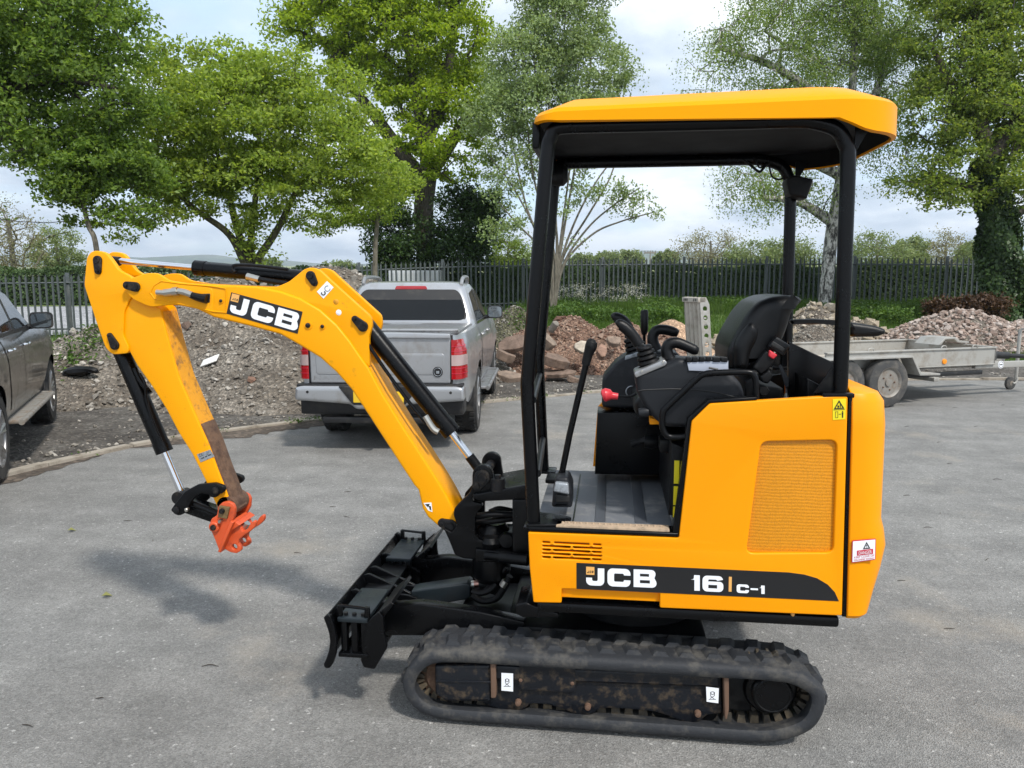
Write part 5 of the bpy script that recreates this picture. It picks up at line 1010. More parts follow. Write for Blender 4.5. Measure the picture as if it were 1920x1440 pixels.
t_('sticker_print', [tube([(.14+.042*math.cos(t), .0135, .485+.042*math.sin(t)) for t in np.linspace(0, 2*PI, 20)], .003, 4, False), box(.115, .165, .012, .0145, .478, .492, 0)], 'print_black')
t_('coupling', [tube([(.30, .30, .60), (.62, .30, .58)], .055, 12, False), tube([(.62, .30, .58), (1.1, .3, .55)], .035, 10, False)], 'black_trim')
t_('chain_box', [box(-.02, .24, .16, .34, .53, .66, .02)], 'grey_tyre')
t_('ramp_locker', [plate([(-.50, .757), (-.42, .835), (-.25, .84), (-.18, .785), (.05, .77), (.05, .795), (-.15, .815), (-.23, .868), (-.43, .86), (-.55, .757)], .50, .95, bev=.004)], 'galvanised')
jw = (np.linalg.inv(TM)@np.array([*G(1893, 730)[:2], 0, 1]))[:2]
w = t_('jockey_wheel', lathe([(.02, -.03), (.085, -.03), (.10, -.02), (.10, .02), (.085, .03), (.02, .03)], (jw[0], jw[1], .10), seg=24), 'grey_tyre')
part('jockey_hub', lathe([(.01, -.036), (.04, -.034), (.045, -.02)], (jw[0], jw[1], .10), seg=14), 'wheel_steel', w)
part('jockey_post', [tube([(jw[0], jw[1]-.05, .10), (jw[0]+.06, jw[1]-.05, .12), (jw[0]+.09, jw[1]-.05, .18)], .014, 8), tube([(jw[0]+.09, jw[1]-.02, .12), (jw[0]+.09, jw[1]-.02, .95)], .026, 10, False), tube([(jw[0]+.09, jw[1]-.02, .95), (jw[0]+.09, jw[1]-.1, .97)], .012, 8, False)], 'galvanised', w)
# upright ramp at the trailer's tail: rail cheeks with round holes, cross treads
rm = bpy.data.objects.new('loading_ramp', None); COL.objects.link(rm); rm.parent = tr; rm.empty_display_size = .2
h0 = .56; HR = .92; LN = .10
ra = (np.linalg.inv(TM)@np.array([*D(1330, 600, 10.9)[:2], 0, 1]))[:2]; RX, RY = float(ra[0]), float(ra[1])
def lean(z): return RX-LN*(z-h0)
holes = [disc((0, z), .036, 14) for z in np.linspace(h0+.12, h0+HR-.16, 6)]
for y in (RY, RY+.42):
    ck = plate([(-.075, h0), (.075, h0), (.075, h0+HR-.10), (.03, h0+HR), (-.075, h0+HR)], y, y+.012, holes, .002)
    v = ck[0].copy(); v[:, 0] += RX-LN*(v[:, 2]-h0); part('ramp_cheek', (v, ck[1]), 'galvanised', rm)
for k, y in enumerate(np.linspace(RY+.05, RY+.37, 4)):
    part('ramp_channel', [tube([(lean(h0)-.06, y, h0), (lean(h0+HR)-.06, y, h0+HR)], .032, 6, False)], 'bed_board', rm, 20)
part('ramp_lip', [box(lean(h0+HR)-.10, lean(h0+HR)+.02, RY, RY+.43, h0+HR-.07, h0+HR-.005, .004)], 'bed_board', rm)
part('ramp_slot', [box(lean(h0+HR)-.103, lean(h0+HR)-.098, y, y+.022, h0+HR-.055, h0+HR-.02, 0) for y in (RY+.05, RY+.10, RY+.28, RY+.32, RY+.36)], 'print_black', rm, 0)
part('ramp_rung', [box(lean(z)-.02, lean(z)+.02, RY+.01, RY+.42, z-.012, z+.012, .003) for z in np.linspace(h0+.06, h0+HR-.2, 8)], 'galvanised', rm)
done()

# ------------------------------------------------------------------ palisade fence
fp = np.array([(-20.5, 16.6), (-17.25, 18.67), (-14.57, 19.6), (-9.16, 23.75), (-4.3, 25.9), (.11, 26.96), (5.5, 27.1), (11.05, 26.4), (13.6, 26.05), (16.5, 25.6)])
fence = thing('palisade_fence', 'tall steel palisade fence with pointed pales along the far side of the yard', 'fence', (0, 26.9, tzf(0, 26.9)))
FH = 1.74
sg = np.linalg.norm(np.diff(fp, axis=0), axis=1); fc = np.concatenate([[0], np.cumsum(sg)]); PITCHF = .158
def fpos(s): return np.array([np.interp(s, fc, fp[:, 0]), np.interp(s, fc, fp[:, 1])])
pw = .029; pv = np.array([(-pw, -.008, 0), (0, .012, 0), (pw, -.008, 0), (-pw, -.008, FH-.10), (0, .012, FH-.07), (pw, -.008, FH-.10), (-pw*.45, .0, FH-.055), (0, .010, FH), (pw*.45, 0, FH-.055)])
pf = [(0, 1, 4, 3), (1, 2, 5, 4), (3, 4, 7, 6), (4, 5, 8, 7)]
pme = bpy.data.meshes.new('pale'); sv = ORG; 
v2 = np.vstack([pv, pv+np.array([0, .004, 0])]); f2 = [tuple(q[::-1]) for q in pf]+[tuple(i+9 for i in q) for q in pf]
pme.from_pydata(v2.tolist(), [], f2); pme.materials.append(MATS['fence_steel']); pme.update()
k = 0; s = .3
while s < fc[-1]:
    p = fpos(s); d = fpos(s+.05)-fpos(s-.05); o = bpy.data.objects.new('pale', pme); COL.objects.link(o); o.parent = fence
    o.location = Vector((p[0], p[1], tzf(*p)-.02+RNG.normal(0, .006)))-fence.location; o.rotation_euler = (RNG.normal(0, .006), RNG.normal(0, .010), math.atan2(d[1], d[0])); s += PITCHF; k += 1
s = 1.0
while s < fc[-1]:
    p = fpos(s); d = fpos(s+.05)-fpos(s-.05); n_ = np.array([-d[1], d[0]])/np.linalg.norm(d); z = tzf(*p); x, y = p+n_*.09
    part('post', box(x-.045, x+.045, y-.03, y+.03, z-.3, z+FH+.01, .004), 'fence_steel', fence); s += 2.75
for dz in (.22, FH-.26):
    for i in range(len(fp)-1):
        pts = [fp[i]+(fp[i+1]-fp[i])*t for t in np.linspace(0, 1, 5)]; d = fp[i+1]-fp[i]; n_ = np.array([-d[1], d[0]])/np.linalg.norm(d)*.035
        part('rail', tube([(a[0]+n_[0], a[1]+n_[1], tzf(*a)+dz) for a in pts], .024, 4, False), 'fence_steel', fence, 20)
done()

# ------------------------------------------------------------------ rubble heaps
def fbm(x, y, seed, sc, oct_=5):
    r = np.random.default_rng(seed); v = np.zeros_like(x); a = 1.
    for o in range(oct_):
        for _ in range(3):
            th = r.random()*PI*2; ph = r.random()*6.28; kx, ky = math.cos(th)*sc, math.sin(th)*sc; v = v+a*np.sin(kx*x+ky*y+ph)/3
        sc *= 1.9; a *= .55
    return v
class Heap:
    """height field built from several cones of tipped material"""
    def __init__(s, cones, seed, rough=.12, sc=2.2): s.c, s.seed, s.rough, s.sc = cones, seed, rough, sc
    def h(s, x, y):
        x, y = np.asarray(x, float), np.asarray(y, float); tot = np.zeros_like(x); n = fbm(x, y, s.seed, s.sc)
        for cx, cy_, ra, rb, H_, rz in s.c:
            c, q = math.cos(rz), math.sin(rz); dx, dy = x-cx, y-cy_; u, v = (dx*c+dy*q)/ra, (-dx*q+dy*c)/rb
            r = np.sqrt(u*u+v*v)*(1+.10*n); k = np.clip(1-r, -.2, 1); hh = H_*(1-np.sqrt(np.clip(1-k, 0, 2)**2+.02)+.01)*1.12
            tot = np.maximum(tot, hh)
        return np.clip(tot, 0, None)+s.rough*n*np.clip(tot*3, 0, 1)
    def z(s, x, y): return tz(x, y)+s.h(x, y)-.03
    def box(s):
        a = np.array(s.c); r = np.maximum(a[:, 2], a[:, 3])*1.1; return (a[:, 0]-r).min(), (a[:, 0]+r).max(), (a[:, 1]-r).min(), (a[:, 1]+r).max()
ROCKS = {}
def rocks(m, flatness=.7):
    if (m, flatness) in ROCKS: return ROCKS[m, flatness]
    out = []
    for k in range(9):
        r = np.random.default_rng(100+k+hash(m) % 1 + int(flatness*10)); bm = bmesh.new()
        for _ in range(14):
            v = r.normal(0, 1, 3); v /= np.linalg.norm(v); v *= (.8+.2*r.random()); bm.verts.new((v[0]*(.8+.35*r.random()), v[1]*.8, v[2]*flatness))
        res = bmesh.ops.convex_hull(bm, input=bm.verts); bmesh.ops.delete(bm, geom=[g for g in res['geom_interior'] if isinstance(g, bmesh.types.BMVert)], context='VERTS')
        bmesh.ops.recalc_face_normals(bm, faces=bm.faces); me = bpy.data.meshes.new('stone'); bm.to_mesh(me); bm.free(); me.materials.append(MATS[m]); out.append(me)
    ROCKS[m, flatness] = out; return out
def heap(nm, label, cat, H, soil, stone, nbig, big, nsmall, small, seed, group=None, flat_=.7, front=None, step=.12):
    x0, x1, y0_, y1 = H.box(); r = np.random.default_rng(seed); cx, cy_ = (x0+x1)/2, (y0_+y1)/2
    root = thing(nm, label, cat, (cx, cy_, tzf(cx, cy_)), group)
    gx_, gy_ = np.arange(x0, x1, step), np.arange(y0_, y1, step); X, Y = np.meshgrid(gx_, gy_); Z = H.z(X, Y); hh = H.h(X, Y); n = len(gx_)
    V = np.stack([X, Y, np.where(hh > .01, Z+r.normal(0, step*.06, X.shape), tz(X, Y)-.08)], -1).reshape(-1, 3); keep = (hh > .002).reshape(-1)
    F = [(j*n+i, j*n+i+1, (j+1)*n+i+1, (j+1)*n+i) for j in range(len(gy_)-1) for i in range(n-1) if keep[j*n+i] or keep[j*n+i+1] or keep[(j+1)*n+i] or keep[(j+1)*n+i+1]]
    used = sorted({i for q in F for i in q}); mp = {u: i for i, u in enumerate(used)}; me_ = part('mound', (V[used], [tuple(mp[i] for i in q) for q in F]), soil, root, 60); me_['kind'] = 'stuff'
    def pick(k):
        out = []
        while len(out) < k:
            x, y = r.uniform(x0, x1), r.uniform(y0_, y1); h_ = float(H.h(np.array(x), np.array(y)))
            if h_ > .0 and (front is None or y < front): out.append((x, y))
        return out
    for x, y in pick(nbig):
        s_ = big[0]*(big[1]/big[0])**(r.random()**2.2); o = bpy.data.objects.new('stone', rocks(stone, flat_)[r.integers(9)]); COL.objects.link(o); o.parent = root
        o.scale = (s_*r.uniform(.7, 1.3), s_*r.uniform(.7, 1.2), s_*r.uniform(.6, 1.05)); o.rotation_euler = (r.normal(0, .45), r.normal(0, .45), r.uniform(0, 6.28))
        o.location = Vector((x, y, float(H.z(np.array(x), np.array(y)))+s_*.18))-root.location
    if nsmall:
        base = [np.array([v.co[:] for v in m_.vertices]) for m_ in rocks(stone, flat_)]; bf = [[tuple(p.vertices) for p in m_.polygons] for m_ in rocks(stone, flat_)]
        VV, FF, n0 = [], [], 0
        for x, y in pick(nsmall):
            k = r.integers(9); s_ = small[0]*(small[1]/small[0])**(r.random()**1.6); a = r.uniform(0, 6.28); c, q = math.cos(a), math.sin(a); b_ = base[k]*s_*r.uniform(.7, 1.25, 3)
            b_ = np.stack([b_[:, 0]*c-b_[:, 1]*q, b_[:, 0]*q+b_[:, 1]*c, b_[:, 2]], 1)+(x, y, float(H.z(np.array(x), np.array(y)))+s_*.25); VV.append(b_); FF += [tuple(i+n0 for i in f) for f in bf[k]]; n0 += len(b_)
        o = part('small_stones', (np.concatenate(VV), FF), stone, root, 0); o['kind'] = 'stuff'
    done(); return root
def gd(px, dep): p = D(px, 528, dep); return float(p[0]), float(p[1])
a0 = gd(620, 14.2); a1 = gd(420, 13.2); a2 = gd(190, 12.0); a3 = gd(520, 11.6)
HA = Heap([(*a0, 3.6, 2.9, 2.05, .1), (*a1, 3.6, 2.6, 1.85, .1), (*a2, 2.4, 2.0, 1.05, .2), (*a3, 2.6, 1.9, 1.0, .1)], 3, .10)
heap('rubble_heap', 'long grey-brown heap of soil and broken stone behind the excavator boom', 'rubble heap', HA, 'soil_grey', 'stone_grey', 295, (.05, .16), 7500, (.014, .060), 11)
b0 = gd(965, 15.2); HB = Heap([(*b0, 1.25, 1.2, 1.28, 0)], 5, .05)
heap('spoil_mound', 'mossy brown earth mound behind the silver truck mirror', 'earth mound', HB, 'soil_moss', 'stone_grey', 40, (.03, .07), 1500, (.012, .035), 12)
c0 = gd(1075, 15.2); c1 = gd(1170, 15.0); c2 = gd(985, 14.6); c3 = gd(1240, 14.8)
HC = Heap([(*c0, 1.5, 1.35, 1.06, 0), (*c1, 1.4, 1.3, 1.0, 0), (*c2, 1.1, 1.0, .85, 0), (*c3, 1.2, 1.2, .8, 0)], 8, .07)
hc = heap('rubble_heap', 'reddish heap of broken brick and concrete slabs beyond the canopy front posts', 'rubble heap', HC, 'soil_brown', 'stone_brick', 220, (.05, .15), 3200, (.015, .05), 13)
# broken slabs and lumps lying in the brick heap
def slab(px, py, dep, sx, sy_, sz, rot, seed, m_='slab_concrete', par=hc, nm='concrete_slab'):
    r = np.random.default_rng(seed); n = 7; out = []; sx, sy_, sz = sx*.78, sy_*.8, sz*.8
    for k in range(n):
        a = 2*PI*k/n+r.uniform(-.2, .2); out.append((sx*math.cos(a)*r.uniform(.8, 1.15), sy_*math.sin(a)*r.uniform(.8, 1.15)))
    bm = bmesh.new(); t = [bm.verts.new((x, y, sz/2+r.normal(0, .012))) for x, y in out]; bm.faces.new(t); ex_ = bmesh.ops.extrude_face_region(bm, geom=list(bm.faces))
    for v in ex_['geom']:
        if isinstance(v, bmesh.types.BMVert): v.co.z -= sz; v.co.x *= .94; v.co.y *= .94
    bmesh.ops.recalc_face_normals(bm, faces=bm.faces); bmesh.ops.bevel(bm, geom=list(bm.edges), offset=.012, segments=1, affect='EDGES'); bmesh.ops.triangulate(bm, faces=[f for f in bm.faces if len(f.verts) > 4])
    me = bpy.data.meshes.new(nm); bm.to_mesh(me); bm.free(); me.materials.append(MATS[m_]); o = bpy.data.objects.new(nm, me); COL.objects.link(o); o.parent = par
    p = D(px, py, dep); o.location = Vector(p)-par.location; o.rotation_euler = rot; return o
slab(965, 645, 13.9, .42, .30, .12, (.45, -.25, .3), 1); slab(1043, 678, 13.6, .40, .32, .20, (.35, .1, 1.1), 2); slab(1048, 702, 13.4, .46, .28, .10, (.12, -.06, .2), 3)
slab(1024, 640, 13.9, .28, .16, .22, (.5, .7, .4), 4, 'slab_concrete'); slab(1092, 650, 13.9, .20, .17, .12, (1.1, .1, .3), 5, 'stone_tan'); slab(1128, 660, 13.9, .12, .22, .14, (.7, .3, .2), 6, 'stone_brick')
slab(955, 706, 13.3, .34, .22, .14, (.2, .1, .5), 7, 'slab_concrete'); slab(946, 668, 13.6, .26, .2, .2, (.3, .3, .9), 8); slab(1012, 706, 13.3, .2, .16, .14, (.3, .1, .2), 9, 'stone_brick'); slab(1075, 712, 13.2, .16, .12, .12, (.1, .4, .6), 10); slab(1038, 612, 14.6, .10, .10, .26, (.5, .5, .2), 11, 'stone_grey'); slab(1150, 640, 14.2, .22, .16, .12, (.5, -.2, .9), 12); slab(1195, 690, 13.6, .2, .15, .12, (.2, .2, .3), 13, 'stone_tan')
d0 = gd(1262, 15.6); HD = Heap([(*d0, 1.25, 1.1, .92, 0), (*gd(1205, 15.6), .8, .8, .62, 0)], 21, .02)
heap('sand_heap', 'smooth orange-tan heap of sand beside the upright ramp', 'sand heap', HD, 'sand_orange', 'stone_tan', 12, (.02, .04), 300, (.008, .016), 14)
e0 = gd(1535, 18.6); e1 = gd(1610, 18.6); e2 = gd(1490, 17.6)
HE = Heap([(*e0, 1.25, 1.2, .90, 0), (*e1, 1.0, 1.0, .52, 0), (*gd(1450, 18.4), 1.1, .9, .5, 0)], 31, .06)
heap('stone_heap', 'heap of large tan rocks behind the excavator seat', 'stone heap', HE, 'soil_grey', 'stone_tan', 240, (.08, .26), 1200, (.02, .06), 15)
HG = Heap([(*gd(1535, 16.4), 1.15, .8, .62, 0)], 33, .04)
heap('gravel_heap', 'low dark gravel heap in front of the tan rocks', 'gravel heap', HG, 'soil_grey', 'stone_grey', 60, (.03, .07), 1600, (.01, .035), 16)
sb = heap('stone_heap', 'small scatter of pale stone slabs between the ramp and the seat', 'stone heap', Heap([(*gd(1365, 17.0), .8, .7, .42, 0)], 34, .04), 'soil_grey', 'stone_tan', 50, (.05, .14), 200, (.02, .05), 17)
slab(1362, 632, 16.4, .55, .25, .12, (.3, -.55, .3), 21, 'stone_tan', sb, 'stone_slab')
HF = Heap([(*gd(1815, 17.6), 2.15, 1.9, .84, 0), (*gd(1930, 17.2), 1.9, 1.7, .62, 0)], 41, .05)
heap('stone_heap', 'tall heap of pinkish broken stone behind the trailer drawbar', 'stone heap', HF, 'soil_grey', 'stone_pink', 300, (.07, .15), 3000, (.04, .095), 18, flat_=.75)
# odd bits on the left heap
def on(H, px, py, dep): p = D(px, py, dep); return p
tl_ = G(395, 681, 0); 
def on_heap(H, px, py):
    for t in np.linspace(6, 16, 800):
        p = D(px, py, t)
        if p[2] < float(H.z(np.array(p[0]), np.array(p[1]))): return p
    return D(px, py, 11)
p = on_heap(HA, 395, 681); o = part('tile', [(lambda v: (np.array(v[0])@np.array(Matrix.Rotation(.5, 3, 'X')).T@np.array(Matrix.Rotation(-.35, 3, 'Y')).T+p+[0, -.02, .04], v[1]))(box(-.13, .13, -.09, .09, -.008, .008, .002))], 'paper_white'); tag(o, 'flat white broken tile lying on the grey rubble slope', 'tile')
p = on_heap(HA, 155, 706); o = part('scrap_bag', [(lambda v: (v[0]*[.24, .14, .09]+p+[0, -.02, .04], v[1]))(tube([(-1, 0, -.3), (-.6, .1, .2), (0, 0, .5), (.6, -.1, .6), (1, 0, .3)], [.3, .7, .8, .6, .2], 8))], 'hose_rubber', None, 20); tag(o, 'crumpled black scrap of sheeting on the rubble behind the grey pickup', 'scrap')
for (px, py, s_, m_) in ((180, 745, .14, 'stone_grey'), (172, 758, .13, 'stone_grey'), (472, 713, .14, 'stone_brick'), (350, 612, .2, 'slab_concrete')):
    p = on_heap(HA, px, py); o = bpy.data.objects.new('loose_stone', rocks(m_, .7)[3]); COL.objects.link(o); o.location = p; o.scale = (s_, s_*.8, s_*.6); o.rotation_euler = (.2, .3, px); tag(o, {180: 'pale grey stone at the foot of the rubble near the grey pickup wheel', 172: 'lower of two grey stones at the rubble foot', 472: 'rounded orange-red stone on the grey rubble under the boom', 350: 'flat brown slab lying high on the grey rubble'}[px], 'stone')
# ------------------------------------------------------------------ vegetation
def leafquads(C, Nrm, Ax, L, Wd, r):
    """pointed leaves: centres C, normals, long axes"""
    Ax = Ax-Nrm*(Ax*Nrm).sum(1, keepdims=True); Ax /= np.linalg.norm(Ax, axis=1, keepdims=True)+1e-9; B = np.cross(Nrm, Ax)
    L, Wd = L[:, None], Wd[:, None]; fold = Nrm*Wd*.35
    return np.stack([C-Ax*L*.5, C+B*Wd*.5+fold-Ax*L*.06, C+Ax*L*.5-Nrm*L*.12, C-B*Wd*.5+fold-Ax*L*.06], 1).reshape(-1, 3)
def unit(v): return v/(np.linalg.norm(v, axis=1, keepdims=True)+1e-9)
def leaves_around(C, r, size, up=.55, droop=0., aspect=.55):
    n = len(C); N_ = unit(r.normal(0, 1, (n, 3))+[0, 0, up*1.6]); A = unit(r.normal(0, 1, (n, 3))+[0, 0, -droop]); s = size*r.uniform(.6, 1.25, n)
    return leafquads(C, N_, A, s, s*aspect, r)
def limb_mesh(edges, seg=5):
    """edges: (p0, p1, r0, r1); tapered sticks, vectorised"""
    P0, P1, R0, R1 = (np.array([e[i] for e in edges], float) for i in range(4)); T = unit(P1-P0)
    U = np.cross(T, np.where(np.abs(T[:, 2:3]) < .9, [[0, 0, 1.]], [[1., 0, 0]])); U = unit(U); B = np.cross(T, U); P1 = P1+T*R1[:, None]*.6
    a = np.arange(seg)*2*PI/seg; c, s = np.cos(a), np.sin(a)
    ring0 = P0[:, None]+R0[:, None, None]*(U[:, None]*c[None, :, None]+B[:, None]*s[None, :, None]); ring1 = P1[:, None]+R1[:, None, None]*(U[:, None]*c[None, :, None]+B[:, None]*s[None, :, None])
    n = len(edges); V = np.concatenate([ring0, ring1], 1).reshape(-1, 3); k = np.arange(seg); k2 = (k+1) % seg
    q = np.stack([k, k2, seg+k2, seg+k], 1); F = (q[None]+np.arange(n)[:, None, None]*2*seg).reshape(-1, 4); return V, F.tolist()
def tree(nm, label, base, stems, blobs, leafm, barkm, nleaf, size, ntips, seed, r0, trunk_rings=True, group=None, spread=.34, flat=.55, droop=0., strand=0., aspect=.55, up=.55, barem=None, shell=.35, twig=.006, extra=None, cat='tree'):
    """base (x, y); stems: polylines of (x, y, z) starting at the ground; blobs: (centre, (rx, ry, rz), weight)"""
    r = np.random.default_rng(seed); bz_ = tzf(*base); root = thing(nm, label, cat, (base[0], base[1], bz_), group)
    nodes, par, fixed = [], [], []
    for st in stems:
        p = smoothpath(st, 5); start = len(nodes)
        for i, q in enumerate(p):
            nodes.append(q); par.append(start+i-1 if i else (-1 if not nodes[:-1] else int(np.argmin(np.linalg.norm(np.array(nodes[:-1])-q, axis=1)))))
    w = np.array([b[2]*b[1][0]*b[1][1]*b[1][2] for b in blobs]); w /= w.sum(); tips = []
    for i in r.choice(len(blobs), ntips, p=w):
        v = r.normal(0, 1, 3); v /= np.linalg.norm(v); v *= (shell+(1-shell)*r.random())**.6; c, rad, _ = blobs[i]; tips.append(np.array(c)+v*np.array(rad))
    tips = np.array(tips); N0 = np.array(nodes); d = np.array([np.linalg.norm(N0-t, axis=1).min() for t in tips]); tipn = []
    buf = np.zeros((len(nodes)+ntips*6, 3)); buf[:len(nodes)] = N0; cnt = len(nodes)
    for k in np.argsort(d):
        t = tips[k]; df = buf[:cnt]-t; dist = np.linalg.norm(df, axis=1)+.9*np.clip(df[:, 2]-.1, 0, None); j = int(np.argmin(dist)); p0 = buf[j].copy(); L = np.linalg.norm(t-p0); m_ = max(1, min(5, int(L/.35))); prev = j
        bend = r.normal(0, .09*L, 3)+[0, 0, .10*L]
        for q in range(1, m_+1):
            f = q/m_; x = p0+(t-p0)*f+bend*math.sin(PI*f)*(1 if q < m_ else 0); buf[cnt] = x; nodes.append(x); par.append(prev); prev = cnt; cnt += 1
        tipn.append(prev)
    cntd = np.zeros(cnt)
    for t in tipn: cntd[t] += 1
    for i in range(cnt-1, -1, -1):
        if par[i] >= 0 and par[i] < i: cntd[par[i]] += cntd[i]
    tot = max(cntd.max(), 1); rad = np.maximum(twig, r0*np.sqrt(np.maximum(cntd, .15)/tot)*.85)
    E_ = [(buf[par[i]], buf[i], min(rad[par[i]], rad[i]*1.5), rad[i]) for i in range(cnt) if par[i] >= 0]
    tk = [limb_mesh(E_)]
    for st in stems:
        p = smoothpath(st, 6); rr = r0*(1 if len(stems) == 1 else .62)*np.linspace(1.15, .45, len(p)); rr[0] *= 1.25; tk.append(tube(p, list(rr), 12, False))
    part('trunk', tk, barkm, root, 60)
    per = max(1, nleaf//ntips); C = np.repeat(tips, per, 0); n = len(C); g = r.normal(0, 1, (n, 3)); g *= (r.random((n, 1))**.4)*spread*np.array([1, 1, flat])/np.maximum(.8, np.linalg.norm(g, axis=1, keepdims=True)*.6)
    cs = np.repeat(r.uniform(.45, 1.25, ntips), per)[:, None]; C = C+g*cs
    if strand:
        k = np.repeat(r.uniform(.3, 1., ntips), per)*strand; C[:, 2] -= k*r.random(n)**1.2; C[:, :2] = np.repeat(tips[:, :2], per, 0)+np.round(g[:, :2]*9)/9*1.3+r.normal(0, .02, (n, 2))
    fm = fmesh('crown', leaves_around(C, r, size, up, droop, aspect), 4); o = link('crown', fm, leafm, root); o['kind'] = 'stuff'
    if extra: extra(root, r)
    done(); return root
def B(px, py, dep, rx, ry, rz, w=1.): p = D(px, py, dep); return (tuple(p), (rx, ry, rz), w)
def Dp(px, py, dep): return tuple(float(v) for v in D(px, py, dep))
def foot(px, dep): x, y = gd(px, dep); return (x, y, tzf(x, y)-.05)
# broad hornbeam behind the boom
f_ = foot(472, 15.6)
tree('hornbeam_tree', 'broad mid-green tree with several splayed stems directly behind the boom', f_[:2],
     [[f_, Dp(470, 480, 15.6), Dp(476, 400, 15.6), Dp(486, 290, 15.6), Dp(480, 190, 15.6)], [Dp(462, 500, 15.6), Dp(430, 440, 15.4), Dp(370, 395, 15.2), Dp(310, 340, 15)], [Dp(465, 490, 15.6), Dp(442, 420, 15.8), Dp(425, 350, 16), Dp(400, 260, 16)], [Dp(480, 490, 15.6), Dp(520, 430, 15.5), Dp(560, 350, 15.4), Dp(610, 270, 15.3)]],
     [B(450, 235, 15.6, 1.9, 1.8, 1.45, 1.1), B(330, 290, 15.2, 1.35, 1.4, 1.15), B(580, 270, 15.4, 1.4, 1.5, 1.2), B(390, 150, 15.8, 1.1, 1.2, .75), B(520, 150, 15.8, 1.2, 1.2, .7), B(265, 350, 14.9, .95, 1., .75), B(660, 320, 15.2, 1.05, 1.1, .85), B(300, 170, 15.8, .75, .8, .55), B(640, 200, 15.8, .9, 1., .7), B(340, 400, 14.6, .8, .8, .45, .8), B(235, 415, 14.6, .55, .6, .35, .7), B(560, 400, 15.4, .8, .8, .5, .5), B(500, 420, 15, .6, .6, .5, .4), B(690, 400, 15.2, .6, .6, .4, .5), B(465, 470, 15.1, .7, .5, .16, .9), B(560, 440, 15.1, .5, .5, .25, .7), B(280, 440, 14.6, .45, .5, .2, .7), B(365, 452, 15, .55, .5, .2, .8), B(500, 455, 15.2, .5, .5, .22, .8), B(425, 62, 15.8, .35, .4, .12, 1.2), B(310, 95, 15.8, .4, .4, .2, .8), B(450, 90, 15.8, .7, .7, .28, .6), B(430, 340, 14.8, 1.6, .9, .8, .8)],
     'leaf_hornbeam', 'bark_green', 66000, .092, 560, 1, .12, spread=.30, flat=.42)
# dark tree overhanging the top corner
f_ = foot(-150, 13.5)
tree('shade_tree', 'dark green leafy tree overhanging the dark grey pickup, its trunk out of view', f_[:2],
     [[f_, Dp(-140, 300, 13.5), Dp(-60, 120, 13.3), Dp(60, 20, 13)], [Dp(-140, 260, 13.5), Dp(-20, 180, 13), Dp(110, 150, 13), Dp(215, 165, 13)], [Dp(-145, 330, 13.5), Dp(-80, 260, 13), Dp(10, 260, 12.6)]],
     [B(60, 70, 13, 1.3, 1.2, .95), B(175, 60, 13.2, .95, 1., .75), B(30, 180, 12.8, .95, 1., .85), B(150, 170, 13, 1.0, 1., .75), B(225, 190, 13.2, .72, .8, .65), B(20, 295, 12.6, .55, .7, .62), B(-60, 120, 13, 1.2, 1.2, 1.4), B(215, 105, 13.2, .45, .6, .5), B(110, 265, 13, .75, .8, .32, .7), B(240, 40, 13.2, .3, .5, .35, .6), B(190, 270, 13.3, .85, .8, .45, .8), B(55, 5, 13, 1.6, 1.2, .8), B(25, 415, 12.8, .55, .5, .16, .45), B(95, 405, 12.8, .5, .5, .14, .4)],
     'leaf_dark', 'bark_dark', 50000, .085, 420, 2, .16, spread=.27, flat=.6)
f_ = foot(188, 13.2)
tree('young_tree', 'slim young tree leaning behind the bent top of the boom', f_[:2], [[f_, Dp(182, 475, 13.2), Dp(165, 420, 13.2), Dp(146, 335, 13.3), Dp(150, 240, 13.4)]],
     [B(150, 330, 13.2, .72, .7, .5), B(200, 300, 13.2, .8, .8, .5), B(110, 355, 13, .5, .5, .28, .7), B(230, 330, 13.4, .7, .7, .45), B(250, 400, 13.4, .5, .5, .3, .6), B(170, 255, 13.4, .6, .6, .4)],
     'leaf_dark', 'bark_grey', 15000, .085, 170, 3, .045, spread=.26, flat=.5)
# oak
f_ = foot(797, 28.5)
tree('oak_tree', 'tall yellow-green oak with a thick dark trunk behind the silver pickup', f_[:2],
     [[f_, Dp(797, 470, 28.5), Dp(793, 390, 28.5), Dp(800, 300, 28.5), Dp(780, 180, 28.5), Dp(760, 60, 28.5)], [Dp(800, 330, 28.5), Dp(850, 260, 28.3), Dp(890, 190, 28)], [Dp(792, 340, 28.5), Dp(740, 270, 28.5), Dp(690, 200, 28.5), Dp(620, 120, 28.5)], [Dp(795, 270, 28.5), Dp(830, 180, 29), Dp(850, 70, 29)]],
     [B(740, 70, 28.5, 2.3, 2.2, 1.7), B(610, 60, 28.5, 1.9, 2., 1.2), B(850, 80, 28.3, 1.9, 2., 1.6), B(540, 45, 28.5, .9, 1.2, .6), B(690, 160, 28.5, 1.8, 1.8, 1.2), B(880, 190, 28, 1.3, 1.5, 1.4), B(790, 190, 28.2, 1.9, 1.8, 1.1), B(740, 290, 28, 1.5, 1.5, 1.1), B(850, 300, 27.8, 1.5, 1.5, 1.0), B(700, 360, 28, 1.0, 1., .7, .7), B(790, 350, 27.6, 1.4, 1.2, .6, .7), B(780, -40, 28.5, 2.8, 2.5, 1.3), B(650, -10, 28.5, 2.2, 2.2, 1.)],
     'leaf_oak', 'bark_dark', 64000, .145, 480, 4, .46, spread=.42, flat=.55, aspect=.6)
def bush(nm, label, px, dep, blobs, leafm, nleaf, size, ntips, seed, r0=.05, **k):
    f = foot(px, dep); cs = [np.array(b[0]) for b in blobs]
    return tree(nm, label, f[:2], [[f, tuple((np.array(f)+c)/2+[0, 0, .1]), tuple(c)] for c in cs[:5]], blobs, leafm, k.pop('bark', 'bark_dark'), nleaf, size, ntips, seed, r0, **k)
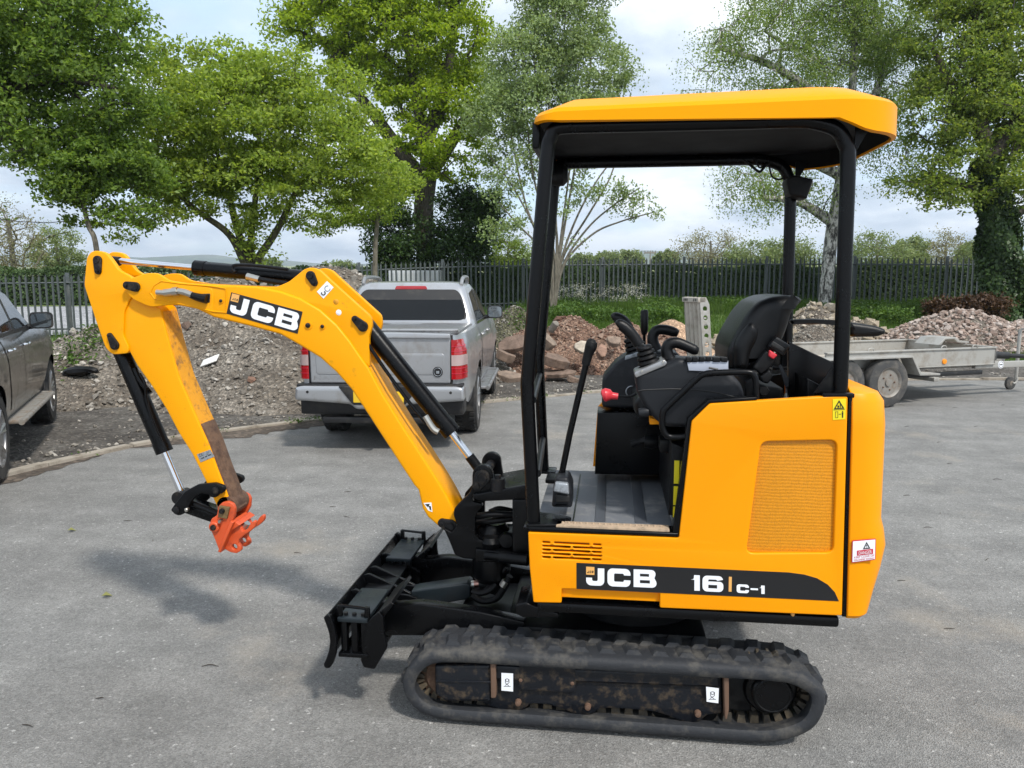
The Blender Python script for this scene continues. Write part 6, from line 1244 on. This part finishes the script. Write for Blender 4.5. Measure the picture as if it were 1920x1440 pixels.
bush('ivy_shrub', 'dense dark ivy shrub around the foot of the oak trunk', 800, 27.6, [B(735, 440, 27.6, 1.0, .9, 1.25), B(870, 420, 27.6, 1.25, 1., 1.3), B(760, 480, 27.4, 1.2, .8, .6), B(860, 480, 27.4, 1.3, .8, .6), B(905, 375, 27.8, .7, .7, .6), B(725, 490, 27.4, .6, .6, .5)], 'leaf_ivy', 26000, .13, 260, 5, spread=.34, flat=.8, cat='shrub')
f_ = foot(702, 20)
tree('birch_sapling', 'thin pale-stemmed sapling between the hornbeam and the oak', f_[:2], [[f_, Dp(703, 500, 20), Dp(706, 430, 20), Dp(714, 370, 20), Dp(724, 320, 20)]], [B(690, 385, 20, .9, .8, .5), B(640, 400, 20, .8, .7, .35), B(740, 350, 20, .7, .7, .5), B(610, 430, 20, .45, .5, .2, .6)], 'leaf_hornbeam', 'bark_grey', 7500, .085, 90, 6, .07, spread=.30, flat=.4)
# multi-stemmed whitebeam
f_ = foot(1038, 23.5); fx = np.array(f_)
wst = [[f_]+[Dp(a, b_, 23.5+.0*a) for a, b_ in L] for L in ([(1020, 480), (985, 380), (960, 260), (945, 150)], [(1035, 470), (1020, 350), (1010, 220), (1000, 90)], [(1048, 480), (1060, 380), (1075, 260), (1085, 120)], [(1052, 490), (1085, 400), (1125, 330), (1160, 290)], [(1055, 500), (1100, 430), (1150, 385), (1200, 352)], [(1030, 480), (1000, 420), (955, 340), (915, 290)], [(1044, 470), (1040, 340), (1050, 180), (1060, 30)], [(1030, 490), (970, 420), (935, 380)], [(1040, 480), (1000, 330), (985, 180), (975, 60)], [(1046, 470), (1030, 300), (1030, 120)], [(1050, 480), (1075, 330), (1100, 190), (1110, 90)], [(1053, 490), (1105, 400), (1145, 330), (1170, 240)], [(1056, 500), (1110, 440), (1165, 415), (1225, 398)])]
tree('whitebeam_tree', 'grey-green many-stemmed tree rising behind the canopy front posts', f_[:2], wst,
     [B(1050, 50, 23.5, 1.5, 1.4, 1.2), B(985, 120, 23.5, 1.4, 1.4, 1.2), B(1100, 120, 23.5, 1.2, 1.2, 1.1), B(930, 220, 23.5, 1.0, 1., .9), B(1030, 210, 23.5, 1.6, 1.4, 1.1), B(1120, 210, 23.5, .95, 1., .6), B(960, 310, 23.5, 1.1, 1., .8, .8), B(1060, 310, 23.5, 1.1, 1., .8, .6), B(1170, 140, 23.5, .55, .7, .75, .7), B(1130, 370, 23.2, 1.1, .8, .5, .45), B(1195, 390, 23.2, .8, .6, .3, 1.1), B(1225, 400, 23.2, .3, .3, .12, 2.), B(940, 400, 23.5, .8, .7, .9, .5), B(985, 440, 23.3, .7, .6, .7, .4), B(1075, 420, 23.3, .7, .6, .7, .25), B(1060, -40, 23.5, 1.8, 1.6, 1.0)],
     'leaf_whitebeam', 'bark_grey', 52000, .110, 640, 7, .062, spread=.32, flat=.75, up=.2, twig=.008, aspect=.5)
# silver birch with hanging sprays
f_ = foot(1548, 24)
tree('silver_birch', 'silver birch with black-patched white bark and drooping sprays above the tan rocks', f_[:2],
     [[f_, Dp(1552, 520, 24), Dp(1562, 430, 24), Dp(1585, 300, 24), Dp(1600, 150, 24), Dp(1605, -30, 24)], [Dp(1585, 300, 24), Dp(1640, 180, 24), Dp(1680, 60, 24)], [Dp(1590, 250, 24), Dp(1520, 170, 24), Dp(1440, 120, 23.8), Dp(1350, 90, 23.6)], [Dp(1566, 420, 24), Dp(1500, 380, 23.8), Dp(1430, 370, 23.6)], [Dp(1580, 330, 24), Dp(1490, 290, 23.6), Dp(1420, 270, 23.4)]],
     [B(1330, 90, 23.6, 1.1, 1.2, .8, .7), B(1420, 60, 23.7, 1.5, 1.4, 1.0, .8), B(1300, 150, 23.6, .7, 1., .5, .7), B(1480, 130, 23.8, 1.5, 1.5, .9), B(1580, 60, 24, 1.7, 1.6, 1.2), B(1690, 120, 24, 1.3, 1.4, 1.2), B(1650, 20, 24, 1.6, 1.5, 1.2), B(1420, 350, 23.6, 1.1, 1., .6, 1.1), B(1490, 330, 23.8, 1.0, 1., .6, 1.1), B(1400, 300, 23.6, 1.0, 1., .5, .8), B(1530, 360, 24, .9, 1., .5), B(1640, 230, 24, 1.1, 1.2, .9), B(1500, -30, 24, 2.2, 2., 1.), B(1680, 300, 24, .9, 1., .7, .8), B(1500, 250, 23.8, 1.6, 1.2, .7)],
     'leaf_birch', 'birch_bark', 70000, .078, 640, 8, .25, spread=.30, flat=.5, strand=1.15, droop=1.2, up=.1, twig=.007)
# ivy-clad tree at the far side
f_ = foot(1885, 21)
def ivy(root, r):
    n = 15000; t = r.random(n); ax = smoothpath([f_, Dp(1880, 500, 21), Dp(1868, 410, 21), Dp(1850, 300, 21)], 10); idx = t*(len(ax)-1); i = idx.astype(int); c = ax[i]+(ax[np.minimum(i+1, len(ax)-1)]-ax[i])*(idx-i)[:, None]
    a = r.uniform(0, 2*PI, n); rd = (.62-.28*t)*(1+.25*np.sin(a*3+t*14))*r.uniform(.7, 1.08, n); C = c+np.stack([np.cos(a)*rd, np.sin(a)*rd, r.normal(0, .05, n)], 1)
    N_ = unit(np.stack([np.cos(a), np.sin(a), np.full(n, .4)], 1)+r.normal(0, .4, (n, 3))); s = r.uniform(.06, .13, n); fm = fmesh('ivy', leafquads(C, N_, unit(r.normal(0, 1, (n, 3))+[0, 0, -1]), s, s*.8, r), 4); o = link('ivy', fm, 'leaf_ivy', root); o['kind'] = 'stuff'
tree('ivy_clad_tree', 'big tree with an ivy-wrapped trunk beyond the pink stone heap', f_[:2],
     [[f_, Dp(1880, 500, 21), Dp(1868, 410, 21), Dp(1850, 300, 21), Dp(1840, 160, 21), Dp(1830, 0, 21)], [Dp(1866, 400, 21), Dp(1810, 350, 21), Dp(1740, 330, 20.8)], [Dp(1850, 320, 21), Dp(1900, 230, 21), Dp(1950, 120, 21)], [Dp(1846, 260, 21), Dp(1790, 180, 21), Dp(1750, 90, 21)], [Dp(1870, 420, 21), Dp(1940, 380, 21)]],
     [B(1800, 90, 21, 1.4, 1.5, 1.3), B(1890, 70, 21, 1.4, 1.4, 1.3), B(1750, 220, 20.8, 1.0, 1.2, 1.0), B(1870, 230, 20.6, 1.3, 1.2, 1.1), B(1790, 320, 20.8, 1.1, 1.1, .7), B(1710, 340, 20.8, .75, .8, .6), B(1900, 350, 20.6, 1., 1., .8), B(1690, 385, 20.8, .5, .5, .28, .6), B(1960, 200, 21, 1.3, 1.3, 2.), B(1840, -30, 21, 1.8, 1.6, 1.0), B(1760, 375, 20.6, .7, .6, .28, .6), B(1830, 160, 20.4, 1.2, 1., 1.)],
     'leaf_ash', 'bark_dark', 50000, .112, 480, 9, .26, spread=.36, flat=.6, extra=ivy, droop=.6)
# hedges, one beyond the fence, one across the road
def hedge(label, path, h, th, n, seed, size, leafm='hedge_leaf'):
    r = np.random.default_rng(seed); p = np.array(path); L = np.concatenate([[0], np.cumsum(np.linalg.norm(np.diff(p, axis=0), axis=1))]); c0 = p[len(p)//2]; root = thing('hedge', label, 'hedge', (c0[0], c0[1], tzf(*c0)))
    s = r.random(n)*L[-1]; x, y = np.interp(s, L, p[:, 0]), np.interp(s, L, p[:, 1]); d = np.stack([np.interp(s+.1, L, p[:, 0])-x, np.interp(s+.1, L, p[:, 1])-y], 1); d /= np.linalg.norm(d, axis=1, keepdims=True)+1e-9
    top = r.random(n) < .35; z = np.where(top, h*r.uniform(.9, 1.06, n), h*r.random(n)); off = np.where(top, r.uniform(-.5, .5, n)*th, -th*.5*(1+.12*np.sin(s*2.3))+r.exponential(.09, n)); off = np.where((~top) & (r.random(n) < .2), th*.5, off)
    hz = 1+.05*np.sin(s*1.7)+.03*np.sin(s*5.1); C = np.stack([x-d[:, 1]*off, y+d[:, 0]*off, tz(x, y)+z*hz], 1); N_ = unit(r.normal(0, .6, (n, 3))+np.where(top[:, None], [[0, 0, 1.]], [[0, -1., .3]])); sz = size*r.uniform(.6, 1.2, n)
    fm = fmesh('foliage', leafquads(C, N_, unit(r.normal(0, 1, (n, 3))), sz, sz*.7, r), 4); o = link('foliage', fm, leafm, root); o['kind'] = 'stuff'
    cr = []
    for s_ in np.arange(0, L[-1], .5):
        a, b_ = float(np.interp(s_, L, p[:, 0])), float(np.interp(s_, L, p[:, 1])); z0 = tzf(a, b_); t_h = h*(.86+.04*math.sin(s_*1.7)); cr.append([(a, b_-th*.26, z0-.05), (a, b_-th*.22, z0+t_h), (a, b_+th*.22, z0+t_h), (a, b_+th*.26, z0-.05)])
    part('filler_slab', loft(cr, True, True, True), 'hedge_core', root, 0)['kind'] = 'stuff'  # solid dark slab added inside the hedge to block the bright field behind
    ed = []
    for k in range(int(L[-1]/.35)):
        s_ = (k+.5)*.35; a, b_ = float(np.interp(s_, L, p[:, 0])), float(np.interp(s_, L, p[:, 1])); z0 = tzf(a, b_)
        for q in range(3): ed.append(((a, b_, z0-.05), (a+r.normal(0, .2), b_+r.normal(0, .12), z0+h*.85), .03, .012))
    part('stems', limb_mesh(ed), 'bark_dark', root)['kind'] = 'stuff'; done()
hedge('clipped dark hedge running behind the palisade fence', [(-9.5, 26.6), (-4.5, 28.2), (.11, 29.2), (5.5, 29.3), (11, 28.8), (17, 28)], 1.35, 1.1, 100000, 31, .080)
hedge('dark hedge across the grey road beyond the fence', [(-44, 30), (-30, 32.5), (-20, 34.5), (-10, 36.5)], 1.6, 1.3, 26000, 32, .15)
rd = []
for x in np.linspace(-46, -12.5, 40): 
    yl, yh = float(np.interp(x, fp[:, 0], fp[:, 1]))+.35+max(0, -20-x)*.1, 30.0+.19*(x+30); rd.append([(x, y, tzf(x, y)+.035) for y in np.linspace(yl, yh, 12)])
struct('side_road', loft(rd, False, False, False), 'road_grey', 'pale grey side road seen between the fence pales')
if bpy.data.objects['side_road'].data.polygons[0].normal.z < 0: bpy.data.objects['side_road'].data.flip_normals()
# far trees in the hedgerows
for i, (px, ty, wpx, dep, m_, lab) in enumerate([
    (25, 372, 130, 42, 'leaf_bare', 'pale thin-leaved tree beyond the road and the grey pickup'), (110, 420, 100, 46, 'leaf_far', 'rounded far tree beside the pale thin-leaved one'),
    (952, 440, 90, 44, 'leaf_lime', 'bright lime-green bush beyond the fence near the oak'), (1090, 474, 46, 120, 'leaf_far', 'small far tree just beside the whitebeam stems'), (1140, 470, 52, 115, 'leaf_far', 'low far tree between the whitebeam and the telegraph pole'),
    (1182, 468, 48, 118, 'leaf_far', 'bushy far tree next to the telegraph pole'), (1246, 468, 44, 112, 'leaf_far', 'small round far tree on the other side of the telegraph pole'), (1330, 428, 130, 74, 'leaf_bare', 'brownish half-bare tree above the fence beside the rear canopy post'),
    (1405, 450, 110, 70, 'leaf_far', 'green far tree between the half-bare tree and the birch'), (1480, 446, 110, 66, 'leaf_far', 'green far tree seen past the far rear canopy post'), (1640, 434, 120, 62, 'leaf_far', 'broad far tree between the birch trunk and the rear post'),
    (1702, 442, 70, 66, 'leaf_far', 'small upright far tree above the pink stone heap'), (1768, 432, 110, 70, 'leaf_bare', 'pale bare-looking far tree beside the ivy-clad trunk'), (1830, 448, 80, 60, 'leaf_far', 'far tree half hidden by the ivy-clad trunk'),
    (505, 484, 40, 150, 'leaf_far', 'tiny distant tree under the hornbeam'), (640, 492, 60, 150, 'leaf_far', 'low distant bush line beside the birch sapling')]):
    f = foot(px, dep); zt_ = D(px, ty, dep)[2]; zb_ = f[2]; hgt = zt_-zb_; wm = wpx/FPX*dep/2
    bl = [((f[0], f[1], zb_+hgt*.62), (wm, wm, hgt*.36), 1.), ((f[0]-wm*.45, f[1], zb_+hgt*.42), (wm*.6, wm*.6, hgt*.26), 1.), ((f[0]+wm*.5, f[1], zb_+hgt*.45), (wm*.55, wm*.6, hgt*.26), 1.), ((f[0], f[1], zb_+hgt*.2), (wm*.9, wm*.6, hgt*.2), .8)]
    bare = m_ == 'leaf_bare'; sz = max(.16, dep*.0036)
    tree('hedgerow_tree', lab, f[:2], [[f, (f[0]+.1, f[1], zb_+hgt*.35), (f[0], f[1], zb_+hgt*.75)]], bl, m_, 'bark_grey', 6500 if not bare else 4200, sz*(.75 if bare else .9), 130, 200+i, .05*hgt**.8, group='far hedgerow trees', spread=wm*.22, flat=.8, twig=.012 if not bare else .018)
# telegraph pole, container
p = foot(1218, 118); tp_ = thing('telegraph_pole', 'thin telegraph pole with a short crossarm standing far beyond the fence', 'telegraph pole', p); zt_ = D(1218, 470, 118)[2]
part('pole', tube([(p[0], p[1], p[2]), (p[0], p[1], zt_)], [.12, .08], 8, False), 'pole_wood', tp_); part('crossarm', box(p[0]-.9, p[0]+.9, p[1]-.08, p[1]+.08, zt_-.45, zt_-.25, .01), 'pole_wood', tp_)
for dx in (-.8, -.35, .35, .8): part('insulator', lathe([(.07, zt_-.25), (.09, zt_-.1), (.05, zt_)], (p[0]+dx, p[1], 0), 'z', 8), 'insulator', tp_)
done()
p = foot(777, 26.6); ct = thing('container', 'pale grey ribbed metal container behind the fence above the silver pickup', 'container', p); zt_ = D(777, 507, 26.6)[2]
part('shell', box(p[0]-.92, p[0]+.92, p[1], p[1]+.7, p[2], zt_, .02), 'container_paint', ct)
for k, x in enumerate(np.linspace(p[0]-.86, p[0]+.86, 12)): part('rib', box(x-.04, x+.04, p[1]-.03, p[1]+.002, p[2]+.05, zt_-.05, .01), 'container_paint', ct)
done()
# hills
hx_ = np.linspace(-2400, 2400, 120); rows = []
for k, yy in enumerate((1900, 2250, 2600, 3100)):
    hgt = (0, .7, 1., .2)[k]; rows.append([(x, yy, tzf(0, yy)-4+hgt*(26+16*math.sin(x*.0031+.8)+9*math.sin(x*.0083)+5*math.sin(x*.021))) for x in hx_])
struct('hills', loft(rows, False, False, False), 'hill_green', 'low blue-green hills along the horizon')
# bank of grass and cow parsley before the fence
r = np.random.default_rng(77)
def clear(x, y):
    ok = np.ones(len(x), bool)
    for H in (HA, HB, HC, HD, HE, HG, HF): ok &= H.h(x, y) < .03
    return ok
def field(n, x0, x1, dist_a, dist_b):
    x = r.uniform(x0, x1, n); yf = np.interp(x, fp[:, 0], fp[:, 1]); y = yf-r.uniform(dist_a, dist_b, n); k = (y > 15.8) & clear(x, y); return x[k], y[k]
def blades(x, y, h, w, lean=.35):
    n = len(x); z = tz(x, y)-.03; a = r.uniform(0, 2*PI, n); b_ = r.uniform(0, 2*PI, n); hh = h*r.uniform(.5, 1.25, n); l = lean*hh*r.random(n); c, s = np.cos(a)*w/2, np.sin(a)*w/2
    return np.stack([np.stack([x-c, y-s, z], 1), np.stack([x+c, y+s, z], 1), np.stack([x+np.cos(b_)*l, y+np.sin(b_)*l, z+hh], 1)], 1).reshape(-1, 3)
x1_, y1_ = field(90000, -3, 15, -.6, 10.5); x2_, y2_ = field(26000, -3, 15, -.8, 2.2); x3_, y3_ = field(6000, -19, -3, -.6, 5)
pat = np.clip(.75+.45*fbm(x1_, y1_, 5, .8), .3, 1.5)
o = link('grass', fmesh('grass', np.concatenate([blades(x1_, y1_, .20*pat, .022), blades(x2_, y2_, .42, .02), blades(x3_, y3_, .25, .022)]), 3), 'grass_blade'); tag(o, 'rough green grass bank between the rubble heaps and the fence', 'grass', kind='stuff')
x4, y4 = field(9000, -3, 15, -.5, 4.5); k = fbm(x4, y4, 9, 1.1) > .25; x4, y4 = x4[k], y4[k]; C = np.repeat(np.stack([x4, y4, tz(x4, y4)], 1), 9, 0); C += np.stack([r.normal(0, .13, len(C)), r.normal(0, .13, len(C)), r.uniform(.05, .42, len(C))], 1)
o = link('undergrowth', fmesh('undergrowth', leaves_around(C, r, .10, .6), 4), 'leaf_weed'); tag(o, 'nettles and broad-leaved weeds growing through the grass by the fence', 'weeds', kind='stuff')
xs4 = r.uniform(.0, 1, 70)**1.0; fl_ = []
for t in xs4:
    px = r.uniform(1035, 1215); x, y = gd(px, r.uniform(24.6, 26.6)); z = tzf(x, y)+r.uniform(.35, .85)
    for _ in range(26): fl_.append((x+r.normal(0, .10), y+r.normal(0, .10), z+r.normal(0, .05)))
o = link('cow_parsley', fmesh('cow_parsley', leaves_around(np.array(fl_), r, .034, 1.2, 0, .9), 4), 'flower_white'); tag(o, 'white flower heads of cow parsley in front of the fence', 'wildflowers', kind='stuff')
bush('brown_brush', 'heap of dead brown brushwood on the bank above the pink stones', 1810, 20.2, [B(1790, 578, 20.2, .7, .5, .22), B(1840, 575, 20.2, .6, .5, .25)], 'leaf_brown', 9000, .10, 120, 61, .03, spread=.2, flat=.6, cat='brushwood')
# weeds on the grey heap
for i, (px, py, n, lab) in enumerate(((185, 640, 170, 'green weed clump high on the rubble behind the grey pickup'), (138, 672, 150, 'green weed patch low on the rubble behind the grey pickup mirror'), (985, 600, 160, 'green weed growing on the mossy mound'))):
    H = HA if i < 2 else HB; p = on_heap(H, px, py); root = thing('weed', lab, 'weed', tuple(p)); C = p+r.normal(0, 1, (n, 3))*[.20, .16, .05]
    C[:, 2] = H.z(C[:, 0], C[:, 1])+r.uniform(.0, .12, n); o = link('leaves', fmesh('leaves', leaves_around(C, r, .07, .8), 4), 'leaf_weed', root); o['kind'] = 'stuff'; part('stems', limb_mesh([(tuple(p), tuple(c), .005, .003) for c in C[:30]]), 'bark_green', root); done()
# weeds rooted along the edging stones
C = []
for s_ in r.uniform(9.5, 24, 26):
    c = kp(s_); m_ = int(r.integers(10, 40)); C.append(np.stack([c[0]+r.normal(0, .07, m_), c[1]+r.normal(.03, .05, m_), .02+r.random(m_)*.035], 1))
o = link('edge_weeds', fmesh('edge_weeds', leaves_around(np.concatenate(C), r, .03, .7), 4), 'grass_blade'); tag(o, 'tiny weeds and moss rooted along the concrete edging', 'weeds', kind='stuff')
# loose stones on the bare ground behind the edging
VV, FF, n0 = [], [], 0; base_ = [np.array([v.co[:] for v in m_.vertices]) for m_ in rocks('stone_grey', .7)]; bf_ = [[tuple(p.vertices) for p in m_.polygons] for m_ in rocks('stone_grey', .7)]
for _ in range(2600):
    s_ = r.uniform(9, 30); c = kp(s_); d = kp(s_+.1)-c; d /= np.linalg.norm(d); w = .15+r.exponential(1.1); x, y = c[0]-d[1]*w, c[1]+d[0]*w; k = r.integers(9); q = .010*(4.)**(r.random()**2.2)
    b_ = base_[k]*q*r.uniform(.7, 1.3, 3)+(x, y, tzf(x, y)-.010+q*.3); VV.append(b_); FF += [tuple(i+n0 for i in f) for f in bf_[k]]; n0 += len(b_)
o = part('scattered_stones', (np.concatenate(VV), FF), 'stone_grey', None, 0); tag(o, 'small loose stones scattered over the bare dirt behind the edging', 'stones', kind='stuff')
# litter on the tarmac
tw = [(394, 1251, .075), (187, 1310, .03), (52, 1362, .05), (240, 977, .06), (624, 951, .05), (650, 970, .06), (652, 923, .05), (558, 1038, .05), (1700, 800, .08), (1760, 830, .07), (1830, 800, .08), (1780, 870, .07), (1700, 930, .06), (1870, 900, .08), (1740, 990, .06), (1850, 1050, .05), (1690, 1090, .05), (1780, 1180, .05), (1690, 760, .09), (1790, 765, .1), (1880, 760, .09)]
for i, (px, py, L) in enumerate(tw):
    p = G(px, py); a = r.uniform(-.5, .5)+(.3 if px > 1600 else 0); d = np.array([math.cos(a), math.sin(a), 0])*L/2; me_ = tube([p-d+[0, 0, .004], p+[r.normal(0, L*.08), r.normal(0, L*.08), .007], p+d+[0, 0, .004]], [.0014, .0024, .0011], 5, True, 4)
    o = part('twig', me_, 'twig_bark'); tag(o, 'small dark twig lying on the grey tarmac', 'twig', 'twigs scattered on the tarmac')
for (px, py, lab) in ((201, 1120, 'single yellow-green leaf lying on the tarmac below the excavator arm'), (135, 997, 'pale curled leaf lying on the tarmac left of the orange hitch')):
    p = G(px, py); q = leafquads(np.array([p+[0, 0, .012]]), np.array([[.2, -.1, .97]]), np.array([[.8, .6, 0]]), np.array([.055]), np.array([.036]), r); o = link('fallen_leaf', fmesh('fallen_leaf', q, 4), 'leaf_litter'); tag(o, lab, 'leaf')
gv = []; gf = []; n0 = 0
for _ in range(420):
    x, y = r.uniform(-4.6, 4.5), r.uniform(1.2, 9.5); k = r.integers(9); q = .0022*(3.2)**(r.random()**2.5); b_ = base_[k]*q+(x, y, q*.4); gv.append(b_); gf += [tuple(i+n0 for i in f) for f in bf_[k]]; n0 += len(b_)
o = part('grit', (np.concatenate(gv), gf), 'stone_grey', None, 0); tag(o, 'loose grit and tiny stones scattered over the tarmac', 'grit', kind='stuff')
# thin air between here and the hills
hz = part('haze', box(-2700, 2700, -30, 3600, -3, 150, 0), None, None, 0); hz['kind'] = 'stuff'
m = bpy.data.materials.new('haze'); m.use_nodes = True; nt = m.node_tree; nt.nodes.clear(); out = nt.nodes.new('ShaderNodeOutputMaterial'); pv_ = nt.nodes.new('ShaderNodeVolumePrincipled')
pv_.inputs['Color'].default_value = (.78, .88, 1, 1); pv_.inputs['Density'].default_value = .0003; pv_.inputs['Anisotropy'].default_value = .2; nt.links.new(pv_.outputs[0], out.inputs['Volume']); hz.data.materials.append(m)
